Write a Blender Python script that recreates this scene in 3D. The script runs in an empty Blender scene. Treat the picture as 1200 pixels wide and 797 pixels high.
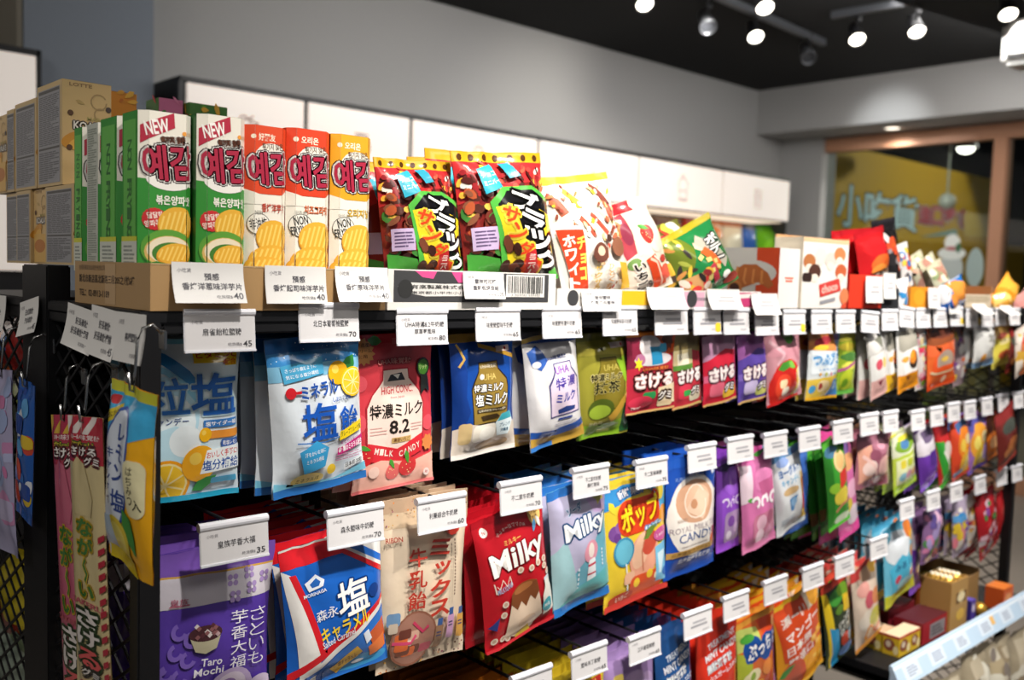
import bpy, bmesh, math, random
import numpy as np
from mathutils import Matrix, Vector
sc = bpy.context.scene
C = sc.collection
random.seed(7)
# ------------------------------------------------------------------ camera
CAM_Z = 1.42
R = Matrix(((0.73393651, 0.02477036, -0.67876625), (-0.67855699, 0.07082027, -0.73112578), (0.02996016, 0.99718149, 0.06878568)))
F = 1109.7956
cam = bpy.data.objects.new('camera', bpy.data.cameras.new('camera'))
C.objects.link(cam)
cam.data.sensor_width = 36.0
cam.data.lens = F * 36.0 / 1200.0
cam.matrix_world = Matrix.Translation((0, 0, CAM_Z)) @ R.to_4x4()
cam.data.clip_start = 0.05
cam.data.dof.use_dof = True
cam.data.dof.focus_distance = 1.2
cam.data.dof.aperture_fstop = 4.2
sc.camera = cam
# ------------------------------------------------------------------ light
sc.view_settings.view_transform = 'Standard'
sc.view_settings.look = 'None'
sc.view_settings.gamma = 1.0
sc.view_settings.use_curve_mapping = False
sc.view_settings.exposure = 0.0
w = bpy.data.worlds.new('world'); sc.world = w; w.use_nodes = True
w.node_tree.nodes['Background'].inputs[0].default_value = (0.85, 0.9, 1.0, 1)
w.node_tree.nodes['Background'].inputs[1].default_value = 0.10
def area(name, loc, target, sx, sy, power, col=(1, 0.95, 0.88)):
    l = bpy.data.lights.new(name, 'AREA'); l.shape = 'RECTANGLE'; l.size = sx; l.size_y = sy; l.energy = power; l.color = col
    o = bpy.data.objects.new(name, l); C.objects.link(o); o.location = loc
    o.rotation_euler = (Vector(target) - Vector(loc)).to_track_quat('-Z', 'Y').to_euler()
    return o
def spot(name, loc, target, power, angle, blend=0.6, rad=0.035, col=(1, 0.945, 0.875)):
    l = bpy.data.lights.new(name, 'SPOT'); l.energy = power; l.spot_size = math.radians(angle); l.spot_blend = blend; l.shadow_soft_size = rad; l.color = col
    o = bpy.data.objects.new(name, l); C.objects.link(o); o.location = loc
    o.rotation_euler = (Vector(target) - Vector(loc)).to_track_quat('-Z', 'Y').to_euler()
    return o
area('ceiling_fill_aisle', (1.6, -0.9, 2.85), (1.9, 1.0, 0.9), 3.0, 0.6, 20)  # added soft fill for bounce and room lamps out of view
area('ceiling_fill_back', (4.2, 2.4, 2.85), (4.4, 3.6, 0.6), 4.0, 0.8, 100, (1, 0.97, 0.94))  # added general fill for the back of the room and the beam
area('added_fill_left', (-1.4, 0.7, 2.8), (0.4, 1.4, 0.9), 1.6, 0.6, 30)  # added fill from the left to lift the dark rack end
spot('track_spot_front', (0.75, 0.25, 2.8), (1.0, 1.1, 1.4), 100, 38)
spot('track_spot_near', (0.62, 0.08, 2.8), (0.7, 1.0, 0.8), 125, 50)
spot('track_spot_middle', (1.45, 0.12, 2.8), (1.5, 1.0, 0.9), 180, 62)
spot('track_spot_far', (2.3, 0.15, 2.8), (2.3, 1.0, 1.0), 185, 62)
spot('track_spot_end', (3.0, 0.2, 2.8), (2.9, 1.0, 1.0), 120, 60)
spot('floor_bounce_spot', (5.3, 1.9, 2.8), (5.4, 1.9, 0.0), 190, 95)  # added spot; its bounce off the floor brightens the soffit
spot('track_spot_wall', (4.2, 3.0, 2.8), (4.4, 4.3, 1.9), 45, 100, 1.0)
spot('wall_wash_spot', (5.6, 3.1, 2.75), (6.56, 3.2, 2.5), 42, 44, 1.0, 0.05, (0.93, 0.97, 1.0))
# ------------------------------------------------------------------ geometry of the view: a pixel plus a real distance gives a point
def ray(px, py): return R @ Vector((px - 600.0, 398.5 - py, -F))
def P(px, py, Y=1.0):
    d = ray(px, py); p = d * (Y / d.y); return Vector((p.x, p.y, p.z + CAM_Z))
def PX(px, py, X):
    d = ray(px, py); p = d * (X / d.x); return Vector((p.x, p.y, p.z + CAM_Z))
def PZ(px, py, z):
    d = ray(px, py); p = d * ((z - CAM_Z) / d.z); return Vector((p.x, p.y, p.z + CAM_Z))
# ------------------------------------------------------------------ colours, materials
_hc = {}
def hexc(h):
    if isinstance(h, tuple): return h
    if h not in _hc:
        s = h.lstrip('#'); s = s if len(s) == 6 else ''.join(c * 2 for c in s); v = [int(s[i:i + 2], 16) / 255 for i in (0, 2, 4)]
        _hc[h] = tuple(c / 12.92 if c <= 0.04045 else ((c + 0.055) / 1.055) ** 2.4 for c in v) + (1.0,)
    return _hc[h]
MAT = {}
def mat(name, col='#808080', rough=0.5, metal=0.0, printed=False, bump=0.0, scale=40, coat=0.0, emit=0.0, spec=0.5, var=0.0, trans=0.0, stretch=(1, 1, 1)):
    if name in MAT: return MAT[name]
    m = bpy.data.materials.new(name); m.use_nodes = True; nt = m.node_tree; b = nt.nodes['Principled BSDF']
    b.inputs['Roughness'].default_value = rough; b.inputs['Metallic'].default_value = metal
    b.inputs['Specular IOR Level'].default_value = spec
    b.inputs['Coat Weight'].default_value = coat; b.inputs['Coat Roughness'].default_value = 0.08
    if trans: b.inputs['Transmission Weight'].default_value = trans
    tc = nt.nodes.new('ShaderNodeTexCoord'); mp = nt.nodes.new('ShaderNodeMapping'); mp.inputs['Scale'].default_value = stretch
    nt.links.new(tc.outputs['Object'], mp.inputs['Vector'])
    nz = nt.nodes.new('ShaderNodeTexNoise'); nz.inputs['Scale'].default_value = scale; nz.inputs['Detail'].default_value = 4
    nt.links.new(mp.outputs['Vector'], nz.inputs['Vector'])
    if printed:
        a = nt.nodes.new('ShaderNodeVertexColor'); a.layer_name = 'Col'; src = a.outputs['Color']
        nt.links.new(src, b.inputs['Base Color'])
    else:
        mx = nt.nodes.new('ShaderNodeMix'); mx.data_type = 'RGBA'; mx.blend_type = 'MULTIPLY'
        mx.inputs[0].default_value = var; mx.inputs[6].default_value = hexc(col)
        nt.links.new(nz.outputs['Fac'], mx.inputs[7]); nt.links.new(mx.outputs[2], b.inputs['Base Color'])
        if emit:
            b.inputs['Emission Color'].default_value = hexc(col); b.inputs['Emission Strength'].default_value = emit
    if bump:
        bp = nt.nodes.new('ShaderNodeBump'); bp.inputs['Strength'].default_value = bump; bp.inputs['Distance'].default_value = 0.004
        nt.links.new(nz.outputs['Fac'], bp.inputs['Height']); nt.links.new(bp.outputs['Normal'], b.inputs['Normal'])
    MAT[name] = m
    return m
FOIL = mat('printed_film', rough=0.21, printed=True, bump=0.6, scale=15, coat=0.5)
CARD = mat('printed_card', rough=0.5, printed=True, bump=0.04, scale=90, coat=0.1)
PAPER = mat('printed_paper', rough=0.65, printed=True, bump=0.03, scale=120)
BLACK = mat('black_powder_coat', '#101013', rough=0.45, bump=0.05, scale=400)
STEEL = mat('bright_steel', '#b8b8b8', rough=0.25, metal=1.0)
PLAST = mat('clear_white_plastic', '#dcdde4', rough=0.22, coat=0.3)
# ------------------------------------------------------------------ objects
def obj(name, me, m=None, parent=None):
    o = bpy.data.objects.new(name, me); C.objects.link(o)
    if m is not None and len(me.materials) == 0: me.materials.append(m)
    if parent is not None: o.parent = parent
    return o
def tag(o, label, cat, group=None):
    o['label'] = label; o['category'] = cat
    if group: o['group'] = group
    return o
def empty(name, loc=(0, 0, 0), rot=(0, 0, 0)):
    o = bpy.data.objects.new(name, None); C.objects.link(o); o.location = loc; o.rotation_euler = rot; o.empty_display_size = 0.02
    return o
def struct(name, me, m): o = obj(name, me, m); o['kind'] = 'structure'; return o
class MB:
    """collects faces with a colour each; build() makes ONE mesh"""
    def __init__(s): s.v = []; s.f = []; s.c = []; s.n = None
    def add(s, vs, fs, col='#808080'):
        k = len(s.v); s.v.extend([tuple(p) for p in vs]); s.f.extend([tuple(i + k for i in f) for f in fs]); c = hexc(col)
        s.c.extend([c] * len(fs)); return s
    def box(s, lo, hi, col='#808080', b=0.0):
        x0, y0, z0 = lo; x1, y1, z1 = hi
        bm = bmesh.new(); bmesh.ops.create_cube(bm, size=1.0)
        for v in bm.verts: v.co = Vector(((x0 + x1) / 2 + v.co.x * (x1 - x0), (y0 + y1) / 2 + v.co.y * (y1 - y0), (z0 + z1) / 2 + v.co.z * (z1 - z0)))
        if b > 0: bmesh.ops.bevel(bm, geom=bm.edges[:], offset=b, segments=2, affect='EDGES')
        s.bm(bm, col); return s
    def bm(s, bm, col):
        bm.verts.index_update()
        s.add([v.co[:] for v in bm.verts], [[v.index for v in f.verts] for f in bm.faces], col); bm.free()
    def tube(s, pts, r, col='#808080', n=8):
        pts = [Vector(p) for p in pts]; vs = []; fs = []
        for i, p in enumerate(pts):
            d = ((pts[min(i + 1, len(pts) - 1)] - p).normalized() + (p - pts[max(i - 1, 0)]).normalized()).normalized()
            a = d.cross(Vector((0, 0, 1)) if abs(d.z) < 0.9 else Vector((1, 0, 0))).normalized(); bb = d.cross(a)
            for k in range(n):
                t = 2 * math.pi * k / n; vs.append(p + (a * math.cos(t) + bb * math.sin(t)) * r)
        for i in range(len(pts) - 1):
            for k in range(n): fs.append((i * n + k, i * n + (k + 1) % n, (i + 1) * n + (k + 1) % n, (i + 1) * n + k))
        fs.append(tuple(range(n))[::-1]); fs.append(tuple((len(pts) - 1) * n + k for k in range(n)))
        return s.add(vs, fs, col)
    def lathe(s, prof, axis_p, axis_d, col='#808080', n=20):
        d = Vector(axis_d).normalized(); a = d.cross(Vector((0, 0, 1)) if abs(d.z) < 0.9 else Vector((1, 0, 0))).normalized(); bb = d.cross(a); p0 = Vector(axis_p)
        vs = []; fs = []
        for (r, h) in prof:
            for k in range(n):
                t = 2 * math.pi * k / n; vs.append(p0 + d * h + (a * math.cos(t) + bb * math.sin(t)) * r)
        for i in range(len(prof) - 1):
            for k in range(n): fs.append((i * n + k, i * n + (k + 1) % n, (i + 1) * n + (k + 1) % n, (i + 1) * n + k))
        return s.add(vs, fs, col)
    def ball(s, c, r, col, sub=2, sq=(1, 1, 1)):
        bm = bmesh.new(); bmesh.ops.create_icosphere(bm, subdivisions=sub, radius=r)
        for v in bm.verts: v.co = Vector((v.co.x * sq[0] + c[0], v.co.y * sq[1] + c[1], v.co.z * sq[2] + c[2]))
        s.bm(bm, col); return s
    def mesh(s, name, smooth=False):
        me = bpy.data.meshes.new(name); me.from_pydata(s.v, [], s.f)
        at = me.color_attributes.new('Col', 'FLOAT_COLOR', 'CORNER')
        lc = np.repeat(np.array(s.c, dtype=np.float32), [len(f) for f in s.f], axis=0)
        at.data.foreach_set('color', lc.ravel())
        me.polygons.foreach_set('use_smooth', [smooth] * len(s.f))
        if s.n is not None: me.normals_split_custom_set_from_vertices(s.n)
        return me
    def build(s, name, m, parent=None, smooth=False): return obj(name, s.mesh(name, smooth), m, parent)
# ------------------------------------------------------------------ printing: 2D artwork in 0..100 x 0..100, y down
_tx = {}
def glyphs(t, bold):
    k = (t, round(bold, 3))
    if k not in _tx:
        cu = bpy.data.curves.new('t', 'FONT'); cu.body = t; cu.offset = bold; cu.resolution_u = 2
        o = bpy.data.objects.new('t', cu); C.objects.link(o)
        dg = bpy.context.evaluated_depsgraph_get()
        me = bpy.data.meshes.new_from_object(o.evaluated_get(dg))
        v = np.array([p.co[:2] for p in me.vertices]) if len(me.vertices) else np.zeros((3, 2)); f = [tuple(p.vertices) for p in me.polygons]
        lo = v.min(0); hi = v.max(0); v = (v - lo) / np.maximum(hi - lo, 1e-6)
        _tx[k] = (v, f, (hi - lo)); bpy.data.objects.remove(o); bpy.data.meshes.remove(me); bpy.data.curves.remove(cu)
    return _tx[k]
class Art:
    def __init__(s, asp=0.7, base='#ffffff'): s.L = []; s.asp = asp; s.base = base          # asp = width / height
    def _p(s, vs, fs, col, kind='s'): s.L.append((np.array(vs, float), fs, hexc(col), kind)); return s
    def poly(s, pts, col): return s._p(pts, [tuple(range(len(pts)))], col)
    def rect(s, x0, y0, x1, y1, col): return s.poly([(x0, y0), (x1, y0), (x1, y1), (x0, y1)], col)
    def ell(s, cx, cy, rx, ry, col, n=22, rot=0):
        c, q = math.cos(math.radians(rot)), math.sin(math.radians(rot)); out = []
        for k in range(n):
            a = 2 * math.pi * k / n; x = rx * math.cos(a); y = ry * math.sin(a) * 1.0
            xm = x * s.asp; ym = y; out.append((cx + (xm * c - ym * q) / s.asp, cy + xm * q + ym * c))
        return s.poly(out, col)
    def disc(s, cx, cy, r, col, n=22): return s.ell(cx, cy, r, r * s.asp, col, n)
    def rr(s, x0, y0, x1, y1, r, col):
        out = []; ry = r * s.asp
        for (cx, cy, a0) in ((x1 - r, y0 + ry, -90), (x1 - r, y1 - ry, 0), (x0 + r, y1 - ry, 90), (x0 + r, y0 + ry, 180)):
            for k in range(5):
                a = math.radians(a0 + k * 22.5); out.append((cx + r * math.cos(a), cy + ry * math.sin(a)))
        return s.poly(out, col)
    def star(s, cx, cy, r, col, n=14, inner=0.8):
        return s._fan([(cx + r * (1 if k % 2 else inner) * math.cos(math.pi * k / n), cy + s.asp * r * (1 if k % 2 else inner) * math.sin(math.pi * k / n)) for k in range(2 * n)], (cx, cy), col)
    def _fan(s, pts, c, col):
        n = len(pts); return s._p(list(pts) + [c], [(k, (k + 1) % n, n) for k in range(n)], col)
    def stroke(s, pts, wd, col):
        vs = []; fs = []
        for i, (x, y) in enumerate(pts):
            a = pts[max(i - 1, 0)]; b = pts[min(i + 1, len(pts) - 1)]; dx = (b[0] - a[0]) * s.asp; dy = b[1] - a[1]; l = math.hypot(dx, dy) or 1
            nx, ny = -dy / l * wd / 2, dx / l * wd / 2 * s.asp; vs += [(x + nx, y + ny), (x - nx, y - ny)]
            if i: fs.append((2 * i - 2, 2 * i - 1, 2 * i + 1, 2 * i))
        return s._p(vs, fs, col)
    def arcs(s, cx, cy, r, a0, a1, wd, col, n=14):
        return s.stroke([(cx + r * math.cos(math.radians(a0 + (a1 - a0) * k / n)), cy + s.asp * r * math.sin(math.radians(a0 + (a1 - a0) * k / n))) for k in range(n + 1)], wd, col)
    def leaf(s, cx, cy, l, wd, rot, col):
        pts = [(-l, 0), (-l * .4, -wd), (l * .3, -wd * .8), (l, 0), (l * .3, wd * .8), (-l * .4, wd)]
        c, q = math.cos(math.radians(rot)), math.sin(math.radians(rot))
        return s.poly([(cx + (x * c - y * q), cy + s.asp * (x * q + y * c)) for x, y in pts], col)
    def t(s, txt, x0, y0, x1, y1, col, bold=0.015, rot=0, out=None, skew=0.0):
        """text fitted to the box x0..x1, y0..y1; out = [(colour, radius in width percent), ...] outermost first"""
        cap = .03
        for ch in txt:
            o = ord(ch)
            if 0x4e00 <= o <= 0x9fff: cap = min(cap, .016)
            elif 0xac00 <= o <= 0xd7af: cap = min(cap, .028)
            elif 0x3040 <= o <= 0x30ff: cap = min(cap, .03)
            else: cap = min(cap, .026)
        v, f, _ = glyphs(txt, min(bold, cap)); q = np.empty_like(v)
        q[:, 0] = x0 + v[:, 0] * (x1 - x0) + skew * (v[:, 1] - 0.5) * (x1 - x0); q[:, 1] = y1 - v[:, 1] * (y1 - y0)
        if rot:
            c, g = math.cos(math.radians(rot)), math.sin(math.radians(rot)); cx, cy = (x0 + x1) / 2, (y0 + y1) / 2
            dx = (q[:, 0] - cx) * s.asp; dy = q[:, 1] - cy; q[:, 0] = cx + (dx * c - dy * g) / s.asp; q[:, 1] = cy + dx * g + dy * c
        for (oc, r) in (out or []):
            n = len(q); V = []; FF = []
            for k in range(8):
                a = math.pi * k / 4; V.append(q + np.array((r * math.cos(a), r * s.asp * math.sin(a)))); FF += [tuple(i + k * n for i in p) for p in f]
            s._p(np.vstack(V), FF, oc, 't')
        return s._p(q, f, col, 't')
    def tv(s, txt, x0, y0, x1, y1, col, bold=0.015, out=None):
        n = len(txt); h = (y1 - y0) / n
        for i, ch in enumerate(txt):
            if ch == 'ー': s.rect((x0 + x1) / 2 - (x1 - x0) * .09, y0 + h * (i + .1), (x0 + x1) / 2 + (x1 - x0) * .09, y0 + h * (i + .9), col)
            elif ch in 'ッャョ': s.t(ch, x0 + (x1 - x0) * .25, y0 + h * (i + .2), x1, y0 + h * (i + .85), col, bold, 0, out)
            else: s.t(ch, x0, y0 + h * (i + .07), x1, y0 + h * (i + .93), col, bold, 0, out)
        return s
    def lines(s, x0, y0, x1, y1, n, col, seed=1, fill=0.55, gaps=4):
        rd = random.Random(seed); h = (y1 - y0) / n; vs = []; fs = []
        for i in range(n):
            x = x0; ya = y0 + h * (i + (1 - fill) / 2); yb = ya + h * fill; e = x1 if rd.random() < .75 else x0 + (x1 - x0) * rd.uniform(.4, .95)
            for g in range(gaps):
                xb = min(e, x + (x1 - x0) / gaps * rd.uniform(.7, 1.15))
                if xb - x > 0.3:
                    k = len(vs); vs += [(x, ya), (xb, ya), (xb, yb), (x, yb)]; fs.append((k, k + 1, k + 2, k + 3))
                x = xb + (x1 - x0) * .025
        return s._p(vs, fs, col, 't')
    def big(s, frac=0.04):
        a = Art(s.asp, s.base)
        for L in s.L:
            if L[3] == 's':
                d = L[0].max(0) - L[0].min(0)
                if d[0] * d[1] > frac * 10000: a.L.append(L)
        return a
def art_on_plane(mb, art, o, u, v, n, off=0.0003, step=0.00005, base=True):
    """lay the artwork on the flat face o + a*u + b*v; n is its outward normal"""
    o, u, v, n = (Vector(x) for x in (o, u, v, n)); flip = u.cross(v).dot(n) < 0
    ou = np.array(o); uu = np.array(u); vv = np.array(v); nn = np.array(n)
    if base:
        q = [ou, ou + uu, ou + uu + vv, ou + vv]; mb.add(q, [(0, 3, 2, 1) if flip else (0, 1, 2, 3)], art.base)
    for i, (vs, fs, col, k) in enumerate(art.L):
        w3 = ou + np.outer(vs[:, 0] / 100, uu) + np.outer(vs[:, 1] / 100, vv) + nn * (off + i * step)
        mb.add(w3, fs, col)
def cut(vs, fs, gu, gv):
    """split faces along the grid lines so that the print follows a curved surface"""
    bm = bmesh.new(); bv = [bm.verts.new((float(x), float(y), 0)) for x, y in vs]
    for f in fs:
        try: bm.faces.new([bv[i] for i in f])
        except ValueError: pass
    lo = vs.min(0); hi = vs.max(0)
    for ax, g in ((0, gu), (1, gv)):
        for x in g:
            if lo[ax] + 1e-5 < x < hi[ax] - 1e-5:
                co = (x, 0, 0) if ax == 0 else (0, x, 0); no = (1, 0, 0) if ax == 0 else (0, 1, 0)
                bmesh.ops.bisect_plane(bm, geom=bm.verts[:] + bm.edges[:] + bm.faces[:], dist=1e-6, plane_co=co, plane_no=no)
    bm.verts.index_update()
    V = np.array([v.co[:2] for v in bm.verts]) if bm.verts else np.zeros((0, 2)); FS = [tuple(v.index for v in f.verts) for f in bm.faces]
    bm.free(); return V, FS
def cut_diag(xy, fs):
    bm = bmesh.new(); bv = [bm.verts.new((float(x), float(y), 0)) for x, y in xy]
    for f in fs:
        try: bm.faces.new([bv[i] for i in f])
        except ValueError: pass
    d = xy[:, 0] - xy[:, 1]
    for k in range(math.ceil(d.min() + 1e-4), math.floor(d.max() - 1e-4) + 1):
        bmesh.ops.bisect_plane(bm, geom=bm.verts[:] + bm.edges[:] + bm.faces[:], dist=1e-6, plane_co=(k, 0, 0), plane_no=(1, -1, 0))
    bm.verts.index_update(); V = np.array([v.co[:2] for v in bm.verts]); FS = [tuple(v.index for v in f.verts) for f in bm.faces]; bm.free(); return V, FS
# ------------------------------------------------------------------ bags
def bag_grid(w, h, t, st, sb, nu, nv, seed, style):
    rd = random.Random(seed); ph = [rd.uniform(0, 6.28) for _ in range(8)]
    gu = np.linspace(0, 1, nu + 1); gv = np.concatenate([np.linspace(0, st, 2), np.linspace(st, 1 - sb, nv - 1)[1:], [1.0]])
    U, V = np.meshgrid(gu, gv)
    q = np.clip((V - st) / (1 - st - sb), 0, 1)
    if style == 'pouch':   # stand-up pouch: fat at the bottom
        pv = np.sin(np.pi * np.clip(q, 0, 1) ** 1.5) ** 0.7
    else: pv = np.sin(np.pi * q) ** 0.5
    e = np.abs(2 * U - 1); pu = (1 - e ** 2.8) ** 0.65
    lump = 0.16 * np.sin(7 * U + ph[0] + 3 * V) * np.sin(6 * V + ph[1]) + 0.1 * np.sin(13 * U - 9 * V + ph[2])
    prof = pv * pu * (1 + lump)
    wr = np.exp(-q / 0.13) * np.sin(16 * U + ph[3] + 4 * np.sin(3 * U)) + np.exp(-(1 - q) / 0.13) * np.sin(15 * U + ph[4] + 3 * np.sin(4 * U + 1))
    edge = np.minimum(1, 4 * (1 - e))
    bend = 0.012 * w * 8 * (0.12 * np.sin(2.2 * U * 3.14 + ph[5]) * (1 - pv) + 0.05 * np.sin(3 * V + ph[6]))
    if style == 'flat': bend = bend * 0.1
    X = (U - 0.5) * w * (1 - 0.055 * pv + 0.008 * np.sin(9 * V + ph[7]))
    Z = -V * h + 0.012 * h * np.sin(3.1 * U + ph[2]) * (V > 0.5) * (V - 0.5)
    yf = -t / 2 * prof - 0.0024 * wr * edge * (w / 0.13) + bend
    yb = t / 2 * pv * pu * 0.75 + bend
    return gu, gv, np.stack([X, yf, Z], -1), np.stack([X, np.maximum(yb + 0.0004, yf + 0.0009), Z], -1)
def grid_normals(G, sgn):
    du = np.gradient(G, axis=1); dv = np.gradient(G, axis=0); n = np.cross(du, dv); l = np.linalg.norm(n, axis=-1, keepdims=True); return sgn * n / np.maximum(l, 1e-12)
def bag_parts(art, w, h, t=0.03, st=0.07, sb=0.06, nu=14, nv=18, seed=1, style='pillow', back=None, split=True, near=True):
    """meshes of one bag: pouch, top_seal, bottom_seal (or one whole mesh)"""
    gu, gv, GF, GB = bag_grid(w, h, t, st, sb, nu, nv, seed, style)
    NF = grid_normals(GF, 1.0); NB = grid_normals(GB, -1.0)
    if NF[nv // 2, nu // 2, 1] > 0: NF = -NF; NB = -NB
    keys = ('top', 'mid', 'bot') if split else ('mid',)
    out = {k: MB() for k in keys}; nr = {k: [] for k in keys}
    def key(v): return 'mid' if not split else ('top' if v < st else ('bot' if v > 1 - sb else 'mid'))
    for (G, N, col, fl) in ((GF, NF, art.base, False), (GB, NB, back or art.base, True)):
        for k in keys:
            rows = [i for i in range(nv) if key((gv[i] + gv[i + 1]) / 2) == k]
            if not rows: continue
            r0, r1 = rows[0], rows[-1] + 1; pts = G[r0:r1 + 1].reshape(-1, 3); m = nu + 1; fs = []
            for i in range(r1 - r0):
                for j in range(nu):
                    for f in ((i * m + j, (i + 1) * m + j, (i + 1) * m + j + 1), (i * m + j, (i + 1) * m + j + 1, i * m + j + 1)): fs.append(f[::-1] if fl else f)
            out[k].add(pts, fs, col); nr[k] += [tuple(x) for x in N[r0:r1 + 1].reshape(-1, 3)]
    gi = gu[1:-1] * 100; gj = gv[1:-1] * 100
    for li, (vs, fs, col, kind) in enumerate(art.L):
        V, FS = cut(np.clip(vs, 0, 100), fs, gi, gj)
        if not len(V): continue
        uu = V[:, 0] / 100; vv = V[:, 1] / 100
        iu = np.clip(np.searchsorted(gu, uu, side='right') - 1, 0, nu - 1); iv = np.clip(np.searchsorted(gv, vv, side='right') - 1, 0, nv - 1)
        fu = ((uu - gu[iu]) / (gu[iu + 1] - gu[iu]))[:, None]; fv = ((vv - gv[iv]) / (gv[iv + 1] - gv[iv]))[:, None]
        if near or kind == 's':                      # also split along the diagonals of the surface's triangles
            xi = iu + fu[:, 0]; yi = iv + fv[:, 0]; dlt = xi - yi
            XI, FS = cut_diag(np.stack([xi, yi], 1), FS)
            iu = np.clip(np.floor(XI[:, 0] + 1e-7).astype(int), 0, nu - 1); iv = np.clip(np.floor(XI[:, 1] + 1e-7).astype(int), 0, nv - 1); fu = (XI[:, 0] - iu)[:, None]; fv = (XI[:, 1] - iv)[:, None]
            V = np.stack([(gu[iu] + (gu[iu + 1] - gu[iu]) * fu[:, 0]) * 100, (gv[iv] + (gv[iv + 1] - gv[iv]) * fv[:, 0]) * 100], 1)
        def itp(G):
            a, b, c, d = G[iv, iu], G[iv, iu + 1], G[iv + 1, iu], G[iv + 1, iu + 1]
            return np.where(fv >= fu, a + (c - a) * fv + (d - c) * fu, a + (b - a) * fu + (d - b) * fv)
        Pn = itp(GF); Nn = itp(NF); Pn = Pn.copy(); Pn[:, 1] -= 0.00025 + li * 0.00005
        by = {}
        for f in FS:
            cy = sum(V[i, 1] for i in f) / len(f) / 100; by.setdefault(key(cy), []).append(f)
        for k, ff in by.items():
            used = sorted({i for f in ff for i in f}); mp = {i: n for n, i in enumerate(used)}
            # faces must look out of the bag: y down in art means clockwise -> check and flip
            fl = []
            for f in ff:
                a, b, c = (Pn[f[0]], Pn[f[1]], Pn[f[2]]); g = tuple(mp[i] for i in f)
                fl.append(g if np.cross(b - a, c - a)[1] <= 0 else g[::-1])
            out[k].add(Pn[used], fl, col); nr[k] += [tuple(x) for x in Nn[used]]
    res = {}
    for k in keys:
        out[k].n = nr[k]; res[k] = out[k].mesh({'top': 'top_seal', 'mid': 'pouch', 'bot': 'bottom_seal'}[k], True)
    return res
def quad_fit(c, Y, X=None):
    if X is not None:
        p = [PX(x, y, X) for x, y in c]; top = (p[0] + p[1]) / 2; bot = (p[3] + p[2]) / 2; dn = bot - top; te = (p[1] - p[0]) + (p[2] - p[3])
        return top, ((p[1] - p[0]).length + (p[2] - p[3]).length) / 2, dn.length, math.atan2(-dn.y, -dn.z) * .6 + math.atan2(te.z, -te.y) * .4
    p = [P(x, y, Y) for x, y in c]                                   # TL TR BR BL
    top = (p[0] + p[1]) / 2; bot = (p[3] + p[2]) / 2; w = ((p[1] - p[0]).length + (p[2] - p[3]).length) / 2; h = (bot - top).length
    dn = bot - top; a1 = math.atan2(dn.x, -dn.z); te = (p[1] - p[0]) + (p[2] - p[3]); a2 = math.atan2(te.z, te.x)
    return top, w, h, (a1 * .6 + a2 * .4)                            # roll in the X-Z plane
NBAG = [0]
def bag(corners, art, label, Y=1.03, name='candy_bag', cat='candy bag', n=0, pitch=0.024, group=None, behind=None, t=0.03, st=0.07, sb=0.06, near=True, lean=0.0, yaw=0.0, style='pillow', back=None, m=None, shift=0.0, drop=0.0, jit=1.0, X=None):
    NBAG[0] += 1; top, w, h, roll = quad_fit(corners, Y, X)
    nu, nv = (14, 18) if near else (6, 9)
    if w < .1: t = min(t, .3 * w)
    if X is not None: yaw -= math.pi / 2
    a = Art(w / h); art(a)
    rot = (lean, -roll, yaw)
    ms = bag_parts(a, w, h, t, st, sb, nu, nv, NBAG[0] * 7 + 1, style, back, split=near, near=near)
    M = m or FOIL
    if near:
        r = empty(name, top, rot)
        obj('pouch', ms['mid'], M, r); obj('top_seal', ms['top'], M, r); obj('bottom_seal', ms['bot'], M, r)
    else:
        r = obj(name, ms['mid'], M); r.location = top; r.rotation_euler = rot
    tag(r, label, cat, group)
    if n:
        sm = bag_parts(a.big(), w, h, t * .8, st, sb, 6, 9, NBAG[0] * 7 + 2, style, back, split=False)['mid']; sm.materials.append(M)
        rd = random.Random(NBAG[0])
        for k in range(1, n + 1):
            o = bpy.data.objects.new(name, sm); C.objects.link(o)
            o.location = top + Vector((rd.uniform(-.004, .004) * jit + shift * k, pitch * k + rd.uniform(-.003, .003), rd.uniform(-.004, .002) - drop * k)); o.rotation_euler = (lean * .5 + rd.uniform(-.02, .05), -roll * .5 + rd.uniform(-.03, .03) * jit, yaw + rd.uniform(-.05, .05))
            tag(o, behind, cat, group or ('bags stacked behind: ' + behind)[:60])
    return r
# ------------------------------------------------------------------ the room
YW, XW, ZC = 4.3, 6.57, 2.93                     # back wall, beam face on the right, ceiling
ZB = 2.59                                        # underside of the beam
WALLM = mat('painted_wall', '#a9a8a6', rough=0.85, bump=0.05, scale=60, var=0.08)
PILM = mat('painted_pillar', '#7f8792', rough=0.8, bump=0.04, scale=60, var=0.08)
CEILM = mat('black_ceiling', '#030304', rough=0.95, bump=0.05, scale=30)
FLOORM = mat('pale_floor_tile', '#8f857a', rough=0.45, bump=0.03, scale=8, var=0.2)
WOODM = mat('pale_wood_frame', '#c08c6c', rough=0.5, bump=0.06, scale=30, stretch=(1, 1, 8), var=0.2)
def boxo(name, lo, hi, m, kind=None, parent=None, b=0.0):
    o = MB().box(lo, hi, '#808080', b).build(name, m, parent)
    if kind: o['kind'] = kind
    return o
boxo('floor', (-3.5, -2.6, -0.1), (15.0, 9.2, 0.0), FLOORM, 'structure')
boxo('ceiling', (-3.5, -2.6, ZC), (XW + 0.75, YW + 0.2, ZC + 0.1), CEILM, 'structure')
boxo('wall_back', (-3.5, YW, 0), (XW + 0.75, YW + 0.15, ZC), WALLM, 'structure')
boxo('wall_left', (-3.5, -2.6, 0), (-3.35, YW, ZC), WALLM, 'structure')
boxo('wall_right', (XW, -2.6, ZB), (XW + 0.45, YW, ZC), WALLM, 'structure')          # the beam over the shop window
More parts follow.
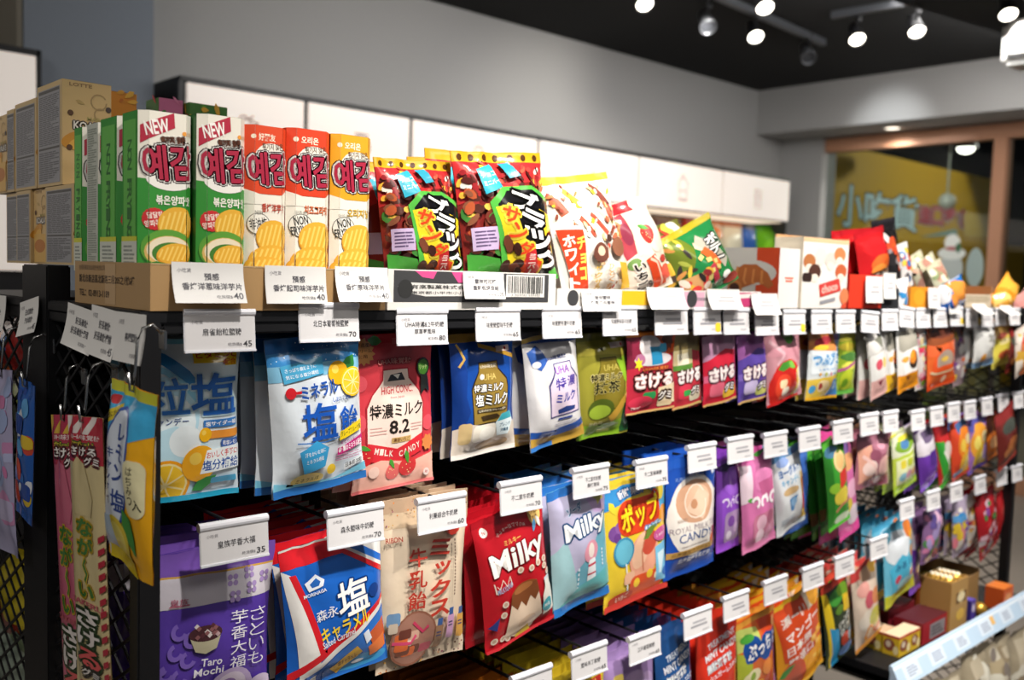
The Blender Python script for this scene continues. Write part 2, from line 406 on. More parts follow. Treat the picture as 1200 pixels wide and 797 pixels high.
boxo('trim_1', (XW + 0.38, 3.93, 0), (XW + 0.6, YW, ZB), WALLM, 'structure')         # pier between back wall and window
# pillar standing proud of the back wall
pl = P(28, 40, 4.0).x; pr = P(180, 40, 4.0).x
boxo('trim_2', (pl, 4.0, 0), (pr, YW, ZC), PILM, 'structure')
boxo('trim_3', (P(20, 40, 4.02).x, 4.02, 0), (pl, YW, ZC), mat('cream_trim', '#b8b0a0', rough=0.7), 'structure')
# shop window in the right wall: pale wooden frame and glass
XG = XW + 0.42
yl = PX(945, 200, XG).y; yg = PX(964, 200, XG).y; ym1 = PX(1163, 200, XG).y; ym2 = PX(1179, 200, XG).y
zt = PX(945, 165, XG).z; zg = PX(1060, 171, XG).z
wf = MB()
wf.box((XG, yg, 0.0), (XG + 0.1, yl, zt), '#808080', .004); wf.box((XG, -2.6, zg), (XG + 0.1, yl, zt), '#808080', .004)
wf.box((XG - .01, ym2, 0.0), (XG + 0.11, ym1, zg + .01), '#808080', .004); wf.box((XG, ym1, 0.0), (XG + 0.1, yg, 0.35), '#808080', .004); wf.box((XG, -2.6, 0.0), (XG + .1, ym2 , .12), '#808080', .004)
win = wf.build('window_1', WOODM); win['kind'] = 'structure'
GLASS = mat('window_glass', '#f4f8f8', rough=0.02, trans=1.0, spec=0.4)
gm = bpy.data.materials.new('thin_glass'); gm.use_nodes = True
nt = gm.node_tree; nt.nodes.clear(); ou = nt.nodes.new('ShaderNodeOutputMaterial'); mx = nt.nodes.new('ShaderNodeMixShader'); tr = nt.nodes.new('ShaderNodeBsdfTransparent'); gl = nt.nodes.new('ShaderNodeBsdfGlossy'); fr = nt.nodes.new('ShaderNodeFresnel')
tr.inputs[0].default_value = (.86, .9, .88, 1); gl.inputs['Roughness'].default_value = .02; fr.inputs[0].default_value = 1.35
nt.links.new(fr.outputs[0], mx.inputs[0]); nt.links.new(tr.outputs[0], mx.inputs[1]); nt.links.new(gl.outputs[0], mx.inputs[2]); nt.links.new(mx.outputs[0], ou.inputs[0])
boxo('window_glass', (XG + .05, ym1, .35), (XG + .056, yg, zg), gm, parent=win)
boxo('door_glass', (XG + .05, -2.6, .12), (XG + .056, ym2, zg), gm, parent=win)
boxo('trim_4', (XW - .001, -2.6, ZB - .006), (XG + 0.2, YW - .001, ZB - .001), WALLM, 'structure')        # soffit under the beam
# outside: dark street and the yellow shop banner
boxo('exterior_wall', (15.2, -4, -0.1), (15.3, 12, 5), mat('dark_street_night', '#0d0f12', rough=0.9), 'structure')
d1 = Vector((1, 0, 0)); nb = Vector((0, -1, 0))
b0 = P(958, 300, 4.15)
def onb(px, py):
    d = ray(px, py); t = ((b0 - Vector((0, 0, CAM_Z))).dot(nb)) / d.dot(nb); q = d * t; return Vector((q.x, q.y, q.z + CAM_Z))
def banner_art():
    bl = 0; wv = onb(1162, 206).x - b0.x; top = onb(1022, 178).z; bot = 0.3
    A = Art(wv / (top - bot), '#c9a015')
    def uv(px, py): q = onb(px, py); return ((q - b0).dot(d1) / wv * 100, (top - q.z) / (top - bot) * 100)
    for ch, x0, y0, x1, y1 in (('小', 982, 214, 1010, 268), ('吃', 1014, 222, 1042, 270), ('貨', 1044, 226, 1074, 273)):
        a = uv(x0, y0); b = uv(x1, y1); A.t(ch, a[0], a[1], b[0], b[1] , '#c4e6ec', .03, 0, [('#1c2a24', .38)])
    for ch, x0, x1 in (('進', 1076, 1090), ('口', 1092, 1104), ('零', 1106, 1118), ('食', 1120, 1134)):
        a = uv(x0, 240 + (x0 - 1076) * .1); b = uv(x1, 264 + (x0 - 1076) * .1); A.t(ch, a[0], a[1], b[0], b[1], '#c8485c', .03, 0, [('#d8d4dc', .35)])
    q0 = uv(960, 274); q1 = uv(1158, 283); A.poly([(q0[0], q0[1] + 1.0), (q1[0] + 30, q1[1] + .5), (q1[0] + 30, 100), (q0[0], 100)], '#b48a10')
    A.poly([(uv(1076, 278)[0], uv(1076, 278)[1]), (uv(1118, 270)[0], uv(1118, 268)[1]), (uv(1122, 275)[0], uv(1122, 275)[1])], '#7fa7a0')
    A.poly([uv(1128, 250), uv(1170, 250), uv(1170, 279), uv(1128, 277)], '#d9bb4a')
    m = MB(); o = Vector((b0.x, b0.y, top)); n = Vector(nb)
    art_on_plane(m, A, o, d1 * wv, Vector((0, 0, bot - top)), n, off=.002, step=.0008)
    o2 = m.build('shop_banner', PAPER)
    sol = o2.modifiers.new('thickness', 'SOLIDIFY'); sol.thickness = 0.0004; sol.offset = 0
    return tag(o2, 'yellow shop banner with large pale blue characters, outside the window', 'banner'), n
bn, bnn = banner_art()
bl_ = bpy.data.lights.new('banner_lamp', 'SPOT'); bl_.energy = 70; bl_.spot_size = 2.0; bl_.color = (1, .95, .85); bl_.shadow_soft_size = .05
bo = bpy.data.objects.new('banner_lamp', bl_); C.objects.link(bo); bo.location = b0 + bnn * 1.6 + d1 * 1.9 + Vector((0, 0, 1.2)); bo.rotation_euler = (b0 + d1 * 1.4 - bo.location - Vector((0,0,.2))).to_track_quat('-Z', 'Y').to_euler()
# white bear-shaped sticker on the glass
A = Art(.72, '#cfd6d2')
st = MB(); yc = PX(1112, 300, XG).y; zc_ = PX(1112, 300, XG).z
def stick(cx, cz, rx, rz, col, k):
    vs = [(XG + .047 - k * .001, yc + cx + rx * math.cos(a * .3142), zc_ + cz + rz * math.sin(a * .3142)) for a in range(20)]; st.add(vs, [tuple(range(20))], col)
for k, (cx, cz, rx, rz, col) in enumerate(((0, -.09, .085, .12, '#b9c2bf'), (0, .1, .055, .06, '#e2e6e0'), (.0, .02, .1, .045, '#dfe5df'), (0, .055, .05, .014, '#a8484a'), (-.045, .06, .02, .035, '#3d6b4a'), (-.17, -.08, .06, .14, '#9fb2ae'))): stick(cx, cz, rx, rz, col, k)
so = st.build('window_sticker', PAPER); so.modifiers.new('thickness', 'SOLIDIFY').thickness = .0004
tag(so, 'white and grey figure-shaped sticker on the shop window glass', 'sticker')
# ceiling lamps
LAMPE = mat('lamp_glow', '#fff6e6', emit=9.0)
def lamp(px, py, z, tx, ty, tz, label, on=True, r=0.05, n2=2):
    p = PZ(px, py, z); d = (Vector((tx, ty, tz)) - p).normalized()
    root = empty('track_spotlight', (p.x, p.y, ZC)); l = p - Vector((p.x, p.y, ZC))
    m = MB().tube([(0, 0, 0), (0, 0, -.05)], .016); m.tube([(0, 0, -.05), l - d * .09], .009); m.build('mounting_arm', BLACK, root)
    m = MB(); m.lathe([(.0, -.13), (r * .62, -.13), (r * .75, -.06), (r, 0), (r * .9, .002), (r * .86, -.015)], l, d); m.build('lamp_head', BLACK if on else mat('grey_lamp_metal', '#5a5c60', rough=.3, metal=.7), root, True)
    m = MB(); m.lathe([(0, -.012), (r * .5, -.008), (r * .86, -.012)], l, d); m.build('bulb', LAMPE if on else mat('dark_lens', '#303236', rough=.1), root, True)
    return tag(root, label, 'spotlight')
LP = [(756, 6, 1, 'lit spotlight at the top edge, leftmost of the ceiling lamps'), (830, 32, 0, 'unlit grey spotlight hanging between the two leftmost lit lamps'), (897, 10, 1, 'lit spotlight touching the top edge above another lit lamp'), (886, 44, 1, 'lit spotlight directly below the one at the top edge, over the wall corner'), (948, 68, 0, 'unlit spotlight lowest on the black ceiling, right of the wall corner'), (1005, 47, 1, 'lit double-ring spotlight on the right-hand track, above the beam glow'), (1075, 38, 1, 'single round lit spotlight between the double-ring lamp and the air conditioner'), (1182, 18, 1, 'lit spotlight at right, just above the air conditioner')]
for (x, y, on, lb) in LP:
    zz = 2.78; q = PZ(x, y, zz); lamp(x, y, zz, q.x * .72, q.y * .45, 0.6, lb, on, .048)
def track(p0, p1, label):
    a = PZ(p0[0], p0[1], ZC - .02); b = PZ(p1[0], p1[1], ZC - .02); m = MB(); d = (b - a).normalized(); s = d.cross(Vector((0, 0, 1))) * .018
    vs = [a - s, a + s, b + s, b - s]; m.add([v + Vector((0, 0, .019)) for v in vs] + [v - Vector((0, 0, .019)) for v in vs], [(0, 1, 2, 3), (7, 6, 5, 4), (0, 4, 5, 1), (1, 5, 6, 2), (2, 6, 7, 3), (3, 7, 4, 0)])
    tag(m.build('lighting_track', mat('track_metal', '#3c3e42', rough=.4)), label, 'track')
track((838, -6), (965, 50), 'grey lighting track running over the lamps left of the wall corner')
track((975, 18), (1068, 2), 'short grey lighting track over the double-ring lamp')
# recessed downlight in the soffit
q = PZ(1046, 150, ZB - .006); m = MB(); m.lathe([(0, .01), (.05, .01), (.055, -.004), (.075, -.006), (.078, .0)], q, (0, 0, 1)); r = m.build('downlight', mat('white_ring', '#d8d8d8', rough=.4), None, True); tag(r, 'small round recessed downlight under the beam', 'downlight')
spot('soffit_downlight', q - Vector((0, 0, .03)), q - Vector((-.12, 0, 1)), 24, 140, .8)
m = MB(); m.lathe([(0, -.001), (.05, -.001)], q, (0, 0, 1)); m.build('lens', mat('soft_lamp', '#fff4e0', emit=2.5), r).location = (0, 0, -.003)
# lamp seen through the window
q = onb(1132, 174) - Vector((.8, 0, 0)) ; q = PX(1132, 174, 8.4); root = empty('street_lamp', q); tag(root, 'bright round lamp shining outside behind the window glass', 'lamp')
m = MB(); m.ball((0, 0, 0), .055, '#fff', 3, (1, 1.3, .8)); m.build('bulb', mat('street_glow', '#fff8ec', emit=6), root, True)
m = MB(); m.lathe([(.02, .05), (.09, .05), (.1, .0)], (0, 0, 0), (0, 0, 1)); m.tube([(0, 0, .05), (0, 0, 1.6)], .01); m.build('lamp_shade', BLACK, root)
q = PX(1110, 236, 7.25); tag(MB().ball(q, .062, '#e8e6dc', 3).tube([q + Vector((0, 0, .06)), q + Vector((0, 0, 1.3))], .008, '#222').build('globe_reflection', mat('globe_white', '#d9d6c8', rough=.4), None, True), 'pale round reflection before the yellow banner, built as a globe', 'reflection')  # reflection in the glass, modelled as a hanging ball
# air conditioner on the beam, cut by the frame's right edge
q = PX(1170, 77, 5.3); hac = PX(1170, 25, 5.3).z - q.z; root = empty('air_conditioner', (5.54, q.y, q.z)); tag(root, 'white wall-mounted air conditioner at the top right edge', 'air conditioner')
acm = mat('white_abs', '#d6d6d2', rough=.35)
m = MB(); m.box((-.24, -.9, .0), (-.003, 0, hac), '#fff', .03); m.build('housing', acm, root)
for yy in (-.8, -.1): MB().tube([(-.12, yy, hac - .01), (-.12, yy, ZC - q.z)], .008).build('hanger_rod', BLACK, root)
m = MB(); m.box((-.246, -.87, .03), (-.238, -.04, .075), '#222', .002); m.build('air_outlet', mat('dark_vent', '#2a2a2c', rough=.5), root)
m = MB(); m.box((-.252, -.86, .05), (-.246, -.05, .058), '#ddd', .001); m.build('louver', acm, root)
# ------------------------------------------------------------------ wall shelving under white sign boards
SY = 3.9
SIGNM = mat('backlit_white_panel', '#e9dfd6', rough=.35, emit=0.42)
xs = [P(215, 90, SY).x, P(358, 115, SY).x, P(481, 137, SY).x, P(630, 163, SY).x, P(748, 185, SY).x, P(847, 202, SY).x, P(925, 215, SY).x]
szt = P(700, 175, SY).z; szb = P(800, 247, SY).z
root = empty('wall_shelf', (xs[0], YW, 0)); tag(root, 'wall shelving unit along the back wall under white sign boards', 'shelf')
L = lambda x, y, z: (x - xs[0], y - YW, z)
m = MB(); m.box(L(xs[0] - .0, SY + .01, szb), L(xs[-1], YW - .002, szt), '#111'); m.box(L(xs[0] - .015, SY - .004, szt), L(xs[-1] + .01, YW - .002, szt + .02), '#111'); m.box(L(xs[0] - .02, SY, .0), L(xs[0] , YW - .002, szt), '#111'); m.box(L(xs[-1], SY + .02, .0), L(xs[-1] + .02, YW - .002, szb), '#111'); m.build('carcass', BLACK, root)
m = MB(); m.box(L(xs[0], YW - .03, .0), L(xs[-1], YW - .004, szb), '#111'); m.build('back_panel', mat('dark_panel', '#232327', rough=.6), root)
m = MB(); m.box(L(xs[0] + .1, SY + .04, szb - .006), L(xs[-1] - .03, SY + .3, szb - .0005), '#fff'); m.build('light_strip', mat('shelf_light', '#ffe8cc', emit=1.0), root)
for zz in (1.46, 1.1, .7, .3):
    m = MB(); m.box(L(xs[0], SY + .02, zz - .025), L(xs[-1], YW - .03, zz), '#333'); m.build('shelf_board', BLACK, root)
icon_cols = '#b79a8c'
def icon(A, k):
    if k == 0: A.arcs(50, 60, 22, 180, 360, 3, icon_cols); A.stroke([(28, 60), (72, 60), (66, 78), (34, 78), (28, 60)], 3, icon_cols); A.arcs(42, 42, 9, 90, 330, 3, icon_cols); A.arcs(60, 40, 8, 0, 270, 3, icon_cols)
    elif k == 1: A.arcs(50, 58, 20, 0, 360, 3, icon_cols, 20); A.stroke([(35, 35), (65, 35), (65, 48)], 3, icon_cols); A.arcs(50, 58, 11, 0, 360, 2, icon_cols)
    elif k == 2: A.stroke([(35, 80), (40, 50), (60, 50), (65, 80), (35, 80)], 3, icon_cols); A.arcs(50, 38, 12, 150, 390, 3, icon_cols)
    elif k == 3: A.arcs(42, 40, 12, 0, 300, 3, icon_cols); A.arcs(60, 58, 12, 0, 300, 3, icon_cols); A.arcs(42, 74, 10, 0, 360, 3, icon_cols); A.stroke([(50, 22), (66, 34), (60, 50)], 3, icon_cols)
    elif k == 4: A.stroke([(32, 45), (36, 80), (64, 80), (68, 45)], 3, icon_cols); A.arcs(50, 45, 18, 180, 360, 3, icon_cols); A.stroke([(38, 60), (62, 60)], 3, icon_cols); A.stroke([(45, 30), (45, 20), (55, 20)], 3, icon_cols); A.stroke([(30, 84), (70, 84)], 3, icon_cols)
    else: A.stroke([(34, 30), (66, 30), (66, 80), (34, 80), (34, 30)], 3, icon_cols); A.arcs(50, 48, 9, 0, 360, 3, icon_cols); A.stroke([(40, 68), (60, 68)], 3, icon_cols)
for i in range(6):
    m = MB(); m.box(L(xs[i] + .012, SY - .012, szb + .006), L(xs[i + 1] - .012, SY + .008, szt - .006), '#fff', .003); pn = m.build('sign_panel', SIGNM, root)
    A = Art(1.0); icon(A, i); s = .26; xc = (xs[i] + xs[i + 1]) / 2; zc = (szb + szt) / 2; m = MB(); art_on_plane(m, A, L(xc - s / 2, SY - .012, zc + s / 2), (s, 0, 0), (0, 0, -s), (0, -1, 0), off=.001, base=False); m.build('line_icon', PAPER, pn)
# second sign board left of the pillar
xe = P(43, 60, SY).x; root2 = empty('wall_shelf', (xe, YW, 0)); tag(root2, 'wall shelving with a white sign board left of the grey pillar', 'shelf')
m = MB(); m.box((-1.6, SY - YW + .01, 0), (.0, -.302, szt), '#111'); m.box((-1.6, SY - YW - .008, szt), (.012, -.302, szt + .022)); m.box((.0, SY - YW - .008, 0), (.014, -.302, szt + .02)); m.build('carcass', BLACK, root2)
m = MB(); m.box((-1.58, SY - YW - .014, szb - .5), (-.006, SY - YW + .006, szt - .004), '#fff', .003); m.build('sign_panel', SIGNM, root2)
# ------------------------------------------------------------------ the display rack
X0, X1, YF, YM = 0.39, 2.965, 1.0, 1.315
ZT = P(420, 364, 1.0).z                                             # top of the top shelf
rack = empty('display_rack', (X0, YF, 0)); tag(rack, 'long black metal display rack with mesh ends, carrying all the sweets', 'display rack')
def rk(name, boxes, parent=rack, m=BLACK, b=.002):
    mb = MB()
    for lo, hi in boxes: mb.box((lo[0] - X0, lo[1] - YF, lo[2]), (hi[0] - X0, hi[1] - YF, hi[2]), '#222', b)
    return mb.build(name, m, parent)
for x in (X0, X1 - .025):
    rk('post', [((x, YF, 0.02), (x + .025, YF + .025, ZT))])
    rk('post', [((x, YM - .01, 0.02), (x + .03, YM + .095, ZT + .045))])
    rk('post', [((x, 1.72, 0.02), (x + .025, 1.745, ZT))])
    for (y, yy) in ((YF, YF + .025), (YM + .01, YM + .07), (1.72, 1.745)): rk('foot', [((x + .002, y + .002, 0.0), (x + .023, yy - .002, .02))])
    rk('crossbar', [((x + .003, YF + .024, ZT - .026), (x + .022, YM - .009, ZT - .006))]); rk('crossbar', [((x + .003, YM + .094, ZT - .03), (x + .022, 1.721, ZT - .004))])
    rk('crossbar', [((x + .003, YF + .024, .12), (x + .022, YM - .009, .15))]); rk('crossbar', [((x + .003, YM + .094, .12), (x + .022, 1.721, .15))])
def diamond(lo, hi, n, pw=.058, ph=.036, wd=.0032, th=.0025, name='mesh_panel'):
    """expanded-metal panel: strands in both diagonals; lo, hi corners; n = axis the panel faces (0 or 1)"""
    mb = MB(); ua = 1 - n; u0, u1, z0, z1, c = lo[ua], hi[ua], lo[2], hi[2], lo[n]; k = ph / pw
    for sg in (1, -1):
        nn = int((u1 - u0) / pw + (z1 - z0) / ph) + 2
        for i in range(-1, nn + 1):
            if sg == 1: s0 = u0 - (z1 - z0) / k + i * pw; f = lambda z, s0=s0: s0 + (z - z0) / k
            else: s0 = u0 + i * pw; f = lambda z, s0=s0: s0 - (z - z0) / k
            ts = sorted([z0 + (u0 - s0) * k * sg, z0 + (u1 - s0) * k * sg]); a = max(z0, ts[0]); b = min(z1, ts[1])
            if b - a < .004: continue
            d = Vector((1, k)).normalized(); px_ = wd / 2 * k; pz_ = wd / 2
            vs = []
            for z in (a, b):
                u = f(z)
                for (du, dz, dn) in ((-px_ * sg, pz_, -th / 2), (px_ * sg, -pz_, -th / 2), (px_ * sg, -pz_, th / 2), (-px_ * sg, pz_, th / 2)):
                    q = [0, 0, z + dz]; q[ua] = u + du; q[n] = c + dn + sg * .0009; vs.append((q[0] - X0, q[1] - YF, q[2]))
            mb.add(vs, [(0, 1, 2, 3), (7, 6, 5, 4), (0, 4, 5, 1), (1, 5, 6, 2), (2, 6, 7, 3), (3, 7, 4, 0)], '#222')
    return mb.build(name, BLACK, rack)
diamond((X0 + .0125, YF + .025, .15), (X0 + .0125, YM - .01, ZT - .026), 0)
diamond((X0 + .0125, YM + .095, .15), (X0 + .0125, 1.72, ZT - .03), 0)
diamond((X1 - .0125, YF + .025, .15), (X1 - .0125, YM - .01, ZT - .026), 0)
diamond((X0 + .03, YM + .02, .5), (X1 - .03, YM + .02, ZT - .03), 1)
rk('back_panel', [((X0 + .03, YM + .04, .1), (2.5, YM + .05, ZT - .03))], m=mat('dark_gap_black', '#0b0b0d', rough=.8))  # added black sheet standing in for the darkness behind the mesh
rk('top_shelf', [((X0 + .001, YF + .001, ZT - .014), (X1 - .001, YM - .011, ZT))])
rk('top_shelf', [((X0 + .001, YM + .096, ZT - .014), (X1 - .001, 1.744, ZT))])
rk('shelf_lip', [((X0 + .026, YF + .0015, ZT - .026), (X1 - .026, YF + .012, ZT - .0145))])
rk('hook_bar', [((X0 + .03, YM - .004, .90), (X1 - .03, YM + .01, .93))]); rk('hook_bar', [((X0 + .03, YM - .004, 1.08), (X1 - .03, YM + .01, 1.11))])
# tray at the far end with its price rail
ZR = P(1050, 784, .93).z; XR = P(1051, 786, .93).x
tr_ = rk('tray', [((XR, .945, ZR - .045), (X1 + .02, YM - .02, ZR - .03)), ((XR, .945, ZR - .045), (XR + .012, YM - .02, ZR - .012))], b=.001)
mb = MB(); xa, xb = XR - X0, X1 + .03 - X0; ya = .93 - YF
mb.add([(xa, ya + .012, ZR), (xb, ya + .012, ZR), (xb, ya - .014, ZR - .046), (xa, ya - .014, ZR - .046), (xa, ya + .018, ZR), (xb, ya + .018, ZR), (xb, ya + .018, ZR - .046), (xa, ya + .018, ZR - .046)], [(0, 3, 2, 1), (0, 1, 5, 4), (3, 7, 6, 2), (4, 5, 6, 7), (0, 4, 7, 3), (1, 2, 6, 5)], '#b4cbe0')
A = Art(18); A.rect(0, 8, 100, 20, '#dfe9f2')
for i, x in enumerate((4, 19, 35, 52, 68, 84)):
    A.rect(x, 16, x + 9, 84, '#cfdcea'); A.lines(x + 2, 30, x + 7.5, 75, 4, '#8a94a8', i, .5, 2)
A.rect(61, 20, 63.5, 60, '#e0b060')
art_on_plane(mb, A, (xa, ya + .012, ZR), (xb - xa, 0, 0), (0, -.026, -.046), (0, -.87, .49), base=False)
mb.build('price_rail', PAPER, tr_)
rk('low_shelf', [((X0 + .03, .865, .16), (X1, YM - .02, .18))])
# ------------------------------------------------------------------ artwork of the packages
def lemon(A, cx, cy, r, c='#f5b81e', cut_=False):
    A.disc(cx, cy, r, c)
    if cut_:
        A.disc(cx, cy, r * .88, '#fbe7a0'); A.disc(cx, cy, r * .8, '#f7c832')
        for k in range(8):
            a = math.pi * k / 4 + .3; A.stroke([(cx, cy), (cx + r * .78 * math.cos(a), cy + A.asp * r * .78 * math.sin(a))], r * .07, '#fbe7a0')
    else: A.disc(cx - r * .25, cy - r * .3 * A.asp, r * .35, '#fad35a')
def berry(A, cx, cy, r, c='#d8262c', rot=0, s=1):
    pts = []
    for k in range(18):
        a = 2 * math.pi * k / 18; rad = r * (1 - .28 * (math.sin(a) > 0.3) * math.sin(a)); x = rad * math.cos(a) * .9; y = rad * math.sin(a) * 1.2
        q = math.radians(rot); pts.append((cx + x * math.cos(q) - y * math.sin(q), cy + A.asp * (x * math.sin(q) + y * math.cos(q))))
    A.poly(pts, c)
    rd = random.Random(s)
    for k in range(7): A.disc(cx + rd.uniform(-.5, .5) * r, cy + A.asp * rd.uniform(-.5, .6) * r, r * .06, '#f6d9a0', 6)
    A.leaf(cx, cy - A.asp * r * .95, r * .7, r * .25, rot, '#4c9a3a')
def a_grain(A):
    A.base = '#dcebf2'; A.rect(0, 0, 100, 3, '#7cc4dc'); A.ell(20, 46, 34, 24, '#b8dff0'); A.ell(24, 50, 26, 17, '#e8f5fa')
    A.stroke([(0, 8), (22, 12), (42, 22), (56, 34)], 11, '#2f88c6'); A.stroke([(0, 15), (22, 19), (40, 28), (54, 38)], 6, '#8fd0ea')
    A.poly([(0, 58), (30, 52), (60, 60), (72, 80), (50, 96), (0, 97)], '#c2e6f4'); A.ell(40, 62, 16, 10, '#eef8fc')
    A.poly([(50, 2), (96, 2), (96, 17), (82, 17), (82, 15), (50, 15)], '#f2c81a')
    A.t('クエン酸', 62, 3, 95, 7.6, '#c41e1e', .03); A.t('ビタミンC', 53, 8, 95, 12.2, '#c41e1e', .03); A.t('配合', 80, 12.6, 95, 16.4, '#c41e1e', .03)
    A.t('粒', 2, 23, 44, 46, '#2a6ec0', .035, 0, [('#cfeaf6', 1.6)]); A.t('塩', 45, 21, 96, 47, '#2465bb', .04, 0, [('#cfeaf6', 1.6)])
    A.t('キャンデー', 5, 47, 42, 51.5, '#2b4a86', .01); A.rect(58, 50, 97, 55, '#3f7fc8'); A.t('塩サイダー味', 60, 51, 96, 54, '#ffffff', .02)
    A.rr(64, 57, 99, 62, 2, '#ef9a3c'); A.rr(78, 63, 99, 68, 2, '#3e66b4'); A.t('乾塩レモン', 80, 64, 98, 67, '#fff', .01)
    lemon(A, 60, 59, 7); lemon(A, 22, 89, 25, '#f3a21c', True); lemon(A, 55, 77, 18, '#f7b126'); A.leaf(62, 90, 14, 6, -30, '#3f9a4c')
    A.poly([(62, 69), (100, 67), (100, 82), (56, 84)], '#f4fbfd'); A.t('おいしく手軽に!', 62, 69.5, 98, 74, '#d22a2a', .02, -3); A.t('塩分補給', 58, 75, 99, 82, '#1d55ab', .03, -2)
    A.rr(68, 87, 97, 91, 2, '#4fb0dc'); A.rect(0, 96.5, 100, 100, '#27a9cf')
def a_sio(A):
    A.base = '#d5dde4'; A.rect(0, 0, 100, 9, '#1f64a8'); A.rect(0, 9, 100, 17, '#3a86c4'); A.poly([(0, 17), (100, 17), (100, 24), (0, 27)], '#7fb9d8')
    rd = random.Random(3)
    for k in range(24): A.disc(rd.uniform(2, 98), rd.uniform(3, 17), rd.uniform(.3, .8), '#d6ecf8', 6)
    A.poly([(10, 17), (54, 13), (54, 24), (12, 28)], '#4aa2cc'); A.t('さっぱり飲むように', 14, 18, 46, 20.5, '#fff', .0, -4); A.t('気になる塩分補給', 14, 22, 48, 24.5, '#fff', .0, -4)
    A.leaf(84, 20, 10, 7, -50, '#2f7a3a'); lemon(A, 70, 25, 11, '#eeb219'); lemon(A, 86, 32, 14, '#f6c421', True)
    A.disc(17, 34, 5.2, '#c6202a'); A.rect(12, 33.2, 28, 35, '#c6202a'); A.t('ミネラル', 27, 29, 68, 38.5, '#1f4fa6', .03, -5)
    A.t('塩', 26, 42, 64, 66, '#1a55b4', .05); A.t('飴', 67, 47, 92, 65, '#1a55b4', .045); A.t('しお', 60, 40, 68, 43, '#1a55b4', .01); A.t('お食塩味', 68, 40, 82, 43, '#23427e', .01)
    A.stroke([(20, 66), (50, 68), (98, 63)], 1.2, '#3a76c0')
    A.poly([(66, 63), (98, 58), (98, 65), (66, 69)], '#f2d223'); A.t('グレープフルーツ味', 67, 62, 97, 66, '#2a4a2a', .01, -6)
    A.t('食塩相当量100mg', 67, 69, 98, 71.5, '#8a2a6a', .0, -5); A.poly([(64, 74), (99, 68.5), (99, 74.5), (64, 79)], '#c02878'); A.t('6種類のミネラル配合', 65, 72, 98, 76.5, '#fff', .015, -6)
    A.poly([(22, 72), (40, 66), (54, 72), (50, 84), (28, 87)], '#3a9cd0'); A.t('汗をかいた後に', 27, 72, 50, 75, '#fff', .0, -6); A.t('ミネラル補給', 29, 77, 48, 80, '#fff', .0, -6)
    A.lines(62, 78, 97, 83, 3, '#c58aa8', 4, .4); A.poly([(72, 86), (98, 82.5), (98, 87), (72, 90.5)], '#e8eef2'); A.t('日本初 20粒', 74, 84.5, 96, 88, '#333', .01, -4)
    A.ell(33, 91, 16, 4.5, '#d8c070'); A.t('ミネラルほ', 22, 89.5, 44, 92.5, '#4a3a10', .01, -3); A.ell(57, 87, 5, 3.4, '#efc83a', rot=-25)
    A.poly([(0, 90), (20, 93), (60, 94), (100, 88), (100, 94), (0, 96)], '#79c0da'); A.rect(0, 95, 100, 100, '#2d6fb6')
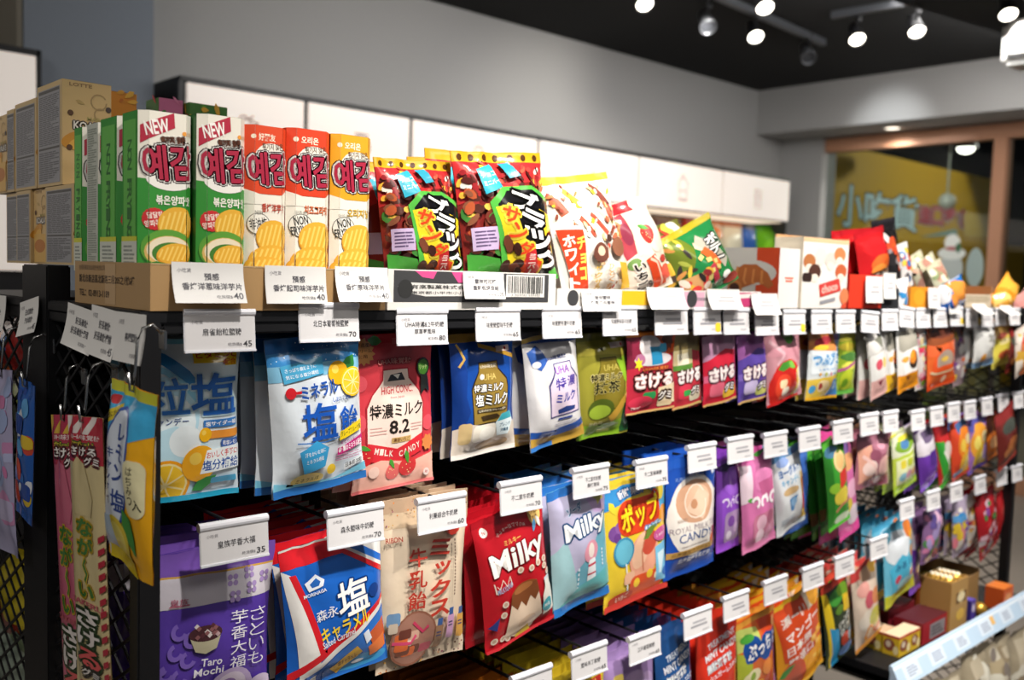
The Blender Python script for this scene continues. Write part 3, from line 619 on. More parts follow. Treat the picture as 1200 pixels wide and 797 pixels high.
def a_straw(A):
    A.base = '#cf3f49'; A.rect(0, 0, 100, 6, '#c52a36'); A.star(14, 10, 14, '#e9a45c'); A.t('北海道産', 6, 5, 24, 7.6, '#7a3818', .01); A.t('生クリーム', 4, 8.6, 25, 11, '#7a3818', .01); A.t('使用', 9, 12, 19, 14.4, '#7a3818', .01)
    A.leaf(30, 4, 8, 5, 10, '#3f8a4a'); A.rect(50, 3, 96, 7, '#d8606a'); A.t('つらなる濃厚な味わい', 54, 4, 86, 6, '#fff', .0)
    for (x, y, r) in ((8, 30, 8), (6, 55, 9), (12, 74, 8), (93, 60, 8)): A.disc(x, y, r, '#dc5560')
    A.t('UHA味覚糖', 29, 15.5, 70, 19.5, '#e9908a', .03, 0, [('#a81c2a', .7)])
    A.poly([(34, 22), (66, 22), (67, 28), (80, 37), (86, 45), (86, 76), (14, 76), (14, 45), (21, 37), (33, 28)], '#a82a34')
    A.poly([(35, 23), (65, 23), (66, 29), (79, 38), (84.5, 46), (84.5, 75), (15.5, 75), (15.5, 46), (21.5, 38), (34, 29)], '#f0d8cc')
    A.poly([(39, 30), (44, 26), (58, 25), (62, 30)], '#2f3138'); A.poly([(47, 26), (56, 26), (53, 29)], '#e8e4dc')
    A.t('HIGH CONC.', 31, 33, 71, 38, '#c8323c', .01); A.t('from Japan', 42, 39.5, 60, 41.6, '#c8606a', .0)
    A.t('特濃ミルク', 18, 44, 84, 53.5, '#2a2420', .025); A.t('8.2', 40, 55, 66, 64, '#2a2420', .045); A.lines(18, 58, 37, 64, 3, '#d8a8a0', 2, .3, 1); A.lines(68, 58, 84, 64, 3, '#d8a8a0', 3, .3, 1)
    A.rect(43, 66.5, 68, 70, '#c8a468'); A.t('濃香いちご', 45, 67, 66, 69.5, '#5a2a18', .01)
    A.poly([(15.5, 68), (50, 74), (84.5, 66), (84.5, 78), (50, 84), (15.5, 80)], '#d6303a')
    for i, ch in enumerate('MILK CANDY'):
        if ch != ' ': x = 23 + i * 5.9; A.t(ch, x, 74.5 - abs(i - 4.5) * .95 + 1.5, x + 4.6, 78.6 - abs(i - 4.5) * .95 + 1.5, '#f6e6da', .02, (i - 4.5) * -3)
    A.disc(86, 23, 9.5, '#272a28'); A.disc(86, 23, 7.5, '#4c8a30'); A.t('リッチ', 80, 21.5, 92, 24.5, '#d8f0a0', .01); A.poly([(82, 28), (92, 28), (95, 40), (88, 37), (81, 41)], '#272a28')
    A.poly([(0, 84), (30, 80), (70, 84), (100, 80), (100, 100), (0, 100)], '#efb6a4'); A.star(92, 73, 9, '#d8864a', 8, .75)
    berry(A, 12, 77, 10, '#cf2a30', 20, 3); berry(A, 44, 89, 9, '#e06a66', 60, 4); berry(A, 62, 87, 11, '#d23a3c', 75, 5); A.disc(22, 87, 6, '#f4cfc0'); A.disc(90, 93, 4, '#f8e4dc'); A.t('糖', 88.5, 92, 91.5, 94, '#d05058', .0)
    A.rect(0, 98, 100, 100, '#e87878')
def a_bottle(base, bottle, line, seal):
    def f(A):
        A.base = base; A.rect(0, 0, 100, 7, seal)
        A.poly([(34, 23), (66, 23), (67, 29), (80, 38), (82, 44), (82, 74), (24, 74), (22, 44), (33, 30)], line)
        A.poly([(35, 24), (65, 24), (66, 30), (78.5, 39), (80.5, 45), (80.5, 73), (25.5, 73), (23.5, 45), (34, 31)], bottle)
    return f
def a_shio_milk(A):
    a_bottle('#17479a', '#8d7433', '#2a2010', '#b08a35')(A)
    A.poly([(0, 5), (10, 12), (18, 30), (14, 50), (20, 62), (8, 80), (0, 84)], '#163a86'); A.stroke([(40, 10), (70, 16), (100, 22)], 5, '#c89a3a'); A.stroke([(10, 8), (16, 20), (8, 26)], 3, '#d9b25a')
    A.rect(66, 12, 90, 16.5, '#e8cfc8'); A.disc(82, 14.2, 2, '#c02020', 10)
    A.t('UHA味覚糖', 36, 25, 64, 28.5, '#e8e0c8', .01); A.t('UHA', 40, 33, 62, 38, '#cbb468', .02); A.disc(38, 35, 3.4, '#f4f0e0', 12)
    A.t('特濃ミルク', 26, 41, 73, 47.5, '#f4f2ee', .03, 0, [('#221a10', .9)]); A.t('塩ミルク', 28, 49, 80, 58.5, '#f4f2ee', .035, 0, [('#221a10', 1.2)])
    A.rect(30, 61, 78, 64, '#3a2c18'); A.t('北海道産生クリーム使用', 32, 61.6, 76, 63.6, '#e8dfc0', .0); A.poly([(36, 67), (60, 66), (66, 69), (40, 71)], '#3a2c18')
    A.poly([(0, 76), (20, 72), (50, 76), (80, 72), (100, 76), (100, 100), (0, 100)], '#d6cabc')
    A.rr(24, 74, 62, 88, 5, '#f1e9da'); A.rr(6, 71, 22, 88, 4, '#d8bd88'); A.ell(60, 92, 26, 5, '#b89a78'); A.ell(48, 82, 14, 6, '#faf6ec')
    A.poly([(68, 67), (86, 66), (92, 74), (84, 86), (66, 86), (60, 74)], '#dfeef2'); A.poly([(68, 67), (86, 66), (90, 72), (62, 73)], '#3fa8b8'); A.t('ブレンド', 67, 75, 88, 78.5, '#1c5a7a', .02); A.t('沖縄産', 70, 80, 84, 83, '#1c5a7a', .01)
    A.rect(0, 96, 100, 100, '#ece6de')
def a_tokunou(A):
    A.base = '#dcdadb'; A.rect(0, 0, 100, 4, '#b99a48'); A.poly([(0, 4), (100, 4), (100, 12), (60, 9), (20, 6)], '#2653a4'); A.poly([(64, 4), (96, 4), (96, 9), (64, 7)], '#b88c38')
    A.poly([(4, 12), (24, 8), (34, 22), (22, 30), (8, 24)], '#3c64b4'); A.ell(16, 24, 7, 3, '#e4e4e8'); A.t('UHA味覚糖', 30, 19, 66, 23, '#33447e', .02)
    A.poly([(42, 26), (72, 26), (73, 32), (86, 42), (88, 74), (30, 74), (30, 44), (41, 33)], '#3d3c78'); A.poly([(43.5, 27), (70.5, 27), (71.5, 33), (84, 43), (86, 73), (32, 73), (32, 45), (42.5, 34)], '#e2d0e2')
    A.t('UHA', 43, 29, 68, 36, '#8a5ab0', .03); A.t('特', 40, 39, 60, 50, '#4a3a9c', .03); A.t('濃', 63, 39, 80, 49, '#4a3a9c', .02); A.t('ミルク', 40, 53, 80, 62, '#3b429e', .03); A.poly([(44, 68), (58, 66), (78, 68), (76, 71), (46, 72)], '#2b3f7e'); A.rect(46, 76, 70, 78, '#3a4c90')
    A.lines(40, 80, 86, 84, 2, '#9a94a4', 4, .3, 3)
    A.poly([(0, 82), (40, 86), (100, 82), (100, 90), (50, 92), (0, 88)], '#2653a4'); A.poly([(0, 88), (50, 92), (100, 89), (100, 100), (0, 100)], '#b8923c'); A.rect(0, 96, 40, 100, '#3a7ac4')
def a_matcha(A):
    a_bottle('#8f8a30', '#7d6f22', '#4a4416', '#6f6f28')(A); A.poly([(0, 8), (40, 14), (100, 12), (100, 24), (50, 20), (0, 20)], '#a39a3c'); A.poly([(66, 26), (98, 22), (100, 50), (82, 48)], '#86b02a')
    A.rect(58, 10, 92, 15, '#e4d0c8'); A.disc(82, 12.5, 2.2, '#c02020', 10); A.t('UHA', 40, 30, 70, 36, '#b6a850', .02); A.t('特濃ミルク', 16, 38, 76, 45, '#2e2a12', .03, 0, [('#d8cc8a', .9)]); A.t('抹茶', 22, 46, 72, 57, '#2c2a14', .045, 0, [('#c4b870', .9)])
    A.ell(36, 72, 24, 10, '#4b5a1c'); A.ell(34, 75, 20, 7, '#93ab36'); A.stroke([(56, 84), (90, 62)], 12, '#c49a3a'); A.disc(90, 62, 5, '#e6d090'); A.poly([(84, 70), (100, 64), (100, 98), (76, 98)], '#22562f'); A.poly([(0, 86), (40, 88), (80, 84), (80, 100), (0, 100)], '#7fa828'); A.disc(94, 82, 5, '#8a2a20'); A.t('かわり', 16, 84, 42, 88, '#e0dca0', .0); A.rect(40, 93, 62, 96, '#e6f080')
def gummy(base, mid, fruit, alt, txtout='#3a2420', low='#ffffff'):
    def f(A):
        A.base = base; A.rect(0, 0, 100, 6, alt); A.poly([(0, 0), (100, 0), (100, 28), (60, 22), (0, 36)], alt)
        A.rr(14, 68, 54, 88, 9, fruit); A.rr(50, 76, 94, 93, 9, low); A.poly([(0, 56), (100, 50), (100, 60), (0, 66)], mid)
        A.t('さける', 12, 47, 90, 66, '#f6f0ee', .05, 0, [(txtout, 4.5), ('#f4d0d4', 1.5)]); A.t('グミ', 54, 72, 88, 84, '#f8f4f0', .04, 0, [(txtout, 3)]); A.rect(0, 97, 100, 100, '#c9a468')
    return f
def a_gummy1(A):
    A.base = '#b02a3c'; A.rect(0, 0, 100, 5, '#d87a20'); A.poly([(55, 3), (100, 3), (100, 26), (78, 30)], '#d9541e'); A.poly([(0, 5), (40, 5), (26, 40), (0, 44)], '#7a2238'); A.star(82, 11, 15, '#6a3020', 9, .7)
    A.ell(44, 18, 22, 14, '#cfc8c8'); A.ell(50, 34, 40, 8, '#cdc6c8'); A.ell(22, 33, 10, 7, '#a86a8a'); A.poly([(42, 18), (66, 18), (70, 40), (46, 41)], '#2b88b4'); A.rr(62, 15, 78, 26, 3, '#3fa4d0'); A.star(18, 38, 9, '#d8c82a', 6, .5)
    A.t('UHA味覚糖', 26, 43, 82, 47.5, '#e2783a', .03, 0, [('#7a1c20', 1.2)]); A.t('さける', 12, 51, 92, 69, '#f8f2ee', .055, 0, [('#4a1c1c', 4.5), ('#f0b8b4', 1.2)])
    A.rr(28, 74, 56, 83, 4, '#2c8a4c'); A.ell(26, 86, 24, 8, '#c8344c'); A.poly([(60, 70), (100, 66), (100, 92), (62, 90)], '#e8d8b4'); A.t('グミ', 62, 75, 90, 86, '#f8f4ee', .04, 0, [('#4a2a20', 3)]); A.rr(62, 88, 92, 95, 4, '#d8c09a'); A.t('7kcal', 8, 91, 28, 94, '#f4dcd8', .01); A.rect(0, 97.5, 100, 100, '#c9a468')
def a_gummy2(A):
    gummy('#b8323e', '#a8283a', '#d43a50', '#8d7a4a', '#4a2420', '#e8dcc0')(A); A.poly([(0, 20), (60, 20), (60, 42), (0, 44)], '#d8c898'); A.rect(12, 25, 46, 40, '#f2ead0'); A.rect(0, 40, 60, 47, '#5a8a3a'); A.rr(30, 76, 52, 84, 4, '#3a9a4a')
a_gummy3 = gummy('#c4243a', '#c85a7a', '#e06a80', '#b88aa8', '#4a3440', '#e8b83a')
a_gummy4 = gummy('#59449a', '#7a62b4', '#c6b8dc', '#a060a4', '#3a2c50', '#c8cc70')
def a_redpouch(A):
    A.base = '#c9909a'; A.poly([(0, 0), (100, 0), (100, 40), (0, 30)], '#c98c98'); A.stroke([(10, 8), (36, 30), (20, 44)], 7, '#dcb0b8'); A.stroke([(60, 10), (80, 44)], 6, '#b87884'); A.disc(62, 8, 13, '#4a9a34'); A.t('新鮮', 52, 6, 72, 10, '#c8e8b0', .01)
    A.disc(44, 76, 42, '#d02a22'); A.disc(34, 76, 20, '#e84a30'); A.rr(24, 66, 44, 78, 5, '#f8dcb0'); A.rr(30, 78, 52, 90, 5, '#fbeed8'); A.stroke([(74, 56), (84, 76), (76, 97)], 10, '#f2c23a'); A.stroke([(80, 55), (90, 76), (83, 97)], 6, '#f8f0d8'); A.leaf(40, 46, 20, 7, -12, '#4e9a38'); A.leaf(56, 48, 12, 6, 30, '#7cb84a'); A.rect(0, 97, 90, 100, '#c02020')
def a_tsubu(A):
    A.base = '#cfd6d8'; A.rect(0, 0, 100, 4, '#c8a23a'); A.poly([(0, 4), (100, 4), (100, 30), (0, 26)], '#d88a4a'); A.ell(40, 14, 30, 6, '#c0404a', rot=-8); A.rect(80, 4, 100, 52, '#6a9acc'); A.ell(88, 10, 9, 5, '#a878c0'); A.ell(30, 23, 22, 4, '#e8b43a')
    A.rect(6, 30, 84, 62, '#dfe6ea'); A.t('つぶグミ', 8, 31, 90, 50, '#3a92d2', .06, 0, [('#d6e6f2', 3)]); A.t('しゅわしゅわ', 24, 53, 76, 57, '#5aa0d8', .02)
    for k, c in enumerate(('#e0a030', '#b8c040', '#d06a8a', '#5aa0c8')): A.disc(28 + k * 15, 62, 3, c)
    A.poly([(0, 70), (50, 66), (100, 62), (100, 100), (0, 100)], '#d8b848'); A.ell(40, 80, 18, 9, '#e8d0a0'); A.disc(32, 80, 6, '#a04038'); A.disc(12, 84, 7, '#4a98c8'); A.rr(66, 70, 100, 98, 6, '#3f78b4'); A.disc(80, 80, 8, '#7aa8d4'); A.rect(0, 96, 100, 100, '#d6a020')
def a_green(A):
    A.base = '#8faa2e'; A.rect(0, 0, 100, 16, '#a8a23a'); A.ell(40, 24, 40, 7, '#c2b23a'); A.ell(50, 40, 46, 7, '#4a7a38'); A.ell(40, 55, 30, 7, '#e0dc5a'); A.stroke([(0, 62), (50, 54), (100, 44)], 9, '#b05a88'); A.disc(40, 76, 30, '#b8c832'); A.disc(30, 82, 13, '#74a428'); A.rect(0, 93, 100, 100, '#68b44a')
def a_mauve(A): A.base = '#7c6468'; A.rect(0, 55, 100, 100, '#b08488'); A.disc(60, 68, 12, '#7a3a48'); A.rect(0, 0, 100, 20, '#8c8078')
def a_slim(A):
    A.base = '#b6b2aa'; A.poly([(10, 0), (60, 8), (90, 0), (100, 30), (0, 34)], '#d2d0cc'); A.poly([(30, 14), (70, 12), (66, 30)], '#77786a'); A.rr(4, 34, 98, 100, 8, '#ecebe8'); A.disc(36, 50, 16, '#d8586a'); A.disc(70, 52, 15, '#eecc7a'); A.rect(4, 72, 98, 100, '#e6b4ae'); A.poly([(30, 76), (56, 74), (44, 84)], '#8a3a48'); A.t('るんるん', 24, 86, 84, 92, '#8a5a60', .0)
def a_sausage(c1, c2):
    def f(A):
        A.base = '#e4e2de'; A.rect(0, 0, 100, 12, '#d8d8d4'); A.rr(6, 6, 92, 36, 10, '#a09c90'); A.rr(14, 34, 96, 76, 16, '#f2f1ee'); A.ell(56, 52, 20, 15, '#3a2a20'); A.ell(52, 47, 16, 11, c2); A.ell(46, 44, 9, 6, '#f0a030'); A.ell(22, 48, 12, 5, '#e8a84a'); A.rect(0, 72, 100, 100, c1); A.poly([(20, 74), (50, 76), (34, 84)], '#8a4a1a'); A.lines(30, 88, 80, 93, 2, '#a8601a', 2, .4, 2)
    return f
def a_confetti(base, cols, n=40, r=(4, 10), seed=1, text=None):
    def f(A):
        A.base = base; rd = random.Random(seed)
        for k in range(n):
            c = cols[k % len(cols)]; rr = rd.uniform(*r); x, y = rd.uniform(rr * .4, 100 - rr * .4), rd.uniform(rr * .6, 100 - rr * .6)
            (A.ell(x, y, rr, rr * A.asp * rd.uniform(.5, 1), c, 12, rd.uniform(0, 180)) if k % 3 else A.rr(x - rr, y - rr * A.asp * .6, x + rr, y + rr * A.asp * .6, rr * .3, c))
        if text: A.t(text[0], *text[1], text[2], .04, 0, text[3])
    return f
def a_orange(A):
    A.base = '#d9622a'; A.rect(0, 0, 100, 30, '#8c4a2a'); A.ell(50, 12, 40, 9, '#6a3a2c'); A.poly([(0, 26), (30, 34), (70, 30), (100, 26), (100, 46), (0, 46)], '#e4683a'); A.ell(50, 62, 40, 24, '#dd5424'); A.ell(50, 57, 30, 17, '#a89484'); A.ell(46, 54, 12, 4, '#e0b84a'); A.ell(50, 72, 44, 6, '#d8c8a0'); A.ell(50, 70, 40, 5, '#dd5424'); A.rect(0, 90, 100, 100, '#d24a1c'); A.disc(52, 88, 6, '#e8c8a8')
def a_greypack(A):
    A.base = '#cfcfcc'; A.rect(0, 0, 100, 10, '#e8e4e2'); A.t('北', 48, 22, 82, 42, '#55564e', .06); A.t('牛', 50, 52, 80, 72, '#55564e', .06); A.disc(30, 82, 12, '#e09a3a'); A.poly([(0, 88), (50, 82), (100, 80), (100, 100), (0, 100)], '#6f92b4')
def a_yellowpack(A): A.base = '#d8cc54'; A.rect(0, 0, 100, 30, '#cda45a'); A.ell(40, 26, 26, 7, '#d06a5a'); A.ell(50, 40, 30, 6, '#e4d8a0'); A.ell(50, 70, 34, 10, '#b85a34'); A.poly([(50, 58), (70, 72), (30, 72)], '#9a4428')
def a_brownred(A): A.base = '#6f2a24'; A.rect(0, 0, 100, 18, '#8a2c2a'); A.ell(50, 30, 34, 12, '#4c5048'); A.ell(60, 64, 30, 12, '#b0683c'); A.ell(40, 74, 24, 9, '#c07a48'); A.ell(66, 82, 22, 8, '#a4522c'); A.rect(0, 92, 100, 100, '#b04438')
# ---- second row
def a_taro(A):
    A.base = '#553a9e'; A.rect(0, 0, 100, 13, '#7350a8'); A.rect(0, 13, 100, 14.2, '#c89a48'); A.rect(0, 14.2, 100, 32, '#cfc9d2')
    for (x, y) in ((64, 20), (78, 17), (92, 21), (80, 26), (66, 30)):
        for k in range(4): a = math.pi / 2 * k + .78; A.disc(x + 3.2 * math.cos(a), y + A.asp * 3.2 * math.sin(a), 2.1, '#a48cc0', 10)
        A.disc(x, y, 1.3, '#e4dce8', 8)
    A.t('皇族', 15, 26, 28, 30, '#b0506a', .0); A.stroke([(14, 30.6), (29, 30)], .8, '#b0506a')
    for (x, y) in ((22, 46), (32, 52), (20, 58), (30, 64), (14, 70), (24, 74), (8, 66)): A.arcs(x, y, 5, 20, 250, 3.4, '#7a60b8')
    A.tv('芋香大福', 63, 38, 77, 76, '#f4f0f8', .0); A.tv('さといも', 79, 38, 94, 77, '#f4f0f8', -.01)
    A.poly([(29, 49), (55, 48), (51, 59), (43, 62), (35, 60)], '#b9b296'); A.ell(42, 49, 13.2, 5, '#4a2a30')
    rd = random.Random(5)
    for k in range(14): x, y = rd.uniform(32, 52), rd.uniform(44, 51); A.poly([(x - 2.2, y), (x, y - 1.6), (x + 2.2, y), (x, y + 1.8)], rd.choice(['#dcd2d0', '#8a5a5c', '#b89a9c', '#5a3038']))
    A.t('Taro', 40, 65, 56, 70, '#f4f0f8', .015); A.t('Mochi', 35, 71, 58, 76, '#f4f0f8', .015)
    A.disc(66, 90, 19, '#b8a4cc'); A.disc(66, 88, 13, '#d6c8dc'); A.disc(64, 87, 7, '#8a68a8'); A.disc(92, 94, 12, '#cbbcd6')
def a_caramel(A):
    A.base = '#1d62c0'; A.poly([(0, 0), (100, 0), (100, 9), (0, 14)], '#d2202a'); A.rect(0, 0, 100, 1.4, '#d8d4cc')
    A.poly([(46, 6), (100, 0), (100, 34)], '#e3e1de'); A.poly([(56, 5), (100, 27), (100, 22), (64, 3)], '#2a6cc8'); A.poly([(46, 6), (52, 5.2), (100, 30), (100, 34)], '#d2202a')
    A.poly([(0, 14), (8, 18), (30, 78), (28, 100), (12, 100)], '#e6e3df'); A.poly([(6, 18), (12, 18), (36, 78), (30, 80)], '#d2202a')
    A.poly([(0, 84), (34, 75), (100, 49), (100, 53), (36, 80), (0, 90)], '#d2202a'); A.poly([(14, 90), (36, 80), (100, 53), (100, 57), (36, 85), (14, 95)], '#e6e3df'); A.poly([(10, 92), (36, 86), (36, 90), (10, 97)], '#2a6cc8')
    A.poly([(36, 86), (100, 58), (100, 100), (34, 100)], '#2a70c6'); A.ell(70, 93, 28, 5, '#3f9ad2')
    A.poly([(18, 25), (28, 20), (36, 25), (34, 29), (21, 31)], '#e8eef6'); A.poly([(22, 26), (28, 22.5), (32, 25.5), (30, 28), (24, 28.6)], '#2a66b8'); A.t('MORINAGA', 16, 31.5, 37, 34, '#e8eef6', .03, -6)
    A.t('塩', 47, 30, 80, 55, '#f6f4f0', .03, -5, [('#13438c', 1.6)]); A.t('森永', 26, 45, 47, 53, '#eef0f4', .01, -6); A.disc(86, 43, 6, '#173e86')
    A.t('キャラメル', 30, 56, 80, 68, '#f2cf34', .02, -9); A.t('Salted Caramel', 31, 66.5, 63, 71.5, '#eef0f4', .01, -10)
    A.poly([(40, 91), (66, 80), (72, 86), (48, 97)], '#e2b03a'); A.t('塩キャラメル', 48, 86, 66, 91, '#6a2a18', .01, -14); A.poly([(78, 74), (98, 66), (100, 80), (84, 86)], '#c25a30'); A.poly([(78, 84), (98, 78), (98, 88), (80, 92)], '#d8743c'); A.poly([(72, 72), (78, 70), (82, 78), (76, 81)], '#dfe6f0'); A.ell(68, 93, 6, 1.6, '#e8f0f8')
def a_milkmix(A):
    A.base = '#dcc9b0'; A.rect(0, 0, 100, 8, '#b79b80'); rd = random.Random(2)
    A.rect(0, 8, 100, 17, '#cdb597')
    for k in range(90):
        y = rd.choice([rd.uniform(1, 16), rd.uniform(92, 99)]); A.disc(rd.uniform(1, 99), y, rd.uniform(.6, 1.1), rd.choice(['#7a4a3a', '#c8963a', '#9a5a6a', '#5a4a48', '#d88a4a']), 6)
    A.t('RIBON', 3, 21, 20, 24, '#a8483a', .02); A.star(80, 19, 11, '#c0392c', 12, .93); A.t('濃厚', 74, 17, 86, 20.5, '#e8a890', .01)
    A.tv('ミックス', 49, 25, 76, 73, '#b8392c', .045); A.tv('牛乳飴', 25, 28, 46, 66, '#b8392c', .03)
    for i, y in enumerate(range(28, 62, 2)): A.rect(80.4, y, 82, y + 1.3, '#6a5248')
    A.disc(34, 82, 26, '#8a5a48'); A.disc(34, 82, 24, '#9c7060'); rd = random.Random(9)
    for k in range(9): x, y = rd.uniform(18, 50), rd.uniform(74, 90); A.rr(x - 7, y - 2.8, x + 7, y + 2.8, 2, rd.choice(['#6a3a30', '#c9a08c', '#e0cfc0', '#b04a5a', '#7c4a3a', '#d86a3a']))
    A.stroke([(10, 82), (30, 84), (36, 80)], 3, '#d04a70'); A.stroke([(32, 72), (44, 79), (50, 76)], 3, '#b83a58')
    A.rr(3, 64, 16, 72, 3, '#6f93b8'); A.rr(5, 70, 14, 76, 2, '#c9b9a6')
    for (x, c) in ((63, '#9a7458'), (77, '#c898c0'), (91, '#d8a04a')):
        y = 78 - (x - 63) * .12 - (3 if x == 77 else 0); A.rr(x - 4.6, y - 1, x + 4.6, y + 14, 2.4, c); A.rect(x - 3, y - 5, x + 3, y - .5, '#3a5c94'); A.lines(x - 3, y + 3, x + 3, y + 7, 2, '#4a4468', 3, .5, 1)
        A.disc(x + 1, y + 12.5, 3, c)
def milk_bits(A, pts):
    for (x, y) in pts: A.ell(x, y, 4.5, 2.6, '#e6d6c4', 10, 20); A.ell(x, y, 2.6, 1.5, '#c8a890', 10, 20)
def a_milkyred(A):
    A.base = '#b81a26'; A.rect(0, 0, 100, 5, '#a81420'); A.disc(13, 10, 5, '#efe8e0'); A.t('fs', 11, 9, 15, 11.4, '#a81420', .01)
    A.t('ミルキー', 34, 20, 56, 24, '#e8c86a', .01, -4)
    for k, ch in enumerate('ミルキーはママの味'): A.t(ch, 26 + k * 4.6, 13.2 - 2.6 * math.sin(k / 8 * 3.14), 29.6 + k * 4.6, 15.8 - 2.6 * math.sin(k / 8 * 3.14), '#f0d8d0', .0) if ch != 'ー' else A.rect(26 + k * 4.6, 11.9, 29.4 + k * 4.6, 12.4, '#f0d8d0')
    A.disc(84, 12, 10, '#d8b46a'); A.t('北海道産', 77, 9, 91, 11.4, '#6a3a18', .01); A.t('生乳', 79, 12.4, 89, 15, '#6a3a18', .01); A.leaf(80, 19, 7, 3, 110, '#5a9ac8'); A.leaf(88, 18, 7, 3, 70, '#e8e4dc')
    A.t('Milky', 12, 25, 92, 47, '#f6f2ec', .06, -5, [('#7c0c16', 1.2)]); A.stroke([(14, 56), (12, 48), (18, 53), (23, 47), (28, 53), (34, 47), (36, 54)], 1.6, '#e8d8c8'); A.t('MILKYLAND', 15, 52, 37, 56, '#9ab4d4', .01, -6)
    milk_bits(A, [(50, 46), (66, 48), (78, 47), (90, 47), (24, 66), (22, 74), (94, 58), (10, 92), (22, 93), (30, 95), (38, 93), (88, 52)])
    A.poly([(34, 62), (70, 58), (80, 90), (66, 96), (40, 97), (24, 92)], '#e6cdb4'); A.ell(52, 61, 19, 5, '#8a4e28', rot=-6); A.poly([(33, 61), (71, 58), (74, 68), (68, 74), (62, 69), (55, 76), (48, 70), (41, 75), (31, 68)], '#7c4626'); A.ell(51, 60, 14, 3, '#a86a3c', rot=-6); A.ell(56, 88, 14, 4, '#d8b89c')
    A.poly([(84, 62), (94, 61), (94, 66), (99, 72), (101, 90), (82, 92), (80, 74), (84, 68)], '#e9e4da'); A.rect(83.4, 60.4, 95, 63, '#cfd8e0'); A.disc(88, 84, 8.5, '#35a0ae'); A.t('Milk', 83, 82.4, 93, 85.6, '#dff0f0', .01)
    A.poly([(40, 96), (60, 92), (64, 100), (40, 100)], '#d8b42a'); A.poly([(2, 80), (16, 74), (12, 84)], '#2f3a7a')
    A.rect(0, 97.5, 100, 100, '#d8323c')
def a_milkyblue(A):
    A.base = '#6fb4ca'; A.rect(0, 0, 100, 7, '#2f72c0'); A.poly([(0, 7), (100, 7), (100, 20), (70, 50), (30, 70), (0, 80)], '#b8b4d0'); A.poly([(55, 7), (100, 7), (100, 30), (70, 26)], '#c2a8d4'); A.poly([(0, 50), (20, 40), (44, 100), (0, 100)], '#9fc6cc'); A.star(82, 14, 12, '#d8cc6a', 5, .6)
    A.t('ソーダ', 24, 15, 52, 22, '#2c5a94', .02, -4, [('#d8e8f4', .9)]); A.t('Milky', 18, 26, 92, 45, '#f4f8fa', .06, -4, [('#2e5a92', 2.2)])
    A.ell(60, 56, 15, 9, '#e39aac'); A.ell(60, 55, 7, 6, '#f0e2da'); A.rr(53, 62, 68, 84, 4, '#eef1f4'); A.rect(58, 84, 63, 90, '#d8708a'); A.rect(53, 66, 68, 68, '#c8485a'); A.rect(53, 74, 68, 75.4, '#c8485a')
    for i in range(5): A.rect(36, 66 + i * 4, 38.5, 68.4 + i * 4, '#e8f2f6'); A.rect(82, 58 + i * 3, 84, 60 + i * 3, '#e8f2f6')
    A.poly([(10, 92), (40, 82), (100, 74), (100, 90), (0, 98)], '#62b4b8'); A.rect(0, 93, 100, 100, '#2f7ac8')
def a_pop(A):
    A.base = '#e8c83a'; A.poly([(0, 4), (100, 2), (100, 16), (60, 10), (0, 20)], '#3a8cc8'); A.t('新鮮果汁', 22, 6, 62, 12, '#f6f8fa', .04, -4, [('#2e6cb0', 1.8)])
    A.leaf(12, 18, 8, 4, 60, '#e8d23a'); A.disc(13, 38, 8, '#7a4c94'); A.disc(20, 34, 6, '#8d5ca4'); A.disc(16, 42, 5, '#6a3c84'); A.poly([(72, 10), (100, 8), (100, 40), (80, 36)], '#58b0dc'); A.disc(92, 34, 9, '#e89a2a'); A.disc(88, 16, 8, '#f2d64a')
    A.rr(18, 15, 84, 42, 12, '#d8431f'); A.t('ポップ', 22, 17, 82, 38, '#f8d622', .07, -6, [('#d8431f', 4.5)]); A.t('キャンデー', 58, 38, 86, 42.5, '#eaf6fc', .04, -5, [('#3a90c8', 1.2)])
    A.disc(57, 62, 25, '#e8a488'); A.ell(50, 58, 13, 15, '#f0c0a0', rot=20); A.ell(66, 54, 14, 9, '#c8503c', rot=-30); A.stroke([(58, 46), (52, 58), (56, 76)], 2, '#c87a5c'); A.leaf(66, 45, 13, 5, -25, '#6a8a34'); A.stroke([(58, 48), (60, 42)], 2, '#7a4a2a')
    A.disc(24, 54, 15, '#3f8cae'); A.disc(24, 54, 12.6, '#67b4cc'); A.stroke([(26, 64), (32, 92)], 2.2, '#e8eef0'); A.rr(24, 72, 42, 82, 4, '#e8b696')
    A.rr(34, 78, 90, 96, 8, '#d8542c'); A.disc(46, 84, 5, '#f0c83a'); A.disc(66, 80, 5, '#f0c83a'); A.disc(78, 84, 4, '#f4e8c0'); A.ell(24, 92, 18, 5, '#c0402c'); A.t('いちご', 16, 89, 34, 94, '#f4d8c8', .02, -6)
    A.poly([(76, 60), (98, 56), (98, 92), (78, 90)], '#7cc2e4'); A.poly([(80, 66), (94, 64), (90, 78), (88, 84), (84, 84)], '#d6f0fa'); A.ell(88, 50, 15, 6, '#cc5c9a'); A.t('しゅわっと', 78, 48.4, 98, 51.6, '#f8e0f0', .02, -6); A.disc(95, 84, 5, '#3a70b8')
    A.rect(0, 95, 100, 100, '#d04038')
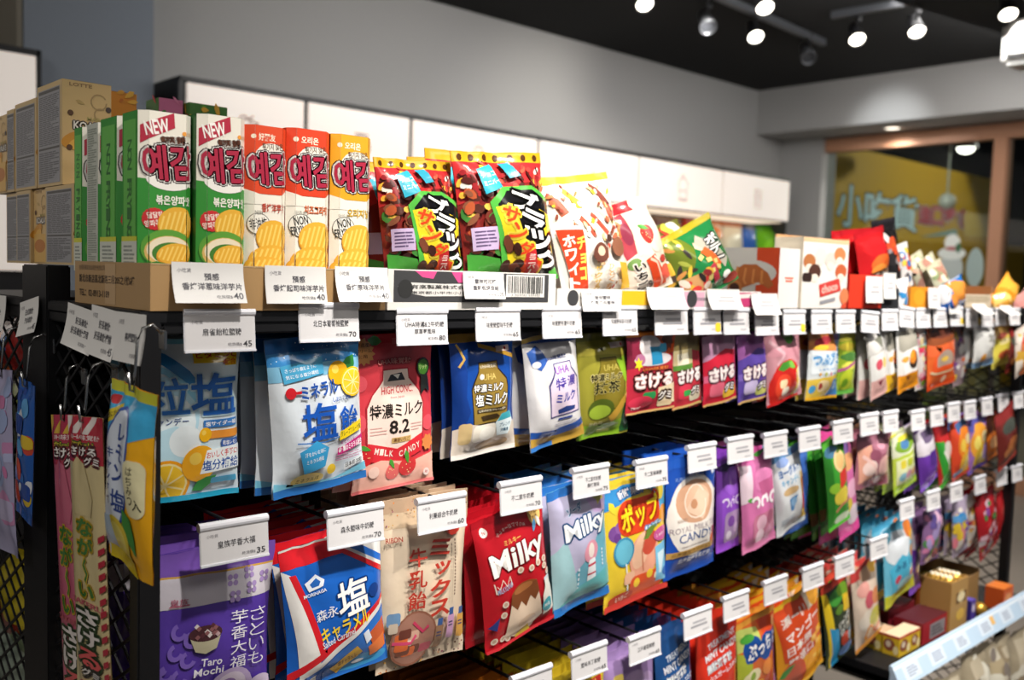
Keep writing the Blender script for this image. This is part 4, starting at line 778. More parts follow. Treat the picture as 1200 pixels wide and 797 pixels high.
def a_tea(A):
    A.base = '#1c4aa6'; A.rect(0, 0, 100, 8, '#2358b8'); A.disc(50, 50, 50, '#e4ded6'); A.ell(94, 40, 14, 7, '#e0dad2'); A.ell(50, 38, 37, 18, '#c79a7c'); A.ell(54, 37, 26, 12, '#d8b094'); A.poly([(30, 44), (60, 26), (80, 36), (60, 54)], '#dcbda4'); A.arcs(50, 38, 20, 0, 330, 2, '#e8d4c2'); A.disc(46, 40, 6, '#b88664')
    A.t('ROYAL MILK TEA', 3, 57, 97, 62, '#8a7a86', -.005); A.t('CANDY', 17, 63, 84, 70.5, '#3a5890', .0); A.t('HOKKAIDO', 14, 50, 34, 53, '#a88c7c', .0); A.lines(22, 73, 80, 75, 1, '#b8aca8', 2, .4, 3); A.t('北海道産生乳使用', 16, 16, 70, 19, '#8fb0e0', .0)
    A.rr(84, 64, 97, 70, 3, '#b4502c'); A.rr(80, 70, 92, 77, 3, '#c8622e'); A.rect(0, 77, 100, 82, '#b08a4a'); A.t('北海道生クリーム使用', 6, 78, 94, 81, '#5a3c18', .01); A.t('北海道産牛乳使用', 20, 84, 82, 88.5, '#eef2f8', .03); A.poly([(86, 14), (98, 12), (96, 19), (90, 20)], '#dfe8f4')
def squig(A, x0, x1, y, col, wd=5):
    d = (x1 - x0) / 3
    for k in range(3): A.arcs(x0 + d * (k + .5), y + (k % 2) * 2 - 1, d * .36, 200 - 60 * k, 430 - 50 * k, wd, col, 9); A.disc(x0 + d * (k + .75), y - 5, wd * .5, col, 8)
def a_purple(A):
    A.base = '#8a4cc0'; A.rect(0, 0, 100, 7, '#7438a8'); A.ell(46, 15, 50, 4, '#3a2058'); A.ell(60, 30, 44, 14, '#9a5cd0'); A.disc(70, 24, 16, '#a66cd8'); squig(A, 8, 96, 51, '#e4d4f0'); A.rr(20, 60, 92, 92, 14, '#a488b0'); A.disc(48, 70, 15, '#7a4a9c'); A.disc(72, 78, 13, '#bfa4c8'); A.disc(40, 84, 12, '#d0c4d4'); A.rect(0, 91, 100, 100, '#9a50d0')
def a_pink(A):
    A.base = '#d676ac'; A.rect(0, 0, 100, 7, '#d458a0'); A.poly([(0, 8), (26, 10), (20, 44), (0, 48)], '#f0d8e4'); A.leaf(60, 2, 20, 6, 0, '#4aa23e'); A.leaf(20, 45, 12, 4, 10, '#5aa84a'); A.ell(64, 28, 36, 14, '#dc82b4'); A.poly([(40, 30), (90, 28), (80, 44), (50, 46)], '#c0608e'); squig(A, 16, 92, 50, '#fbf0f6', 6); A.rr(20, 62, 90, 92, 14, '#c87a98'); A.disc(44, 72, 14, '#e8b8cc'); A.disc(72, 70, 13, '#a85a78'); A.disc(40, 86, 13, '#f0d0de'); A.disc(70, 86, 12, '#d88aac'); A.rect(0, 92, 100, 100, '#e888b8')
def a_yogurt(A):
    A.base = '#c9d4dc'; A.rect(0, 0, 76, 100, '#dadde0'); A.rect(0, 0, 100, 9, '#5a86b4'); A.ell(30, 12, 20, 5, '#8aa0d0'); A.t('ヨーグルト', 12, 18, 78, 29, '#4a72b0', .05, -3, [('#e8eef4', 2)]); A.t('キャンディ', 16, 31, 70, 40, '#4a9cc8', .04, -3); A.ell(40, 48, 24, 5, '#c8a87a'); A.poly([(34, 58), (60, 56), (52, 76), (40, 74)], '#5a8cc0'); A.disc(50, 64, 9, '#8ab2d8'); A.rect(78, 32, 100, 94, '#d0b078'); A.rr(80, 40, 98, 60, 6, '#b06a40'); A.rect(78, 60, 100, 80, '#c83a2c'); A.rect(78, 80, 100, 94, '#e0b838'); A.lines(10, 80, 60, 88, 3, '#a8b4c0', 3, .4, 2)
def a_greenbag(A):
    A.base = '#3f9a34'; A.rect(0, 0, 100, 8, '#58b038'); A.poly([(0, 8), (22, 8), (16, 100), (0, 100)], '#2f7a2a'); A.ell(30, 12, 26, 6, '#4c7a9a'); A.disc(52, 25, 26, '#e8c890'); A.disc(52, 25, 18, '#e4b878'); A.leaf(60, 13, 16, 5, -20, '#5a7a2a'); A.poly([(40, 37), (86, 35), (82, 52), (36, 54)], '#cf3a34'); A.ell(50, 64, 34, 10, '#dcc84a'); A.stroke([(24, 80), (50, 74), (90, 72)], 7, '#d88a6a'); A.ell(22, 52, 16, 6, '#8cc03a'); A.ell(60, 92, 34, 6, '#d8e4c8'); A.rect(0, 96, 100, 100, '#5cc03c')
def a_greenedge(A): A.base = '#2d7a2a'; A.rect(0, 0, 100, 8, '#4a9a34'); A.rect(0, 70, 100, 84, '#7a5a3a'); A.stroke([(30, 10), (26, 95)], 10, '#4ca23a'); A.ell(70, 45, 14, 6, '#b0a838'); A.rect(0, 92, 100, 100, '#5ab03a')
def a_pinklong(A): A.base = '#cf6aa4'; A.rect(0, 0, 100, 8, '#d44a94'); A.ell(40, 14, 34, 8, '#7a5a9a'); A.ell(50, 28, 36, 8, '#e0a070'); A.ell(60, 54, 30, 9, '#e8b0cc'); A.ell(40, 68, 18, 7, '#d8c04a'); A.ell(64, 80, 30, 10, '#e0d0dc'); A.rect(0, 90, 100, 100, '#e0489c')
def a_clearpink(A):
    A.base = '#9c6070'; A.poly([(0, 30), (30, 20), (40, 80), (10, 90)], '#dca08a'); A.poly([(20, 10), (60, 6), (90, 34), (50, 40)], '#b07488'); A.ell(30, 62, 18, 14, '#eccfc8'); A.ell(72, 60, 20, 18, '#e6b4b0'); A.ell(40, 40, 16, 10, '#8a4c60'); A.stroke([(10, 40), (40, 60), (60, 90)], 5, '#e8c0b8'); A.ell(60, 22, 14, 9, '#d89cae'); A.poly([(30, 84), (90, 78), (84, 98), (50, 92)], '#b04a60')
def a_lime(A):
    A.base = '#b9cc4a'; A.rect(0, 0, 100, 36, '#d8dcc0'); A.ell(48, 20, 40, 13, '#7aa234'); A.ell(44, 20, 18, 7, '#4a78a8'); A.ell(50, 10, 26, 4, '#d8d040'); A.rect(8, 42, 92, 84, '#e4e8b8')
    for k, c in enumerate(('#d8c840', '#c0cc40', '#a8b83a')): A.rr(18 + k * 24, 44, 38 + k * 24, 58, 4, c)
    for k, c in enumerate(('#88b8c8', '#d8a0b0', '#e8b060')): A.ell(26 + k * 24, 72, 13, 7, c)
    A.rect(0, 86, 100, 100, '#a9cc34')
def a_violet(A): A.base = '#6c3aa8'; A.poly([(0, 0), (100, 0), (100, 50), (0, 38)], '#d6cfd8'); A.rr(30, 5, 80, 24, 8, '#6a5a78'); A.rr(40, 40, 84, 66, 8, '#5a3494'); A.rect(20, 78, 90, 86, '#8a5cc0'); A.rect(0, 93, 100, 100, '#8450c8')
def a_greenred(A): A.base = '#c22c2c'; A.poly([(0, 20), (40, 26), (90, 70), (90, 100), (20, 100)], '#3aa03a'); A.ell(60, 44, 24, 14, '#d8d0c8'); A.stroke([(30, 40), (70, 80)], 10, '#e4e0d8'); A.rect(0, 92, 100, 100, '#4cb83c'); A.rect(0, 0, 100, 10, '#a82028')
def a_fruit1(A):
    A.base = '#d4482a'; A.ell(60, 16, 36, 12, '#4a6aa0'); A.disc(60, 42, 40, '#e8842a'); A.disc(46, 44, 16, '#e8c24a'); A.disc(76, 38, 13, '#f0dca0'); A.disc(60, 78, 34, '#e8b23a'); A.disc(62, 74, 15, '#f2dc74'); A.ell(30, 90, 24, 7, '#88a8c8'); A.rect(0, 95, 100, 100, '#c83a2c')
def a_fruit2(A):
    A.base = '#9a6cb8'; A.ell(40, 12, 44, 12, '#5a58a8'); A.disc(46, 46, 40, '#e8a03a'); A.disc(30, 44, 15, '#f0dc6a'); A.disc(66, 40, 13, '#e4d8a8'); A.disc(50, 80, 36, '#d8b234'); A.disc(54, 76, 14, '#f2de70'); A.ell(74, 70, 20, 16, '#b090d0'); A.rect(0, 94, 100, 100, '#6a4ab8')
# ---- third rows
def a_plainyellow(A): A.base = '#c8b02c'; A.rect(0, 0, 100, 10, '#b49c24'); A.rect(64, 2, 84, 10, '#e0d050'); A.rr(60, 14, 92, 24, 2, '#c8342c'); A.t('W', 70, 15, 82, 23, '#f0d860', .03); A.ell(40, 50, 34, 20, '#e0cc60')
def a_lilac(A): A.base = '#a487bc'; A.rect(0, 0, 100, 8, '#967ab0'); A.rr(12, 20, 30, 60, 5, '#d8c060'); A.ell(70, 40, 24, 12, '#c0a4d0'); A.ell(50, 60, 30, 14, '#b898c8'); A.ell(50, 30, 20, 8, '#b49ac4')
def a_mint(base, txt, low):
    def f(A):
        A.base = base; A.rect(0, 0, 100, 7, base)
        A.t('TREATMENT', 24, 18, 92, 23.5, '#d8e0e8', .02, -6); A.t('MINT CANDY', 16, 26, 96, 32.5, '#e4e8ee', .025, -6); A.t(txt, 18, 36, 78, 44, '#eceff2', .03, -6, [('#8a9098', .8)]); A.t('シュガーレスのど', 22, 46, 94, 51, '#e0e6ec', .02, -6)
        rd = random.Random(4)
        for k in range(16): A.rr(*(lambda x, y: (x - 8, y - 3.4, x + 8, y + 3.4))(rd.uniform(12, 88), rd.uniform(62, 94)), 2, rd.choice(low))
    return f
def a_puccho(A):
    A.base = '#d8682a'; A.poly([(0, 6), (46, 12), (50, 30), (0, 34)], '#c0cc6a'); A.poly([(50, 6), (100, 8), (100, 34), (60, 30)], '#d84a22'); A.rect(0, 0, 100, 7, '#e09a3a'); A.poly([(0, 34), (30, 40), (20, 100), (0, 100)], '#a8b43a'); A.disc(30, 34, 20, '#1d4a94'); A.disc(64, 38, 20, '#1d4a94'); A.disc(84, 36, 16, '#1d4a94')
    A.t('ぷっちょ', 16, 26, 98, 44, '#f4f6f8', .05, -5, [('#1d4a94', 5)]); A.ell(30, 66, 20, 9, '#e8e0b0'); A.disc(30, 66, 7, '#8aa83a'); A.disc(66, 62, 13, '#e88a3a'); A.ell(40, 84, 28, 10, '#e8a82a'); A.disc(74, 84, 18, '#d85a3c'); A.ell(20, 20, 14, 5, '#4a9a3a'); A.disc(90, 16, 8, '#e8a060'); A.poly([(92, 50), (100, 48), (100, 100), (94, 100)], '#c878b8')
def a_mango(A):
    A.base = '#e29a22'; A.rect(0, 0, 100, 5, '#d8ac2a'); A.poly([(0, 5), (88, 5), (96, 64), (60, 70), (10, 62)], '#cf4a22'); A.poly([(60, 4), (100, 2), (100, 18), (66, 24)], '#e8d8c0'); A.disc(82, 12, 12, '#e8a43a')
    A.t('濃', 10, 14, 30, 25, '#e8ded4', .04, -4); A.t('ーい', 32, 13, 60, 24, '#e8ded4', .02, -4); A.t('マンゴー', 14, 29, 88, 41, '#f6f0ea', .045, -6); A.t('日本原', 14, 45, 66, 55, '#f6f0ea', .04, -5); A.t('裝進口', 16, 58, 70, 69, '#f6f0ea', .04, -5)
    A.disc(26, 86, 26, '#d8502c'); A.leaf(14, 72, 14, 5, -25, '#3f8a3a'); A.poly([(50, 90), (64, 70), (92, 64), (98, 92), (70, 100)], '#eda22a')
    for (x, y) in ((72, 56), (86, 52), (82, 64), (92, 66), (74, 78), (88, 80), (82, 90)): A.rr(x - 7, y - 4, x + 7, y + 4, 2, '#f0a830'); A.rr(x - 5, y - 3, x + 3, y + 1, 2, '#f6c658')
    A.rect(0, 96, 100, 100, '#e8b02a')
def a_jungle(A):
    A.base = '#2e3a24'; A.rect(0, 0, 100, 9, '#cf3f2e'); A.poly([(0, 8), (16, 10), (28, 96), (10, 100)], '#dcc02a'); A.poly([(10, 50), (36, 56), (44, 100), (16, 100)], '#2f92c4'); A.ell(40, 20, 24, 8, '#3f8a34'); A.ell(70, 16, 22, 7, '#7aa82e'); A.poly([(62, 20), (84, 22), (88, 44), (60, 40)], '#d8b42a'); A.t('ジャングル', 34, 44, 96, 54, '#ecebe2', .05, -16, [('#1a2014', 2)]); A.t('グミ', 40, 56, 80, 66, '#ecebe2', .05, -14, [('#1a2014', 2)]); A.disc(62, 74, 16, '#c8442c'); A.ell(86, 72, 14, 9, '#9ab8c8'); A.ell(72, 90, 26, 8, '#6a8ac0'); A.ell(44, 34, 16, 5, '#567a2c')
def a_fruitwhite(A):
    A.base = '#e0cbb8'; A.rect(0, 0, 100, 12, '#d84a48'); A.ell(50, 12, 24, 7, '#d8b090'); A.ell(80, 10, 14, 7, '#e8b44a'); A.ell(30, 26, 20, 9, '#e4a49a'); A.disc(46, 42, 18, '#c85a68'); A.ell(76, 44, 20, 10, '#d88a5a'); A.ell(30, 64, 22, 12, '#e8dccc'); A.ell(66, 68, 24, 12, '#c8c04a'); A.disc(44, 84, 17, '#e08a3a'); A.disc(44, 84, 11, '#ecd8c0'); A.ell(78, 86, 14, 7, '#d86a58'); A.rect(0, 95, 100, 100, '#d8903a')
def a_whitetop(A):
    A.base = '#6fc0dc'; A.rect(0, 0, 100, 8, '#4aa4c8'); A.ell(40, 30, 38, 20, '#e4eaf0'); A.ell(28, 14, 10, 6, '#c8d2dc'); A.disc(78, 16, 13, '#e8843a'); A.disc(88, 26, 10, '#e8b83a'); A.disc(84, 44, 10, '#dc9a3a'); A.poly([(10, 52), (44, 40), (80, 54), (96, 84), (20, 86)], '#4fbce0'); A.t('みるく', 26, 50, 72, 60, '#1f5a8c', .05); A.ell(34, 70, 10, 5, '#d0445a'); A.ell(80, 72, 10, 5, '#c84a6a'); A.ell(58, 80, 26, 6, '#a0dce8'); A.poly([(0, 84), (50, 88), (100, 80), (100, 100), (0, 100)], '#c8c830')
# ---- end panel and the black thunder style bags
def a_longgummy(c, band, dots):
    def f(A):
        A.base = c; A.rect(0, 0, 100, 16, band)
        for k in range(3): A.poly([(k * 34, 0), (k * 34 + 14, 0), (k * 34 - 6, 6), (k * 34 - 20, 6)], dots)
        A.t('UHA味覚糖', 8, 6.2, 92, 8, '#f0d8d8', .02); A.t('ながーい', 14, 8.6, 78, 10.4, '#d8c43a', .03, 0, [('#4a6a2a', 1.5)]); A.t('さける', 10, 10.4, 84, 13.6, '#f4f0ec', .05, 0, [('#5a1c24', 3.5)]); A.t('グミ', 54, 13.6, 92, 16.4, '#f4f0ec', .04, 0, [('#5a1c24', 3)])
        A.poly([(30, 14), (54, 16), (76, 28), (70, 34), (20, 34), (10, 20)], c)
        for k, ch in enumerate('なが'): A.t(ch, 28, 35 + k * 6.5, 74, 41 + k * 6.5, '#3f7a2c', .06, 0, [('#d8b83a', 2.5)])
        A.stroke([(52, 48.6), (46, 51), (56, 54), (50, 57)], 9, '#d8b83a'); A.stroke([(52, 49), (46, 51), (56, 54), (50, 56.6)], 5, '#3f7a2c'); A.t('い', 28, 57.6, 74, 62.4, '#3f7a2c', .06, 0, [('#d8b83a', 2.5)])
        A.t('SAKERU', 6, 63.4, 94, 65.4, '#c8606c', .02)
        for k, ch in enumerate('さける'): A.t(ch, 18, 66.2 + k * 7, 82, 72.8 + k * 7, '#e0585a' if k == 2 else '#ece4e0', .07, 0, [('#2c4a24', 4), ])
        A.t('グミ', 30, 87.4, 76, 90, '#efe9e4', .05, 0, [('#2a2420', 4)]); A.leaf(70, 94, 26, 9, -12, '#3f7a3a'); A.disc(30, 97, 14, '#b82a3c')
        for k in range(14): A.poly([(90, 40 + k * 4.2), (100, 38.6 + k * 4.2), (100, 40.6 + k * 4.2), (90, 42.2 + k * 4.2)], '#b03040')
        A.rect(0, 98, 100, 100, '#9a3040')
    return f
def a_lemonbag(A):
    A.base = '#e8a91e'; A.poly([(0, 0), (100, 0), (100, 22), (60, 30), (0, 30)], '#3fa4d4'); A.rect(0, 0, 100, 6, '#c8c83a'); A.ell(16, 10, 12, 2.4, '#c8383c'); A.poly([(6, 17), (40, 10), (44, 15), (8, 24)], '#d8c22a'); A.t('夏にぴったり', 10, 15, 40, 18, '#3a3410', .02, -18)
    A.ell(38, 48, 34, 38, '#3a5aa4', rot=14); A.ell(38, 48, 31, 36, '#d8e0ee', rot=14); A.tv('レモン', 40, 20, 64, 52, '#2c468c', .04); A.tv('キャンディ', 18, 34, 36, 66, '#2c468c', .02); A.t('塩', 40, 55, 66, 67, '#2c468c', .05)
    A.rr(70, 36, 96, 66, 8, '#e4dcb0'); A.tv('はちみつ', 76, 39, 84, 60, '#3a3a2a', .01); A.t('入', 84, 56, 94, 62, '#2a2a20', .03)
    A.leaf(72, 76, 22, 9, 60, '#3f8a3a'); A.disc(44, 86, 26, '#d8c03a'); A.disc(44, 86, 20, '#e8d868'); A.poly([(0, 76), (30, 72), (40, 98), (10, 100)], '#b8c8d8'); A.poly([(10, 92), (60, 90), (80, 100), (10, 100)], '#d2b81e')
def a_thunder(A):
    A.base = '#7a2420'; A.rect(0, 0, 100, 8, '#c8961e'); rd = random.Random(6)
    for k in range(7): A.disc(8 + k * 14, 4.5, 3, '#4a2c10', 10)
    A.poly([(0, 8), (100, 8), (100, 22), (60, 26), (20, 34), (0, 40)], '#b02a2c')
    for k in range(90):
        x, y = rd.uniform(2, 98), rd.uniform(10, 36)
        A.ell(x, y, rd.uniform(2, 6), rd.uniform(1, 2.6), rd.choice(['#4a1c18', '#d8d0c4', '#8e2226', '#c83a34', '#5a2420', '#e0a83a', '#a8503c', '#d84a3c']), 8, rd.uniform(0, 180))
    for k in range(60):
        A.ell(rd.uniform(2, 40), rd.uniform(32, 84), rd.uniform(3, 7), rd.uniform(1.6, 4), rd.choice(['#4a241c', '#6a2e22', '#351a16', '#7c4a34', '#8e2a26', '#a8502e', '#3f7a34', '#d8b04a']), 8, rd.uniform(0, 180))
    A.poly([(16, 15), (32, 11), (38, 29), (20, 34)], '#2f9ab0'); A.t('チョコ', 19, 17, 34, 21, '#dff0f0', .02, -10); A.t('ミニバー', 20, 23, 36, 27, '#dff0f0', .02, -10); A.poly([(44, 10), (56, 9), (62, 20), (50, 22)], '#2f8aa0')
    A.rect(4, 58, 28, 75, '#b8a4c4'); A.lines(6, 60, 26, 73, 5, '#5a4a6a', 3, .5, 2); A.poly([(0, 77), (30, 82), (40, 100), (0, 100)], '#3f8a34')
    A.poly([(22, 40), (36, 29), (70, 28), (98, 38), (100, 100), (36, 100)], '#4ca23e'); A.poly([(28, 42), (40, 32), (70, 31), (96, 42), (100, 100), (46, 100)], '#121115')
    A.poly([(26, 44), (42, 42), (72, 98), (44, 98)], '#e0c428'); A.poly([(78, 46), (98, 52), (100, 84), (84, 66)], '#e0c428'); A.poly([(84, 80), (100, 88), (100, 98), (88, 97)], '#4ca23e')
    for i, ch in enumerate('ブラック'):
        x = 44 + i * 8.4; y = 32 + i * 15; A.t(ch, x, y, x + 32, y + 17, '#f4f2ee', .06, 16, [('#101010', 3)], .12)
    for i, ch in enumerate('サンダー'):
        x = 30 + i * 8; y = 44 + i * 13; A.t(ch, x, y, x + 20, y + 12.5, '#d8441e', .05, 16, [('#f0d84a', 2)], .1)
    A.poly([(56, 80), (68, 76), (72, 96), (60, 98)], '#b8282c'); A.tv('ミニバー', 60, 80, 68, 95, '#f2e0d8', .02)
    for k in range(10): A.ell(rd.uniform(34, 52), rd.uniform(70, 94), 6, 3.6, rd.choice(['#3c1e18', '#5a2c20', '#6a3a28']), 9, rd.uniform(0, 180))
    A.rect(0, 97, 100, 100, '#3f8a34')
def a_whitechoco(A):
    A.base = '#e9e4da'; A.rect(0, 0, 100, 6, '#d8c23a'); A.stroke([(8, 14), (16, 32)], 10, '#a05a44'); A.stroke([(24, 12), (40, 26)], 8, '#d8cc4a'); A.stroke([(40, 12), (60, 30)], 7, '#e8dfcc'); A.stroke([(66, 10), (86, 30)], 11, '#8a4a40'); A.stroke([(58, 30), (80, 44)], 6, '#d8c8b0'); A.stroke([(30, 36), (46, 52)], 7, '#a8503c'); A.disc(84, 34, 8, '#c86a58'); A.stroke([(48, 34), (70, 52)], 5, '#c8503c')
    rd = random.Random(12)
    for k in range(60): A.ell(rd.uniform(4, 96), rd.uniform(8, 58), rd.uniform(1.5, 5), rd.uniform(.8, 2.4), rd.choice(['#c87a4a', '#d8c23a', '#a04a3c', '#e8c890', '#d86a4a', '#8a4a3a', '#f4f0e8']), 8, rd.uniform(0, 180))
    for k in range(30): A.ell(rd.uniform(34, 98), rd.uniform(58, 98), rd.uniform(1.5, 4), rd.uniform(.8, 2), rd.choice(['#d8b48a', '#c84a3a', '#e0c8a8', '#b87a4a']), 8, rd.uniform(0, 180))
    A.poly([(2, 42), (26, 46), (30, 98), (8, 98)], '#cc3f22'); A.tv('ホワイト', 5, 47, 17, 92, '#f6e6da', .04); A.tv('チョコ', 18, 50, 27, 86, '#f4d85a', .03)
    A.ell(48, 66, 12, 8, '#6a4034'); A.ell(48, 65, 6, 4, '#d8b8a0'); A.ell(78, 64, 10, 8, '#8a5a44'); A.disc(66, 56, 4, '#4a3028'); A.tv('サクサク', 38, 76, 47, 96, '#d8b048', .02); A.tv('ひとくち', 56, 76, 65, 96, '#d89a48', .02); A.poly([(76, 76), (90, 78), (92, 98), (80, 98)], '#d8a83a')
def a_strawpack(A):
    A.base = '#e4d2c0'; A.rect(0, 0, 60, 12, '#b8282e'); A.poly([(2, 14), (34, 12), (30, 56), (10, 60)], '#a8404a'); A.poly([(6, 20), (22, 16), (20, 34), (8, 36)], '#c8703c'); A.ell(24, 34, 9, 12, '#8a3448'); A.stroke([(38, 14), (34, 60)], 6, '#dfe0c0'); berry(A, 60, 42, 13, '#cf3a34', 30, 2); A.ell(74, 56, 16, 6, '#ecd0c0'); A.ell(20, 66, 12, 6, '#6a8a4a')
    A.poly([(40, 66), (60, 62), (86, 96), (56, 98)], '#cf4420'); A.stroke([(48, 66), (62, 72), (74, 96)], 4, '#ecc0a8'); A.stroke([(56, 64), (70, 72), (86, 94)], 3, '#f2dccc'); A.tv('いちご', 16, 66, 38, 94, '#2c2624', .03, [('#efe6da', 2)]); A.ell(84, 84, 14, 8, '#d8584a'); A.ell(82, 70, 8, 4, '#b83a34'); A.ell(42, 92, 8, 5, '#3a3430')
def a_greensnack(A):
    A.base = '#237a40'; A.rect(0, 0, 100, 9, '#b0a028'); rd = random.Random(8)
    A.poly([(0, 8), (26, 8), (36, 30), (18, 60), (0, 60)], '#6a7a28')
    for k in range(10): A.ell(rd.uniform(2, 30), rd.uniform(10, 60), 8, 3, rd.choice(['#d8b83a', '#2c4a24', '#a8b04a', '#3a3430', '#c88a4a']), 9, rd.uniform(0, 180))
    A.stroke([(38, 28), (62, 46)], 8, '#e0cfae'); A.stroke([(46, 22), (84, 70)], 13, '#b8b0a0'); A.tv('ポテト', 58, 24, 84, 66, '#eceae4', .05, [('#3a3c38', 2)]); A.poly([(40, 40), (54, 36), (72, 66), (60, 74)], '#d8602e'); A.poly([(40, 62), (52, 60), (60, 84), (50, 88)], '#b83a4a')
    for k in range(9): x, y = rd.uniform(18, 60), rd.uniform(34, 92); A.stroke([(x, y), (x + rd.uniform(8, 16), y + rd.uniform(-6, 6))], 5, '#dcc878')
    A.poly([(0, 60), (30, 64), (50, 100), (0, 100)], '#b88a5a')
    for k in range(12): A.ell(rd.uniform(2, 40), rd.uniform(66, 98), 7, 4, rd.choice(['#c03a34', '#e0d0c0', '#2a2422', '#d8a83a', '#8a2c2c']), 9, rd.uniform(0, 180))
    A.ell(76, 84, 9, 5, '#eceae4'); A.ell(86, 92, 14, 6, '#8a3a30')
def plain(c, seal=None, extra=()):
    def f(A):
        A.base = c
        if seal: A.rect(0, 0, 100, 8, seal)
        for e in extra: A.ell(*e)
    return f
# ------------------------------------------------------------------ boxes and cartons
def box_thing(name, label, cat, lo, w, d, h, front=None, left=None, top='#c8c0b0', base='#c8b890', ch=0.0, group=None, m=None, yaw=0.0, rake=0.0):
    """closed printed box; lo = front-left-bottom corner; chamfered vertical front edges when ch > 0"""
    r = MB(); c = ch
    pr = [(0, c), (c, 0), (w - c, 0), (w, c), (w, d), (0, d)] if c else [(0, 0), (w, 0), (w, d), (0, d)]; n = len(pr)
    r.add([(x, y, 0) for x, y in pr] + [(x, y, h) for x, y in pr], [tuple(range(n))[::-1]] + [(i, (i + 1) % n, n + (i + 1) % n, n + i) for i in range(n)], base)
    r.add([(x, y, h + .0002) for x, y in pr], [tuple(range(n))], top)
    if front:
        A = Art((w - 2 * c * 0) / h); front(A)
        if c:                                       # wrap the front print round the chamfers
            L = math.hypot(c, c); tot = w - 2 * c + 2 * L; a = L / tot * 100; b = 100 - a
            for (u0, u1, o, uv, nn) in ((0, a, (0, c, h), (c, -c, 0), (-.7, -.7, 0)), (a, b, (c, 0, h), (w - 2 * c, 0, 0), (0, -1, 0)), (b, 100, (w - c, 0, h), (c, c, 0), (.7, -.7, 0))):
                S = Art(1); S.base = A.base
                for (vs, fs, col, k) in A.L:
                    V, F2 = cut(np.clip(vs, 0, 100), fs, [a, b], [])
                    F3 = [f for f in F2 if u0 - 1e-6 <= sum(V[i, 0] for i in f) / len(f) <= u1 + 1e-6]
                    if F3:
                        V = V.copy(); V[:, 0] = (V[:, 0] - u0) / (u1 - u0) * 100; us = sorted({i for f in F3 for i in f}); mp = {i: q for q, i in enumerate(us)}
                        S.L.append((V[us], [tuple(mp[i] for i in f) for f in F3], col, k))
                    else: S.L.append((np.zeros((0, 2)), [], col, k))
                art_on_plane(r, S, Vector(o) + Vector(nn) * .0001, uv, (0, 0, -h), nn)
        else: art_on_plane(r, A, (0, -.0001, h), (w, 0, 0), (0, 0, -h), (0, -1, 0))
    if left:
        A = Art((d - c) / h); left(A); art_on_plane(r, A, (-.0001, d, h), (0, -(d - c), 0), (0, 0, -h), (-1, 0, 0))
    o = r.build(name, m or CARD); o.location = lo; o.rotation_euler = (0, rake, yaw); return tag(o, label, cat, group)
def carton(name, label, x0, x1, y0, y1, z0, h, front=None, left=None, base='#b9966a', inner='#a5835a', th=.004, cat='cardboard tray', pad=0.0, hb=None):
    """open-topped card tray: four walls and a floor"""
    root = empty(name, (x0, y0, z0)); w, d = x1 - x0, y1 - y0; hb = hb or h
    m = MB(); m.box((0, 0, 0), (w, d, th), base); m.box((0, d - th, th), (w, d, hb), base); m.box((w - th, 0, th), (w, d - th, (h + hb) / 2), base)
    if pad: m.box((th, th, pad - .004), (w - th, d - th, pad), inner)
    m.build('tray_body', CARD, root)
    m = MB(); m.box((0, 0, th), (w - th, th, h), base)
    if front: A = Art(w / h); front(A); art_on_plane(m, A, (0, -.0001, h), (w, 0, 0), (0, 0, -h), (0, -1, 0))
    m.build('front_wall', CARD, root)
    m = MB(); m.box((0, th, th), (th, d - th, h), base)
    if left: A = Art(d / h); left(A); art_on_plane(m, A, (-.0001, d, h), (0, -d, 0), (0, 0, -h), (-1, 0, 0))
    m.build('side_wall', CARD, root)
    return tag(root, label, cat)
ZS = ZT + .0005
def chip(A, x, y, rx, ry, rot=-20):
    A.ell(x, y, rx, ry, '#c8891c', 22, rot); A.ell(x, y - 1, rx * .96, ry * .92, '#e2ab34', 22, rot); q = math.radians(rot)
    for k in range(-3, 4):
        s = k / 3.6; l = math.sqrt(1 - s * s) * .86; dx, dy = rx * l * .55, ry * l
        A.stroke([(x + s * rx * .9 - dx * .35, y - 1 + dy * .8), (x + s * rx * .9 + dx * .35, y - 1 - dy * .8)], rx * .1, '#f0cb62')
